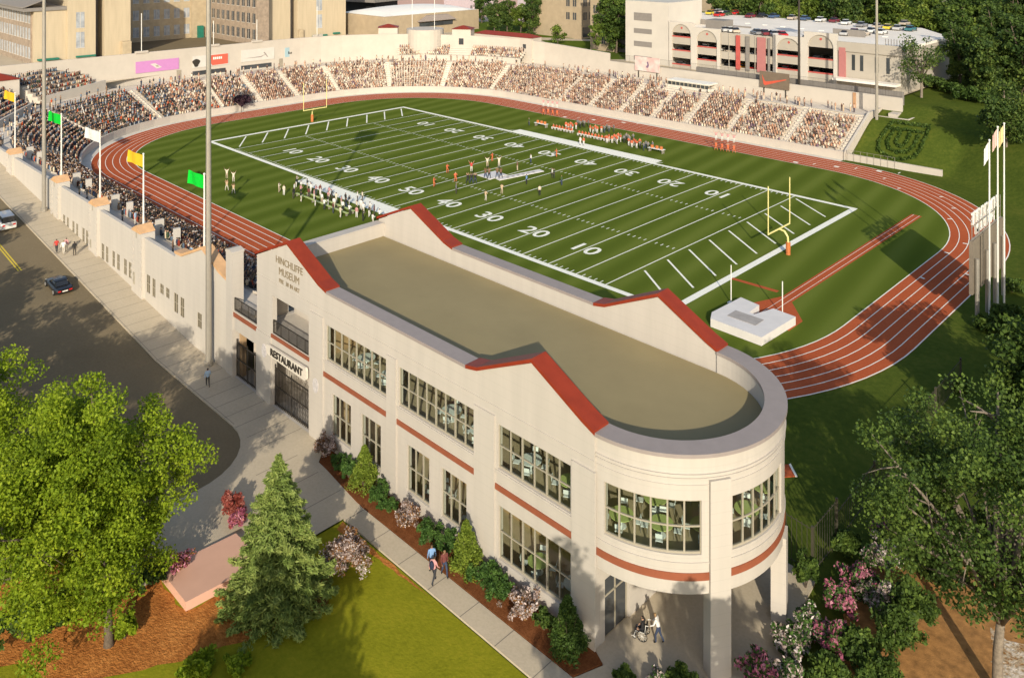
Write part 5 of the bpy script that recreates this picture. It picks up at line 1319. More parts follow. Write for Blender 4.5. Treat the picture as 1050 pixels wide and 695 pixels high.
# standing people on the far concourse
stand_far = []
for s in np.arange(SEG[0] + 6, STOT - 2, 1.25):
    for _r in range(2):
        if rnd.random() < .4: continue
        x, y, a = stand_pt(float(s) + rnd.uniform(-.4, .4), DT + rnd.uniform(.4, 3.0))
        if -5.5 < x < 7.5 and y > 60: continue
        if y > -63: stand_far.append((x, y, CZ, a))
vis = [q for q in seats if not hidden_from_front(q[2], q[3], q[4] + 1.0)]
near_seats = [q for q in vis if q[3] < -48 and q[1] < 20]
near_seats.sort(key=lambda q: (q[2] - CAMV[0]) ** 2 + (q[3] - CAMV[1]) ** 2)
N_IND = 298 - N_FIELD
ind = near_seats[:N_IND]; inds = set(id(q) for q in ind)
names = {}
def shade(hexs): return hexc(rnd.choice(hexs))
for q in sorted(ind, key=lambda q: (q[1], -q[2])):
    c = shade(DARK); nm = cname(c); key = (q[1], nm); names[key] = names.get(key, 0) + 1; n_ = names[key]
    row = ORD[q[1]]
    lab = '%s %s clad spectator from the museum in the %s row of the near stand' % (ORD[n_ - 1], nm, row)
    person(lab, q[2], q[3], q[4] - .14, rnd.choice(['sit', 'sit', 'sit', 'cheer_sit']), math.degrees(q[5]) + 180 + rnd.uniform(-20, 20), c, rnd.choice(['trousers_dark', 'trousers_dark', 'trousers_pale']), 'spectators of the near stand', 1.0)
# everyone else in the stands: one mass
def crowd_mesh(items, standing):
    T = []          # template: rings (radius x, y, z) as hexagons
    V, F, Cc = [], [], []
    base = 0
    return V, F, Cc
hexa = [(math.cos(a), math.sin(a)) for a in fr(0, 2 * PI, 6)[:-1]]
def tmpl(standing):
    v, f, c = [], [], []
    def tubet(rings, col):
        i = len(v)
        for (cx, cy, z, rx, ry) in rings: v.extend([(cx + rx * a, cy + ry * b_, z) for a, b_ in hexa])
        for r in range(len(rings) - 1):
            for k in range(6):
                f.append((i + r * 6 + k, i + r * 6 + (k + 1) % 6, i + (r + 1) * 6 + (k + 1) % 6, i + (r + 1) * 6 + k)); c.append(col)
        f.append(tuple(i + (len(rings) - 1) * 6 + k for k in range(6)) ); c.append(col)
    if standing:
        tubet([(0, 0, 0, .11, .10), (0, 0, .85, .17, .13)], 2); tubet([(0, 0, .86, .17, .13), (0, 0, 1.3, .24, .13), (0, 0, 1.45, .12, .09)], 1); zz = 1.45
    else:
        tubet([(0, 0, .28, .17, .14), (0, .02, .72, .23, .13), (0, .02, .92, .12, .08)], 1)
        tubet([(0, -.05, .22, .17, .10), (0, -.22, .40, .18, .16), (0, -.42, .38, .15, .10)], 2); zz = .92
    tubet([(0, -.02, zz, .06, .06), (0, -.02, zz + .08, .1, .11), (0, -.02, zz + .19, .105, .115)], 0); tubet([(0, 0, zz + .16, .115, .12), (0, 0, zz + .27, .07, .08)], 3)
    return np.array(v), f, c
def build_crowd(items, name, label, tv):
    v, f, c = tv; n = len(items); nv = len(v)
    arr = np.empty((n, nv, 3))
    X = np.array([(i[0], i[1], i[2], i[3]) for i in items]); fa_ = X[:, 3] + PI + PI / 2 + RNG.normal(0, .25, n)
    cs, sn = np.cos(fa_)[:, None], np.sin(fa_)[:, None]; sc_ = (1 + RNG.normal(0, .05, n))[:, None]
    arr[:, :, 0] = X[:, 0:1] + (v[None, :, 0] * cs - v[None, :, 1] * sn) * sc_
    arr[:, :, 1] = X[:, 1:2] + (v[None, :, 0] * sn + v[None, :, 1] * cs) * sc_
    arr[:, :, 2] = X[:, 2:3] + v[None, :, 2] * sc_
    faces = []; 
    for k in range(n):
        o_ = k * nv; faces.extend([tuple(o_ + q for q in ff) for ff in f])
    me = bpy.data.meshes.new(name); me.from_pydata(arr.reshape(-1, 3).tolist(), [], faces)
    cols = np.ones((n, len(f), 4), dtype=np.float32); cidx = np.array(c)
    for k, it in enumerate(items):
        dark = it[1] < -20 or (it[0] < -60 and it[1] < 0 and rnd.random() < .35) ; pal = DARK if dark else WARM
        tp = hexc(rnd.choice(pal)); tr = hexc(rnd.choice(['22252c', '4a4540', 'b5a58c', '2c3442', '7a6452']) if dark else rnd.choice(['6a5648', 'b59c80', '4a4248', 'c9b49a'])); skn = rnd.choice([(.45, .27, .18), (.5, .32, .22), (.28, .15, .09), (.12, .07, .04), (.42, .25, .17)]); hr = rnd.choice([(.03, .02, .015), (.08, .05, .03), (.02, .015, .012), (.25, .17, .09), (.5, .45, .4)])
        for j, cc in enumerate((skn, tp, tr, hr)): cols[k, cidx == j, :3] = cc
    at = me.attributes.new('Col', 'FLOAT_COLOR', 'FACE'); at.data.foreach_set('color', cols.reshape(-1))
    me.materials.append(M['attr']); me.polygons.foreach_set('use_smooth', [True] * len(faces))
    o = bpy.data.objects.new(name, me); link(o); return props(o, label, 'crowd', None, 'stuff')
for _k in range(900):      # people in the aisles and leaning along the front wall break the regular wedges
    s_ = rnd.uniform(6, STOT - 8); k_ = rnd.randrange(NR); x, y, a = stand_pt(s_, D0 + RD * k_ + rnd.uniform(.2, .6))
    if min(abs(s_ - q) for q in AISLES) < 1.0 and rnd.random() < .75: continue
    if y > -64 and not (y > 45 and x > 20): seats.append((s_, k_, x, y, Z0 + RH * k_ + rnd.uniform(0, .25), a))
rest = [(q[2], q[3], q[4], q[5]) for q in seats if id(q) not in inds]
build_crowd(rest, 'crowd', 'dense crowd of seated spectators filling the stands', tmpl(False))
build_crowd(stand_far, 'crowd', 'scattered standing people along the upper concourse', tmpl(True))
# ================================================================== VEGETATION
def leaf_quads(cen, size, clump_val, flatness=.0, aspect=1.5, along=None):
    """numpy: one small quad per centre; returns verts (n*4,3)"""
    n = len(cen)
    nrm = RNG.normal(0, 1, (n, 3)); nrm[:, 2] = nrm[:, 2] * (1 + flatness) + flatness * .6
    nrm /= np.linalg.norm(nrm, axis=1)[:, None]
    t = RNG.normal(0, 1, (n, 3))
    if along is not None: t = t * .45 + along
    t -= (t * nrm).sum(1)[:, None] * nrm; t /= np.linalg.norm(t, axis=1)[:, None]
    b_ = np.cross(nrm, t); s = size * RNG.uniform(.6, 1.35, n)[:, None]
    V = np.empty((n, 4, 3))
    V[:, 0] = cen + t * s * aspect * .5; V[:, 1] = cen + b_ * s * .5; V[:, 2] = cen - t * s * aspect * .5; V[:, 3] = cen - b_ * s * .5
    return V.reshape(-1, 3)
def leaf_mesh(name, V, vals, mat, extra=None):
    n = len(V) // 4
    me = bpy.data.meshes.new(name)
    me.vertices.add(len(V)); me.vertices.foreach_set('co', V.astype(np.float32).ravel())
    me.loops.add(n * 4); me.loops.foreach_set('vertex_index', np.arange(n * 4, dtype=np.int32))
    me.polygons.add(n); me.polygons.foreach_set('loop_start', np.arange(0, n * 4, 4, dtype=np.int32)); me.polygons.foreach_set('loop_total', np.full(n, 4, dtype=np.int32))
    mats = mat if isinstance(mat, (list, tuple)) else [mat]
    for k in mats: me.materials.append(M[k])
    if extra is not None: me.polygons.foreach_set('material_index', extra.astype(np.int32))
    me.update(); me.validate()
    at = me.attributes.new('leaf', 'FLOAT', 'FACE'); at.data.foreach_set('value', np.clip(vals, 0, 1).astype(np.float32))
    return me
def clumps_in(n, c, r, shell=.55, lump=.22, zmin=None):
    """clump centres spread through an uneven ellipsoid"""
    out = []
    while len(out) < n:
        d = RNG.normal(0, 1, 3); d /= np.linalg.norm(d)
        lob = 1 + lump * (math.sin(3.1 * d[0] + 1.7 * c[0]) + math.sin(4.3 * d[1] + c[1]) * .8 + math.sin(5 * d[2] + 2.2 * d[0]) * .7)
        q = (shell + (1 - shell) * RNG.random()) ** .8 * lob
        p = np.array(c) + d * np.array(r) * q
        if zmin is not None and p[2] < zmin: continue
        out.append(p)
    return np.array(out)
def crown_leaves(cl, per, cr, size, vmean=.5, vspread=.16, flat_=.25, jitter=.18):
    cen, vals = [], []
    for p in cl:
        k = int(per * RNG.uniform(.7, 1.3)); d = RNG.normal(0, 1, (k, 3)); d /= np.linalg.norm(d, axis=1)[:, None]
        rr = cr * RNG.uniform(.75, 1.25) * RNG.random((k, 1)) ** .45
        cen.append(p + d * rr * np.array([1.15, 1.15, .75])); vals.append(np.clip(RNG.normal(vmean, vspread), 0, 1) + RNG.normal(0, jitter, k))
    cen = np.concatenate(cen); vals = np.concatenate(vals)
    return leaf_quads(cen, size, vals, flat_), vals
def trunk_mb(base, fork, r0, cl, nlimb=9, limb_r=.10, seed=0, lean=(0, 0)):
    b = MB(); rr = random.Random(seed); x, y, z = base; F = Vector(fork)
    B0 = Vector(base) - Vector((0, 0, .2)); mid = (Vector(base) + F) / 2 + Vector((rr.uniform(-.2, .2), rr.uniform(-.2, .2), 0)) * r0 * 3
    b.tube([B0, Vector(base) + Vector((0, 0, .35)), mid, F], [r0 * 1.45, r0 * 1.05, r0 * .9, r0 * .72], 10)
    pick = list(cl); rr.shuffle(pick)
    top = max(cl, key=lambda p: p[2]); pick = [top] + pick[:nlimb]
    for k, p in enumerate(pick):
        P = Vector(p); st = F if k % 3 else mid.lerp(F, .75)
        if k == 0: st = F
        m1 = st.lerp(P, .45) + Vector((rr.uniform(-.3, .3), rr.uniform(-.3, .3), rr.uniform(0, .5) + .10 * (P - st).length * .4))
        q = limb_r * rr.uniform(.8, 1.3) * (1.6 if k == 0 else 1)
        b.tube([st - Vector((0, 0, .1)), m1, P], [q * 1.25, q * .8, q * .22], 6)
        for j in range(3):      # side twigs
            e = m1.lerp(P, rr.uniform(.1, .8)); d = Vector((rr.gauss(0, 1), rr.gauss(0, 1), rr.gauss(.3, .7))).normalized() * (P - st).length * .2
            b.tube([e, e + d * .5 + Vector((0, 0, .1)), e + d], [q * .4, q * .28, q * .08], 5)
    return b
def tree(label, x, y, z, h, r, mat, bark='bark', n=120, per=160, cr=1.0, leaf=.2, crown_z=.58, rz=None, cat='tree', group=None, r0=None, nlimb=12, vmean=.5, name='broadleaf_tree', forkz=.3, shell=.5, lump=.22, off=(0, 0), zmin=None):
    t = thing(name, label, cat, (x, y, z), group)
    rz = rz or h * .42
    cl = clumps_in(n, (x + off[0], y + off[1], z + h * crown_z), (r - cr * .6, r - cr * .6, rz - cr * .5), shell, lump, zmin)
    V, vals = crown_leaves(cl, per, cr, leaf, vmean)
    V -= np.array([x, y, z]); me = leaf_mesh('crown', V, vals, mat)
    o = bpy.data.objects.new('crown', me); link(o); o.parent = t
    trunk_mb((x, y, z), (x + off[0] * .3, y + off[1] * .3, z + h * forkz), r0 or h * .018, cl, nlimb, h * .0075, seed=int(abs(x * 7 + y * 3))).build('trunk', bark, t, smooth=True)
    return t
def copy_thing(root, label, loc, rot, sc, group=None):
    c = root.copy(); link(c); c.location = loc; c.rotation_euler = (0, 0, rot); c.scale = sc; c['label'] = label
    if group: c['group'] = group
    for ch in KIDS[root.name]:
        d = ch.copy(); link(d); d.parent = c
    return c
KIDS = {}
# big foreground trees
tree('big lime green broadleaf tree standing in bark mulch beside the pink platform', 57.0, -84.6, .05, 15.2, 5.9, 'leaf_lime', n=330, per=430, cr=.9, leaf=.12, crown_z=.55, rz=6.6, nlimb=16, vmean=.52, off=(-1.0, -.9), zmin=2.4, r0=.24, shell=.3, lump=.26)
tree('lime green broadleaf tree at the left edge, behind the big lime one', 44.5, -90.5, .02, 17.0, 6.4, 'leaf_lime', n=250, per=340, cr=1.05, leaf=.13, crown_z=.54, rz=7.4, nlimb=10, vmean=.5, zmin=2.0, shell=.3)
tree('lime green street tree beyond the left edge shading the road', 33, -92.5, .02, 15, 6.4, 'leaf_lime', n=110, per=160, cr=1.2, leaf=.26)
tree('second lime green street tree beyond the left edge shading the kerb', 20, -94, .4, 14, 6, 'leaf_lime', n=100, per=150, cr=1.2, leaf=.26)
tree('open grown dark green tree with bare limbs at the right, on orange litter', 94.6, -52.2, .02, 16.8, 7.3, 'leaf_dark', 'bark_pale', n=230, per=205, cr=.95, leaf=.14, crown_z=.60, rz=6.4, nlimb=40, vmean=.55, r0=.28, forkz=.27, shell=.4, lump=.14, zmin=4.6, off=(.5, .6))
tree('dark green tree at the right edge behind the open grown one', 92.8, -28.0, .0, 13, 6.0, 'leaf_dark', 'bark_pale', n=120, per=210, cr=1.2, leaf=.24, crown_z=.58, nlimb=14, vmean=.5, zmin=2.5)
tree('dark green tree nearest the scoreboard poles at the right edge', 89.5, -8.5, .0, 9.0, 4.6, 'leaf_dark', n=90, per=190, cr=1.0, leaf=.26, crown_z=.55, nlimb=9, vmean=.5, zmin=.8)
tree('dark tree outside the right fence casting shade on the grass', 110, -40, .0, 16, 6.5, 'leaf_dark', n=80, per=170, cr=1.3, leaf=.3)
tree('dark tree farther outside the right fence casting shade on the track', 113, -27, .0, 17, 6.5, 'leaf_dark', n=80, per=170, cr=1.3, leaf=.3)
tree('street tree across the road whose shade falls on the pavement', -4, -89, 2.4, 14, 6, 'leaf_lime', n=80, per=150, cr=1.3, leaf=.3)
tree('lawn tree below the view whose shade falls on the front lawn', 80.5, -93.5, .05, 13.5, 5.4, 'leaf_lime', n=110, per=170, cr=1.1, leaf=.26, zmin=4)
tree('second lawn tree below the view shading the lawn edge', 97.5, -85.5, .05, 17.0, 3.9, 'leaf_lime', n=70, per=130, cr=1.0, leaf=.26, zmin=4)
tree('third lawn tree below the view dappling the pillars', 102.5, -80.5, .05, 17.0, 3.9, 'leaf_lime', n=70, per=130, cr=1.0, leaf=.26, zmin=5)
# conifer
def conifer(label, x, y, z, h, r, mat, n_whorl=26, name='conifer_tree', group=None):
    t = thing(name, label, 'conifer', (x, y, z), group); cen, vals, dirs = [], [], []; b = MB()
    b.tube([(x, y, z - .2), (x, y, z + h * .5), (x, y, z + h * .97)], [h * .018, h * .011, .01], 8)
    for k in range(n_whorl):
        f = k / (n_whorl - 1); zz = z + h * (.04 + .94 * f); L = r * (1 - f) ** .82 * rnd.uniform(.85, 1.1) + .12; m_ = max(4, int(11 * (1 - f) + 4)); a0 = rnd.uniform(0, 6.28)
        for j in range(m_):
            a = a0 + 2 * PI * j / m_ + rnd.uniform(-.2, .2); l_ = L * rnd.uniform(.72, 1.12); dz = -.28 * l_ + rnd.uniform(-.1, .1)
            tip = Vector((x + l_ * math.cos(a), y + l_ * math.sin(a), zz + dz * .6)); st = Vector((x, y, zz)); up = Vector((x + l_ * .6 * math.cos(a), y + l_ * .6 * math.sin(a), zz + dz))
            if k % 2 == 0: b.tube([st, up, tip], [.03, .018, .005], 4)
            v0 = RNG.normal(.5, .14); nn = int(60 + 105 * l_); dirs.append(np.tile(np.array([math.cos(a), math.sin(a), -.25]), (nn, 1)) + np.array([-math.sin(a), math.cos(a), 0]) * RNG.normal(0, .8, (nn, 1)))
            tt = RNG.random(nn) ** .7; w_ = .30 * l_ * (1 - tt) + .10
            side = np.array([-math.sin(a), math.cos(a), 0]); S0, U0, T0 = np.array(st), np.array(up), np.array(tip)
            P = ((1 - tt) ** 2)[:, None] * S0 + (2 * tt * (1 - tt))[:, None] * U0 + (tt ** 2)[:, None] * T0
            P = P + side * (RNG.normal(0, .6, nn) * w_)[:, None] + np.array([0, 0, 1.]) * RNG.normal(0, .07, nn)[:, None]
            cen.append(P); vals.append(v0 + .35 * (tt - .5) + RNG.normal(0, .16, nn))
    cen = np.concatenate(cen); vals = np.concatenate(vals)
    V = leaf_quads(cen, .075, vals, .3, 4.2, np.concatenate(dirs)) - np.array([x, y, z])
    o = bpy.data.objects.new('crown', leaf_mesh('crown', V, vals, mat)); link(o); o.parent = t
    b.build('trunk', 'bark', t); return t
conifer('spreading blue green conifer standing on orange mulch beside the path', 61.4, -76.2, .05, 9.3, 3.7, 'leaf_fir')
# shrubs
def shrub(label, x, y, z, h, r, mat, n=30, per=110, leaf=.085, cone=False, blossom=None, frac=.55, cat='shrub', group='shrubs along the museum front', name='shrub'):
    t = thing(name, label, cat, (x, y, z), group); cen = []; vals = []; ex = []
    ph = RNG.uniform(0, 6.28, 3); n = int(n * 1.7); per = int(per * .75)
    for k in range(n):
        if cone:
            f = RNG.random() ** .8; a = RNG.uniform(0, 6.28); rr = r * (1 - f) ** .9 * math.sqrt(RNG.uniform(.3, 1)); p = np.array([x + rr * math.cos(a), y + rr * math.sin(a), z + .15 + f * h * .93]); cr = .16 * r + .22 * r * (1 - f)
        else:
            d = RNG.normal(0, 1, 3); d /= np.linalg.norm(d); d[2] = abs(d[2]) * 1.0 - .15; q = RNG.uniform(.35, .98) * (1 + .22 * math.sin(3 * math.atan2(d[1], d[0]) + ph[0]) + .16 * math.sin(5 * math.atan2(d[1], d[0]) + ph[1]) + .15 * math.sin(4 * d[2] + ph[2]))
            p = np.array([x, y, z + h * .42]) + d * np.array([r, r, h * .58]) * q; cr = r * RNG.uniform(.16, .32)
            p[2] = max(p[2], z + .12)
        kk = int(per * RNG.uniform(.7, 1.3)); d = RNG.normal(0, 1, (kk, 3)); d /= np.linalg.norm(d, axis=1)[:, None]
        cen.append(p + d * cr * RNG.random((kk, 1)) ** .5); v = RNG.normal(.5, .18); vals.append(v + RNG.normal(0, .18, kk))
        e = np.zeros(kk)
        if blossom: e = (RNG.random(kk) < frac * RNG.uniform(.5, 1.4)).astype(float)
        ex.append(e)
    cen = np.concatenate(cen); vals = np.concatenate(vals); ex = np.concatenate(ex)
    cen[:, 2] = np.maximum(cen[:, 2], z + .03)
    V = leaf_quads(cen, leaf, vals, .3, 1.9) - np.array([x, y, z])
    o = bpy.data.objects.new('foliage', leaf_mesh('foliage', V, vals, [mat, blossom] if blossom else [mat], ex if blossom else None)); link(o); o.parent = t
    b = MB()
    for k in range(6):
        a = k * 1.05; b.tube([(x, y, z - .05), (x + .25 * r * math.cos(a), y + .25 * r * math.sin(a), z + h * .35), (x + .55 * r * math.cos(a), y + .55 * r * math.sin(a), z + h * .72)], [.03, .02, .008], 5)
    b.build('stems', 'bark', t); return t
BZ = .16
shrub('white flowering shrub nearest the restaurant gate', 50.9, -66.1, BZ, 1.7, 1.05, 'leaf_rust', blossom='blossom_white', frac=.75)
shrub('dark green shrub between the gate side blossom and the first cone shrub', 54.3, -66.2, BZ, 1.5, .85, 'leaf_shrub')
shrub('dark green shrub touching the white flowering one near the gate', 52.7, -66.1, BZ, 1.2, .7, 'leaf_shrub', n=20)
shrub('bright green cone shaped shrub between the first and second lower windows', 56.3, -66.2, BZ, 3.2, 1.15, 'leaf_cone', n=70, per=120, cone=True)
shrub('dark green shrub right of the first cone shrub', 58.3, -66.3, BZ, 1.5, .9, 'leaf_shrub'); shrub('low green shrub second right of the first cone shrub', 59.6, -66.4, BZ, 1.0, .7, 'leaf_shrub', n=18)
shrub('white flowering shrub below the third lower window', 61.6, -66.4, BZ, 1.6, 1.05, 'leaf_rust', blossom='blossom_white', frac=.75)
shrub('dark green shrub right of the middle white blossoms', 63.9, -66.3, BZ, 1.7, .9, 'leaf_shrub'); shrub('dark green shrub left of the pale cone shrub', 65.5, -66.2, BZ, 1.5, .8, 'leaf_shrub')
shrub('pale green cone shrub beside the walking people', 67.7, -66.4, BZ, 3.3, 1.1, 'leaf_cone', n=70, per=120, cone=True)
shrub('dark green shrub right of the pale cone shrub', 69.4, -66.3, BZ, 1.5, .95, 'leaf_shrub'); shrub('dark green shrub below the last ground floor window', 70.8, -66.4, BZ, 1.4, .9, 'leaf_shrub')
shrub('white flowering shrub nearest the rounded end', 72.7, -66.4, BZ, 1.7, 1.05, 'leaf_rust', blossom='blossom_white', frac=.75)
shrub('small very dark shrub beside the last cone shrub', 74.3, -66.2, BZ, 1.1, .7, 'leaf_dark', n=20)
shrub('tall green cone shrub at the corner of the rounded end', 76.4, -66.5, BZ, 3.3, 1.15, 'leaf_mid', n=80, per=130, cone=True)
G2 = 'shrubs around the lawns'
shrub('large white flowering shrub on the lawn beside the conifer', 62.0, -71.7, .05, 2.5, 1.5, 'leaf_rust', n=60, per=120, blossom='blossom_white', frac=.7, group=G2)
shrub('red leaved shrub behind the pink platform', 51.9, -74.4, KH, 1.7, .9, 'leaf_red', n=30, group=G2); shrub('pale pink flowering shrub beside the red leaved one', 53.3, -74.6, KH, 1.2, .8, 'leaf_red', blossom='blossom_pink', frac=.7, n=24, group=G2)
shrub('purple pink twiggy shrub at the corner of the pink platform', 55.0, -79.6, .62, 1.2, .9, 'leaf_rust', blossom='blossom_pink', frac=.6, n=22, per=70, group=G2)
shrub('low red shrub under the conifer', 63.6, -74.6, .05, .8, .6, 'leaf_rust', n=14, group=G2)
for lab, px, py, r, h in [('dark shrub under the left edge tree', 22, 655, 1.5, 2.2), ('dark shrub second from the left edge', 62, 640, 1.3, 1.9), ('bright low shrub at the foot of the lime tree', 128, 655, .7, 1.3), ('low bright shrub on the lawn edge at the bottom', 205, 690, .9, .8), ('low bright shrub on the bottom lawn, right one', 245, 686, .7, .6), ('dark shrub behind the lime tree trunk', 155, 600, 1.2, 1.8)]:
    x, y = gpt(px, py); shrub(lab, x, y, .05, h, r, 'leaf_lime' if 'bright' in lab else 'leaf_mid', n=26, per=100, leaf=.15, group=G2)
G3 = 'flowering shrubs right of the museum'
for lab, px, py, r, h, bl in [('white flowering rhododendron highest by the fence', 905, 585, 1.25, 2.0, 'w'), ('pink flowering rhododendron below the highest white one', 882, 607, 1.1, 1.7, 'p'), ('white flowering rhododendron in the middle of the bank', 902, 628, 1.1, 1.7, 'w'), ('pink flowering rhododendron left of the middle white one', 862, 627, 1.1, 1.6, 'p'),
        ('white and pink rhododendron near the museum paving', 830, 655, 1.1, 1.5, 'w'), ('pink rhododendron right of the museum paving', 852, 667, 1.15, 1.5, 'p'), ('pale pink rhododendron close to the right pillar', 808, 672, 1.0, 1.5, 'w'), ('pink rhododendron at the bottom edge below the pillar', 778, 706, 1.1, 1.6, 'p'), ('pale rhododendron at the bottom edge', 806, 712, 1.1, 1.7, 'w'), ('deep green rhododendron with few pale flowers', 880, 680, 1.2, 1.8, 'g'), ('large dark green shrub beside the orange litter', 915, 668, 1.5, 2.6, 'g'),
        ('dark green shrub right of the large one', 938, 640, 1.3, 2.2, 'g'), ('dark green shrub at the bottom of the bank', 850, 708, 1.3, 1.8, 'g'), ('dark shrub in the bottom right corner bank', 900, 712, 1.3, 1.9, 'g'), ('small green tree like shrub behind the right pillar', 826, 604, .85, 2.6, 'g'), ('small purple tree like shrub above the rhododendrons', 905, 556, .8, 1.8, 'p'),
        ('dark green shrub by the fence corner', 868, 570, 1.0, 1.5, 'g'), ('dark green shrub under the open grown tree', 960, 600, 1.5, 2.2, 'g'), ('dark green shrub left of the open grown tree', 925, 575, 1.2, 2.0, 'g'), ('low bush below the museum paving edge', 700, 712, 1.0, 1.2, 'g'), ('small bush at the bottom beside the pillar', 640, 704, .6, .8, 'g'), ('small white flowered bush at the bottom paving', 672, 706, .6, .9, 'w')]:
    x, y = gpt(px, py)
    shrub(lab, x, y, .03, h, r, 'leaf_dark' if bl == 'g' else 'leaf_shrub', n=38, per=105, leaf=.13, blossom={'w': 'blossom_white', 'p': 'blossom_pink', 'g': None}[bl], frac=.5, group=G3)
# small purple tree against the stand wall
tree('small dark purple tree at the stand wall by the left bend', -77.9, -6.0, 0, 4.4, 1.8, 'leaf_purple', n=34, per=100, cr=.6, leaf=.22, crown_z=.68, rz=1.4, r0=.09, nlimb=6)
# far trees
def wood_proto(k, mat, leaf, n, per, h=16, r=5.2):
    t = tree('x', 0, 0, 0, h, r, mat, n=n, per=per, cr=1.35, leaf=leaf, crown_z=.56, rz=h * .45, nlimb=6, vmean=.48, group='trees of the far wood', name='woodland_tree', forkz=.35, shell=.45, lump=.25)
    KIDS[t.name] = [c for c in COL.objects if c.parent == t]; return t
PR = [wood_proto(0, 'leaf_wood', .55, 60, 90), wood_proto(1, 'leaf_wood', .5, 70, 80, 17, 4.6), wood_proto(2, 'leaf_woodlight', .5, 60, 85, 14, 5), wood_proto(3, 'leaf_dark', .55, 65, 85, 18, 5)]
used = set()
FWD = (math.cos(2.34949931), math.sin(2.34949931)); RGT = (math.sin(2.34949931), -math.cos(2.34949931))
def at_depth(px, d): q_ = (px - 525) / 863.08 * d; return 107.843 + d * FWD[0] + q_ * RGT[0], -102.893 + d * FWD[1] + q_ * RGT[1]
def gz2(x, y): return UZ if (x < 42 and y > 68) else bank_z(x, y) if x > 42 else 0
WORDS = ['deep green', 'mid green', 'bright green', 'very dark']
SPOT = []
for px in range(742, 1075, 17):
    for d, dz in ((262, 0), (285, 2), (315, 4)):
        if px > 930 and d == 262: d = 235
        SPOT.append((px + rnd.uniform(-6, 6), d + rnd.uniform(-6, 6), dz))
for px in (1000, 1022, 1046, 1066): SPOT += [(px, 205 + rnd.uniform(-6, 6), 0), (px + 10, 180 + rnd.uniform(-5, 5), 0)]
SPOT += [(1052, 172, 0), (985, 190, 0), (1012, 176, 0), (995, 205, 0)]
SPOT += [(507, 292, 1), (520, 300, 1), (534, 296, 1), (547, 290, 1), (560, 293, 1), (571, 300, 2), (619, 250, 0), (626, 246, 0), (632, 243, 0), (566, 310, 2), (494, 330, 2)]
order_in = {}
for i, (px, d, dz) in enumerate(sorted(SPOT, key=lambda q: q[0])):
    x, y = at_depth(px, d); z = gz2(x, y)
    k = rnd.choice([0, 0, 1, 1, 3, 3, 2]) if px > 735 else rnd.choice([0, 1, 2])
    if 790 < px < 850 and d < 270: k = 2
    if 615 < px < 640: k = 3
    zone = 'left of the garage' if px < 580 else 'between the tan buildings' if px < 640 else 'beyond the garage' if px < 930 else 'right of the garage'
    key = (zone, k); order_in[key] = order_in.get(key, 0) + 1; n_ = order_in[key]
    lab = '%s woodland tree, %s such from the left, %s' % (WORDS[k], ORD[n_ - 1] if n_ <= 20 else 'last', zone)
    s_ = rnd.uniform(.85, 1.2) * (.75 if px < 580 else .8 if px < 640 else 1.0 if px < 960 else .9)
    if k not in used: o = PR[k]; used.add(k); o['label'] = lab; o.location = (x, y, z); o.rotation_euler = (0, 0, rnd.uniform(0, 6)); o.scale = (s_, s_, s_ * rnd.uniform(.9, 1.15))
    else: copy_thing(PR[k], lab, (x, y, z), rnd.uniform(0, 6), (s_, s_, s_ * rnd.uniform(.9, 1.15)), 'trees of the far wood')
tree('thin pale trunked tree with sparse leaves on top of the grass bank', 45.5, 81.5, 7.6, 13.5, 5.6, 'leaf_wood', 'bark_pale', n=60, per=42, cr=1.2, leaf=.3, crown_z=.62, rz=5.2, nlimb=20, r0=.28, lump=.3)
tree('young pale green tree on the plaza beyond the long gatehouse', *at_depth(572, 262), UZ, 6.5, 2.6, 'leaf_woodlight', n=22, per=40, cr=.9, leaf=.4, nlimb=5)
tree('slender light green tree in front of the dark trees by the garage stair', *at_depth(611, 240), UZ, 10, 2.3, 'leaf_woodlight', n=26, per=60, cr=.8, leaf=.35, nlimb=5)
tree('brownish green tree right of the grass bank behind the flags', *at_depth(1032, 143), 4.2, 12, 5.0, 'leaf_wood', 'bark_pale', n=70, per=110, cr=1.2, leaf=.34, nlimb=12)
G4 = 'bushes on top of the grass bank'
for k, (px, d, r, h) in enumerate([(912, 193, 2.0, 2.2), (925, 190, 2.4, 2.6), (940, 192, 2.2, 2.0), (958, 186, 2.6, 2.6), (975, 180, 2.6, 2.4), (990, 172, 2.8, 3), (1000, 190, 2.6, 3), (1015, 168, 2.6, 2.8), (948, 205, 3.0, 4), (970, 200, 3, 4)]):
    x, y = at_depth(px, d); shrub('%s dark bush from the left on top of the grass bank' % ORD[k], x, y, gz2(x, y), h, r, 'leaf_mid' if k % 3 else 'leaf_wood', n=30, per=60, leaf=.4, group=G4, name='bush')
G5 = 'low bushes under the scoreboard'
for k, (px, py, r, h) in enumerate([(1012, 338, 1.3, 1.4), (1030, 330, 1.5, 1.8), (1045, 345, 1.7, 2.0), (1052, 372, 1.6, 2.2), (1038, 300, 1.2, 1.6), (985, 400, .9, 1.0)]):
    x, y = gpt(px, py); shrub('%s dark bush counted downhill below the scoreboard poles' % ORD[k], x, y, .0, h, r, 'leaf_dark', n=26, per=80, leaf=.25, group=G5, name='bush')
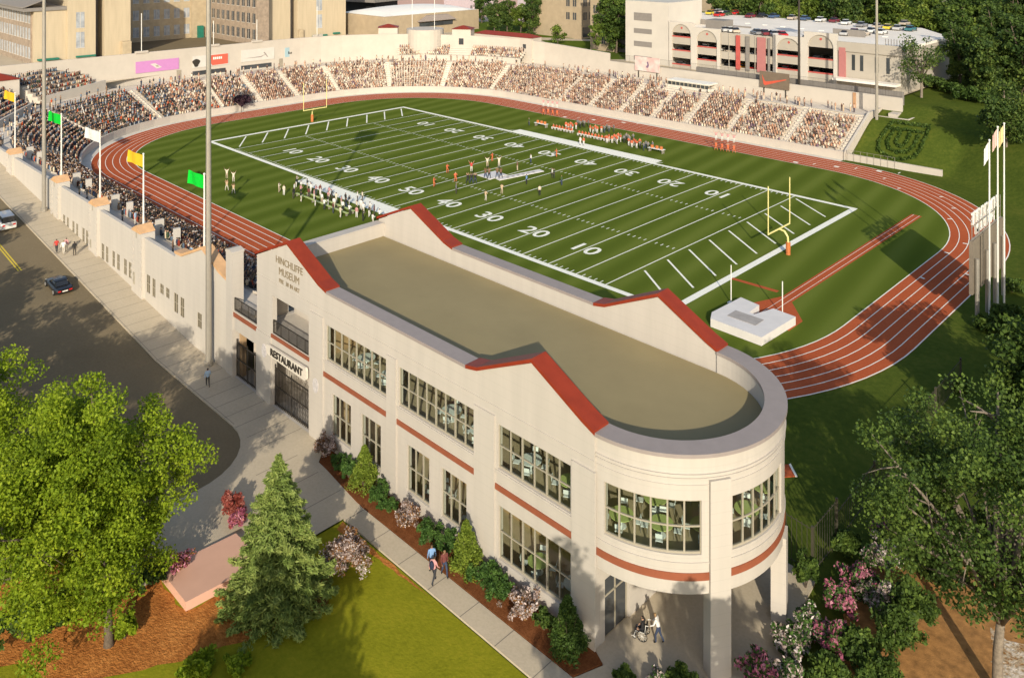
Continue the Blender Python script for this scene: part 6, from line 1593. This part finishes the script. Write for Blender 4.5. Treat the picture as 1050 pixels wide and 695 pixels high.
# ================================================================== BACKGROUND BUILDINGS
M['school'] = stucco('school_cream_brick', (.47, .39, .27), .05)
M['schoolbrick'] = flat('school_brown_brick', (.30, .235, .175), .9, var=.22, scale=.9)
M['school2'] = flat('school_tan_brick', (.42, .34, .225), .9, var=.12, scale=.7)
M['winpale'] = flat('pale_window', (.34, .36, .38), .25, var=.3, scale=.5)
M['tan'] = flat('tan_brick', (.36, .285, .19), .9, var=.1, scale=.5)
M['tan2'] = flat('tan_stone', (.38, .32, .235), .9, var=.08, scale=.5)
M['garage'] = flat('garage_panel', (.40, .36, .30), .85, var=.06, scale=.3)
M['garagew'] = flat('garage_white', (.52, .48, .42), .8, var=.05, scale=.3)
M['deck'] = flat('parking_deck', (.78, .72, .63), .9, var=.06, scale=.12)
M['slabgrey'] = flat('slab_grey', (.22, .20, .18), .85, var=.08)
M['ban_rose'] = flat('rose_panel', (.40, .16, .15), .7, var=.04)
M['awn'] = flat('green_awning', (.02, .16, .11), .6)
M['sillred'] = flat('garage_red', (.45, .09, .075), .6)
def win_rows(t, face, const, us, zs, w_, h, mat='glassdark', fmat='garagew', depth=.05):
    """windows of a facade, each a part; face 'x' (plane x=const, looks +x) or 'y' (plane y=const, looks -y)"""
    for z in zs:
        for u in us:
            b = MB()
            if face == 'x': b.box(const + .003, const + depth, u, u + w_, z, z + h)
            else: b.box(u, u + w_, const - depth, const - .003, z, z + h)
            o = b.build('window', mat, t); b = MB()
            if face == 'x': b.box(const + .004, const + depth + .05, u - .12, u + w_ + .12, z - .14, z); b.box(const + depth + .002, const + depth + .03, u + w_ / 2 - .06, u + w_ / 2 + .06, z + .01, z + h)
            else: b.box(u - .12, u + w_ + .12, const - depth - .05, const - .004, z - .14, z); b.box(u + w_ / 2 - .06, u + w_ / 2 + .06, const - depth - .03, const - depth - .002, z + .01, z + h)
            b.build('sill', fmat, o)
sc1 = thing('school_building', 'long cream brick school with brown windowed wings behind the violet banner', 'school', (-150, 0, UZ))
b = MB()
b.box(-176, -136, -33.9, -26.01, UZ - .5, 22.0)
b.box(-176, -135.2, -26, -18.9, UZ - .5, 34); b.box(-176, -136.2, -16.3, -9.2, UZ - .5, 34)
b.build('cream_block', 'school', sc1)
b = MB(); b.box(-176, -141, -18.88, -16.32, UZ - .5, 30); b.build('recess_painted_shade', 'slabgrey', sc1)  # recess shade put into the wall colour as dark grey
b = MB(); b.box(-177, -135.6, -36.5, -26.02, 22.01, 22.9); b.extr([(-177, -36.8, 22.9), (-135.4, -36.8, 22.9), (-135.4, -29, 25.8), (-177, -29, 25.8)], (0, 0, .3)); b.build('roof', 'slabgrey', sc1)
b = MB(); b.box(-176, -137.4, -34.2, -33.91, UZ - .5, 21.99); b.build('brick_wall', 'schoolbrick', sc1)
win_rows(sc1, 'y', -34.2, [x for x in fr(-172, -139.8, 13)], [9.5, 14.5, 18.8], 1.5, 2.9, 'winpale')
win_rows(sc1, 'x', -135.2, [-23.9], [11.6, 17.0], 2.1, 4.2, 'winpale')
b = MB(); b.box(-136.19, -134.5, -12.0, -9.6, UZ, 12.3); b.build('porch', 'school2', sc1)
for y in (-33.2, -24): MB().box(-135.99 if y < -30 else -135.19, -134.7, y, y + 5, UZ + 1.0, UZ + 1.45).build('awning', 'awn', sc1)
b = MB(); b.box(-200, -166, -9.1, 26.9, UZ - .5, 30); b.box(-165.99, -164.6, 21.8, 26.9, UZ - .5, 32); b.build('courtyard_wing', 'school2', sc1)
win_rows(sc1, 'x', -166, fr(-7, 19.5, 8), [9.6, 15.0, 20.4, 25.4], 1.9, 3.1, 'winpale')
b = MB(); b.box(-165.98, -131, 27, 31, UZ - .5, 32); b.build('brick_wing', 'schoolbrick', sc1)
win_rows(sc1, 'y', 27, fr(-161, -133.8, 8), [9.8, 14.8, 19.8, 24.8], 1.7, 3.0, 'glassdark')
MB().box(-164.59, -163.5, 23.4, 25.2, UZ, 12.0).build('door_canopy', 'awn', sc1)
sc2 = thing('school_building', 'plain cream block with one narrow window strip beside the school wings', 'school', (-150, 47, UZ))
b = MB(); b.box(-176, -134, 31.01, 40.3, UZ - .5, 36); b.box(-176, -135, 43.5, 62.2, UZ - .5, 36); b.build('cream_block', 'school', sc2)
MB().box(-176, -138, 40.31, 43.49, UZ - .5, 34).build('recess_painted_shade', 'slabgrey', sc2)  # dark gap between the blocks: its shade is painted in grey
win_rows(sc2, 'x', -135, [50.6], [11.4, 17.2], 2.2, 4.4, 'winpale')
MB().box(-134.98, -134, 43.6, 45.2, UZ, 11.5).build('porch', 'school2', sc2); MB().box(-134.98, -134.3, 49, 54.5, UZ + .6, UZ + 1.1).build('awning', 'awn', sc2); MB().box(-134.98, -134.3, 57, 59.5, UZ + .9, UZ + 1.4).build('awning', 'awn', sc2)
# canopy building, tan hall
t = thing('canopy_building', 'flat grey canopy roof over a black block painted as shade right of the school', 'building', (*at_depth(372, 330), UZ))
x, y = at_depth(372, 335)
MB().box(x - 25, x + 8, y - 6, y + 14, 16.2, 17.8, rot=.25).build('roof', 'slabgrey', t); MB().box(x - 22, x + 5, y - 2, y + 12, UZ - .5, 16.19, rot=.25).build('wall', 'black', t)  # block coloured black to stand for the shade under the roof
x1, y1 = at_depth(491, 309)
t = thing('tan_hall', 'low tan hall with pale domed roof behind the curved tower', 'hall', (x1 - 10, y1 - 20, UZ))
MB().box(x1 - 26, x1, y1 - 43, y1, UZ - .5, 15.2).build('wall', 'tan', t)
b = MB(); n = 10
for i in range(n):
    for j in range(n):
        P = lambda i, j: (x1 - 25.5 + 25 * i / n, y1 - 42.5 + 42 * j / n, 15.21 + 2.2 * math.sin(PI * i / n) ** .6 * math.sin(PI * j / n) ** .5 if 0 < i < n and 0 < j < n else 15.21)
        b.quad(P(i, j), P(i + 1, j), P(i + 1, j + 1), P(i, j + 1))
b.build('roof', 'white', t, smooth=True)
b = MB(); b.extr([(x1 + .1, y1 - 29, 12.6), (x1 + .1, y1 - 12, 12.6), (x1 + .1, y1 - 16, 14.6), (x1 + .1, y1 - 25, 14.6)], (1.2, 0, 0)); b.build('porch_roof', 'capgrey', t)
MB().box(x1 + .02, x1 + .3, y1 - 28, y1 - 13, 10.8, 12.2).build('window', 'glassdark', t)
t = thing('pale_house', 'pale mauve building with rows of small windows behind the tree clump', 'building', (*at_depth(492, 372), UZ)); x, y = at_depth(492, 372)
mv = flat('pale_mauve_render', (.50, .42, .44), .85, var=.08); MB().box(x - 16, x, y - 7, y + 9, UZ - .5, 24).build('wall', mv, t); win_rows(t, 'x', x, [y - 5.6 + 2.6 * k for k in range(5)], [10, 14, 18], 1.1, 2.0)
t = thing('pale_house', 'pale mauve building with blue shade beside the tan apartments', 'building', (*at_depth(575, 330), UZ)); x, y = at_depth(577, 330)
MB().box(x - 16, x, y - 9, y + 2, UZ - .5, 27).build('wall', mv, t); win_rows(t, 'x', x, [y - 7.6 + 2.7 * k for k in range(3)], [11, 15, 19, 23], 1.3, 2.2)
# tan apartment blocks
def apartment(label, x0, x1, y0, y1, zt, xs, ys, zs, mat):
    t = thing('apartment_building', label, 'apartments', (x1, y0, UZ), 'tan apartment blocks')
    MB().box(x0, x1, y0, y1, UZ - .5, zt).build('wall', mat, t)
    MB().box(x0 - .3, x1 + .3, y0 - .3, y1 + .3, zt + .01, zt + .7).build('cornice', 'tan2', t)
    if ys: win_rows(t, 'x', x1, ys, zs, 1.9, 2.5, 'glassdark', 'tan2')
    if xs: win_rows(t, 'y', y0, xs, zs, 1.5, 2.4, 'glassdark', 'tan2')
    return t
xA, yA = at_depth(584, 279)
t = apartment('tan apartment block with paired windows and glazed ground floor left of the dark trees', xA - 20, xA + 4, yA + 1, yA + 16, 30, [xA + .6 - 2.9 * k for k in range(2)], [yA + 2.2 + 3.2 * k for k in range(4)], [14.2, 18.6, 23.0, 27.0], 'tan')
MB().box(xA + 4.003, xA + 4.08, yA + 2, yA + 13, 8.6, 11.8).build('shop_glazing', 'glassdark', t)
xB, yB = at_depth(641, 240)
t = apartment('narrow tan apartment block touching the white garage stair tower', xB - 14, xB - 5.5, yB + 1.5, yB + 16, 30, [xB - 12.8, xB - 9.8], [], [10.2, 14.6, 19.0, 23.4, 27], 'tan')
MB().box(xB - 5.49, xB - 1.2, yB + 3.2, yB + 14, UZ - .5, 18.5).build('painted_shade_wing', 'darkgrey', t)  # dark grey colour stands in for the block's shaded side
t = thing('tan_hall', 'plain tan hall with flat roof rising behind the garage deck', 'hall', (*at_depth(712, 300), UZ)); x, y = at_depth(747, 292)
MB().box(x - 34, x, y - 26, y + 12, UZ - .5, 27).build('wall', 'tan', t); MB().box(x - 34.4, x + .4, y - 26.4, y + 12.4, 27.01, 27.6).build('parapet', 'tan2', t)
# parking garage
GY = 81.0
pg = thing('parking_garage', 'long pale parking garage with arched bays and red sills behind the far stands', 'garage', (5, GY, UZ))
b = MB(); b.box(-30.4, -16.6, GY, GY + 16, UZ - .5, 24.4); b.build('stair_tower', 'garagew', pg)
for z0, z1 in ((19.2, 21.3), (15.8, 17.1), (12.3, 13.7), (8.6, 9.8)):
    MB().box(-27.6, -21.8, GY - .05, GY - .003, z0, z1).build('louver', 'slabgrey', pg)
MB().box(-27.8, -21.6, GY - .08, GY - .052, 8.2, 23.2).build('tower_panel', 'garage', pg) if 0 else None
BAYS = [(-16.3, -8.9, 19.7, 'arch', 3), (-8.9, -1.4, 18.7, 'arch', 2), (-1.4, 12.7, 17.9, 'flat', 2), (12.7, 20.3, 18.5, 'arch', 2), (20.3, 28.0, 19.9, 'arch', 2)]
def arch_wall(x0, x1, zt, nlev):
    """front panel with an arched opening; levels are open between the sills"""
    pw, sp = .85, zt - 3.4; r = (x1 - x0) / 2 - pw; cx = (x0 + x1) / 2; b = MB()
    for a, c in ((x0, x0 + pw), (x1 - pw, x1)): b.box(a + .002, c - .002, GY - .25, GY + .4, UZ - .5, zt)
    A = fr(PI, 0, 14); pts = [(cx + r * math.cos(a), sp + (zt - .55 - sp) * math.sin(a)) for a in A]
    for (u0, z0), (u1, z1) in zip(pts, pts[1:]):
        b.quad((u0, GY - .25, z0), (u1, GY - .25, z1), (u1, GY - .25, zt), (u0, GY - .25, zt)); b.quad((u0, GY - .25, z0), (u0, GY + .4, z0), (u1, GY + .4, z1), (u1, GY - .25, z1))
    b.quad((x0 + pw, GY - .25, zt), (x1 - pw, GY - .25, zt), (x1 - pw, GY + .4, zt), (x0 + pw, GY + .4, zt))
    b.build('arch', 'garagew', pg)
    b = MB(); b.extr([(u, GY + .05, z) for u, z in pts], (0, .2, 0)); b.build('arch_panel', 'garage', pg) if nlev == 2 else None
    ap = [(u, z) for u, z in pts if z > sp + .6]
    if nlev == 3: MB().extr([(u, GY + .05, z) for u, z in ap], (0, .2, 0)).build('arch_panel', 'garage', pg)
    MB().extr([(cx + .3 * math.cos(a), GY - .02, zt - 1.5 + .3 * math.sin(a)) for a in fr(0, 2 * PI, 8)[:-1]], (0, .05, 0)).build('emblem', 'sillred', pg)
LEV = [8.8, 12.4, 15.9]
for x0, x1, zt, kind, nlev in BAYS:
    if kind == 'arch': arch_wall(x0, x1, zt, nlev)
    lo = LEV if nlev == 3 else [10.7, 13.9]
    if kind == 'flat': lo = [9.9, 13.4]
    for z in lo:
        e = .86 if kind == 'arch' else .02
        MB().box(x0 + e, x1 - e, GY + .06, GY + .3, z - 1.9, z - .1).build('parapet', 'garage', pg)
        if kind == 'arch': MB().box(x0 + e, x1 - e, GY - .02, GY + .34, z - .1, z + .18).build('sill', 'sillred', pg)
        MB().box(x0 + e, x1 - e, GY + .32, GY + 15, z - 1.2, z - .95).build('floor_slab', 'garage', pg)
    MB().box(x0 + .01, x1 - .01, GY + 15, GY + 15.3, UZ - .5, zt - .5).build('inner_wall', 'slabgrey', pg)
for x, w_, mt in ((3.0, 1.1, 'sillred'), (5.6, 1.0, 'slabgrey'), (8.6, 2.2, 'ban_rose'), (11.4, .5, 'slabgrey')): MB().box(x, x + w_, GY - .3, GY - .1, 9.3, 17.6).build('column_panel', mt, pg)
b = MB()
for x in fr(-1.3, 12.6, 6): b.box(x - .06, x + .06, GY - .08, GY + .04, UZ, 17.8)
b.box(-1.38, 12.68, GY + .1, GY + .34, 14.95, 17.95); b.build('flat_bay', 'garage', pg)
MB().prism([(-16.4, GY + .45), (28, GY + .45), (41.6, GY + .5), (41.6, 112), (30, 128), (-44, 128), (-16.4, 97)], 17.2, 17.8).build('roof_deck', 'deck', pg)
b = MB(); b.box(28.05, 41.5, GY, 111.8, UZ - 1.5, 17.1); b.box(28.05, 41.8, GY - .3, GY + .02, 16.2, 18.3); b.build('wing', 'garage', pg)
MB().box(28.4, 29.9, GY - .36, GY - .02, 10.5, 17.0).build('column_panel', 'ban_rose', pg)
for x in (31.2, 33.0, 36.2, 38.6): MB().box(x, x + .7, GY - .06, GY - .003, 12.2, 15.6).build('window', 'glassdark', pg)
MB().box(28.1, 41.7, GY - 3.0, GY - .37, 10.0, 10.5).build('lower_canopy', 'deck', pg)
b = MB()
for x in fr(38.2, 43.5, 9): b.box(x - .06, x + .06, GY + .52, GY + .6, 17.8, 19.6)
b.build('roof_railing', 'slabgrey', pg)
MB().box(-6.8, -1.6, GY + 2, GY + 6.5, 17.81, 20.6).build('roof_box', 'slabgrey', pg)
for k in range(11): MB().box(-20 + k * 5.6, -18.9 + k * 5.6, 108.2 - k * .9, 108.9 - k * .9, 17.81, 17.95).build('deck_light', 'white', pg)
MB().box(-1.5, 46, 70.2, 70.5, UZ, UZ + 2.6).build('front_screen_wall', 'slabgrey', pg)
# ================================================================== VEHICLES
m, n, l, p = new_mat('car_paint'); oi = n.new('ShaderNodeObjectInfo'); l.new(oi.outputs['Color'], p.inputs['Base Color']); p.inputs['Roughness'].default_value = .3; p.inputs['Coat Weight'].default_value = .4; M['carpaint'] = m
M['carglass'] = flat('car_glass', (.02, .023, .028), .08, spec=.8); M['taillight'] = flat('tail_light', (.55, .02, .02), .3); M['rim'] = flat('alloy_rim', (.55, .53, .50), .35, metal=.6)
def loft(b, st, m=0):
    """st: list of (x, [(y, z), ...]) closed sections along the length"""
    i0 = len(b.v); n = len(st[0][1])
    for x, sec in st: b.v += [(x, y, z) for y, z in sec]
    for k in range(len(st) - 1):
        for q in range(n): a = i0 + k * n + q; c = i0 + k * n + (q + 1) % n; b.f.append((a, a + n, c + n, c)); b.m.append(m)
    b.f.append(tuple(i0 + q for q in range(n))); b.m.append(m); e = i0 + (len(st) - 1) * n; b.f.append(tuple(e + q for q in range(n - 1, -1, -1))); b.m.append(m)
def sec(w_, z0, z1, r=.12): return [(-w_ + r * .5, z0), (w_ - r * .5, z0), (w_, z0 + r), (w_, z1 - r * 1.4), (w_ - r, z1), (-w_ + r, z1), (-w_, z1 - r * 1.4), (-w_, z0 + r)]
def car(label, loc, rz, col, kind='sedan', group='parked cars', parts=True, slope=0.):
    """nose towards local +x"""
    t = thing('car', label, 'car', (0, 0, 0), group)
    if kind == 'sport': L, W, zb, roof, cab = 2.15, .93, .78, 1.22, (-1.35, .75)
    elif kind == 'van': L, W, zb, roof, cab = 2.45, .97, 1.12, 1.85, (-2.3, .9)
    else: L, W, zb, roof, cab = 2.25, .9, .88, 1.42, (-1.75, .85)
    b = MB(); loft(b, [(-L, sec(W * .86, .36, zb * .92)), (-L + .15, sec(W * .96, .24, zb)), (-L * .5, sec(W, .2, zb + .03)), (L * .35, sec(W, .2, zb)), (L * .8, sec(W * .95, .22, zb * .86)), (L, sec(W * .78, .34, zb * .68))])
    o = b.build('body', 'carpaint', t); o.color = (*col, 1)
    b = MB(); loft(b, [(cab[0], sec(W * .80, zb - .03, zb + .05)), (cab[0] + .55 * (1 if kind != 'van' else .3), sec(W * .74, zb - .03, roof - .02)), (cab[1] - .75, sec(W * .74, zb - .03, roof - .02)), (cab[1], sec(W * .82, zb - .03, zb + .05))])
    b.build('cabin_glass', 'carglass', t)
    x0, x1 = cab[0] + .5 * (1 if kind != 'van' else .3), cab[1] - .7
    b = MB(); loft(b, [(x0, sec(W * .72, roof - .03, roof + .02, .05)), ((x0 + x1) / 2, sec(W * .74, roof - .03, roof + .06, .05)), (x1, sec(W * .72, roof - .03, roof + .02, .05))]); o = b.build('roof', 'carpaint', t); o.color = (*col, 1)
    for wx in (-L * .62, L * .62):
        for wy in (-W + .06, W - .06):
            o = MB().tube([(wx, wy - .11, .33), (wx, wy + .11, .33)], .33, 14).build('wheel', 'rubber', t); sgn = 1 if wy > 0 else -1
            MB().tube([(wx, wy + sgn * .112, .33), (wx, wy + sgn * .13, .33)], .21, 10).build('rim', 'rim', o)
    if parts:
        for wy in (-W * .62, W * .62): MB().box(-L - .02, -L + .1, wy - .16, wy + .16, zb * .66, zb * .84).build('tail_light', 'taillight', t); MB().box(L - .12, L + .0, wy - .14, wy + .14, zb * .5, zb * .64).build('headlight', 'white', t)
        MB().box(-L - .025, -L + .05, -.28, .28, .48, .6).build('number_plate', 'white', t)
    t.location = loc; t.rotation_euler = (0, slope, rz); KIDS[t.name] = [c for c in COL.objects if c.parent == t]
    for k in KIDS[t.name]: KIDS[k.name] = [c for c in COL.objects if c.parent == k]
    return t
SL = math.atan(.083)
car('low black sports car driving along the street beside the kerb', (5.3, -71.4, street_z(5.3) + .03), PI, (.012, .012, .014), 'sport', 'cars on the street', slope=-SL)
car('white van with dark windows at the left edge of the street', (-16.6, -71.3, street_z(-16.6) + .03), PI, (.62, .61, .58), 'van', 'cars on the street', slope=-SL)
def car_copy(src, label, loc, rz, col):
    c = src.copy(); link(c); c['label'] = label; c.location = loc; c.rotation_euler = (0, 0, rz); c['group'] = 'cars on the parking garage'
    for ch in KIDS[src.name]:
        d = ch.copy(); link(d); d.parent = c
        if ch.name.startswith(('body', 'roof')): d.color = (*col, 1)
        for g_ in KIDS[ch.name]: e = g_.copy(); link(e); e.parent = d
    return c
CC = dict(red=(.45, .02, .02), white=(.62, .62, .60), black=(.015, .015, .018), yellow=(.60, .48, .04), grey=(.20, .20, .21), silver=(.42, .42, .42), maroon=(.16, .02, .03), teal=(.03, .14, .16), blue=(.05, .09, .18), beige=(.45, .38, .30), orange=(.5, .22, .03), green=(.04, .09, .04))
cars = [(k_, px, d, z, cn) for k_, px, d, z, cn in
        [('far row', 690, 268, 17.82, 'yellow'), ('far row', 706, 266, 17.82, 'silver'), ('far row', 713, 264, 17.82, 'red'), ('far row', 736, 262, 17.82, 'white'), ('far row', 738, 252, 17.82, 'red'), ('far row', 746, 256, 17.82, 'green'), ('far row', 755, 258, 17.82, 'red'), ('far row', 770, 248, 17.82, 'maroon'), ('far row', 782, 249, 17.82, 'black'), ('far row', 794, 247, 17.82, 'blue'), ('far row', 813, 242, 17.82, 'beige'), ('far row', 826, 240, 17.82, 'blue'), ('far row', 842, 236, 17.82, 'white'), ('far row', 856, 234, 17.82, 'maroon'),
         ('front row', 724, 205, 17.82, 'silver'), ('front row', 731, 204, 17.82, 'white'), ('front row', 738, 203, 17.82, 'beige'), ('front row', 760, 199, 17.82, 'grey'), ('front row', 769, 198, 17.82, 'maroon'), ('front row', 780, 197, 17.82, 'silver'), ('front row', 792, 197, 17.82, 'red'), ('front row', 821, 191, 17.82, 'black'),
         ('right hand rows', 868, 202, 17.82, 'silver'), ('right hand rows', 877, 205, 17.82, 'maroon'), ('right hand rows', 886, 202, 17.82, 'beige'), ('right hand rows', 894, 208, 17.82, 'white'), ('right hand rows', 884, 222, 17.82, 'grey'), ('right hand rows', 900, 218, 17.82, 'beige'), ('right hand rows', 911, 216, 17.82, 'yellow'), ('right hand rows', 921, 214, 17.82, 'silver'), ('right hand rows', 904, 205, 17.82, 'white'), ('right hand rows', 934, 212, 17.82, 'teal'), ('right hand rows', 868, 228, 17.82, 'white'), ('right hand rows', 928, 226, 17.82, 'beige')]]
first = None; cnt = {}
for row, px, d, z, cn in cars:
    x, y = at_depth(px, d); x, y = max(x, -30 if y > 97 else -15), max(y, GY + 3.0)
    cnt[(row, cn)] = cnt.get((row, cn), 0) + 1
    lab = '%s %s car from the left in the %s of the garage roof' % (ORD[cnt[(row, cn)] - 1], cn, row)
    rz = PI / 2 + rnd.uniform(-.06, .06) if row != 'front row' else PI / 2 + .9 + rnd.uniform(-.2, .2)
    if first is None: first = car(lab, (x, y, z), rz, CC[cn], 'sedan', 'cars on the parking garage', False)
    else: car_copy(first, lab, (x, y, z), rz, CC[cn])
ins = []
for bi, (x0, x1, zt, kind, nlev) in enumerate(BAYS):
    lv = [LEV[0] - .94, LEV[1] - .94, LEV[2] - .94] if nlev == 3 else ([9.76, 12.96] if kind == 'arch' else [8.96, 12.46])
    for li, z in enumerate(lv):
        nn = 2 if kind == 'arch' else 4
        for k in range(nn):
            x = x0 + 1.9 + (x1 - x0 - 3.8) * (k / (nn - 1)); cn = rnd.choice(['black', 'black', 'white', 'grey', 'red', 'beige', 'black'])
            if kind == 'flat' and li == 0: cn = ['black', 'orange', 'red', 'black'][k]
            bn = ['leftmost arch bay', 'second arch bay', 'flat bay', 'third arch bay', 'rightmost arch bay'][bi]; ln = ['lowest', 'next', 'top'][li]
            car_copy(first, '%s car, %s in the %s level of the %s' % (cn, ORD[k], ln, bn), (x, GY + 3.0, z), PI / 2 * (1 if kind == 'arch' else 0) + rnd.uniform(-.1, .1), CC[cn])
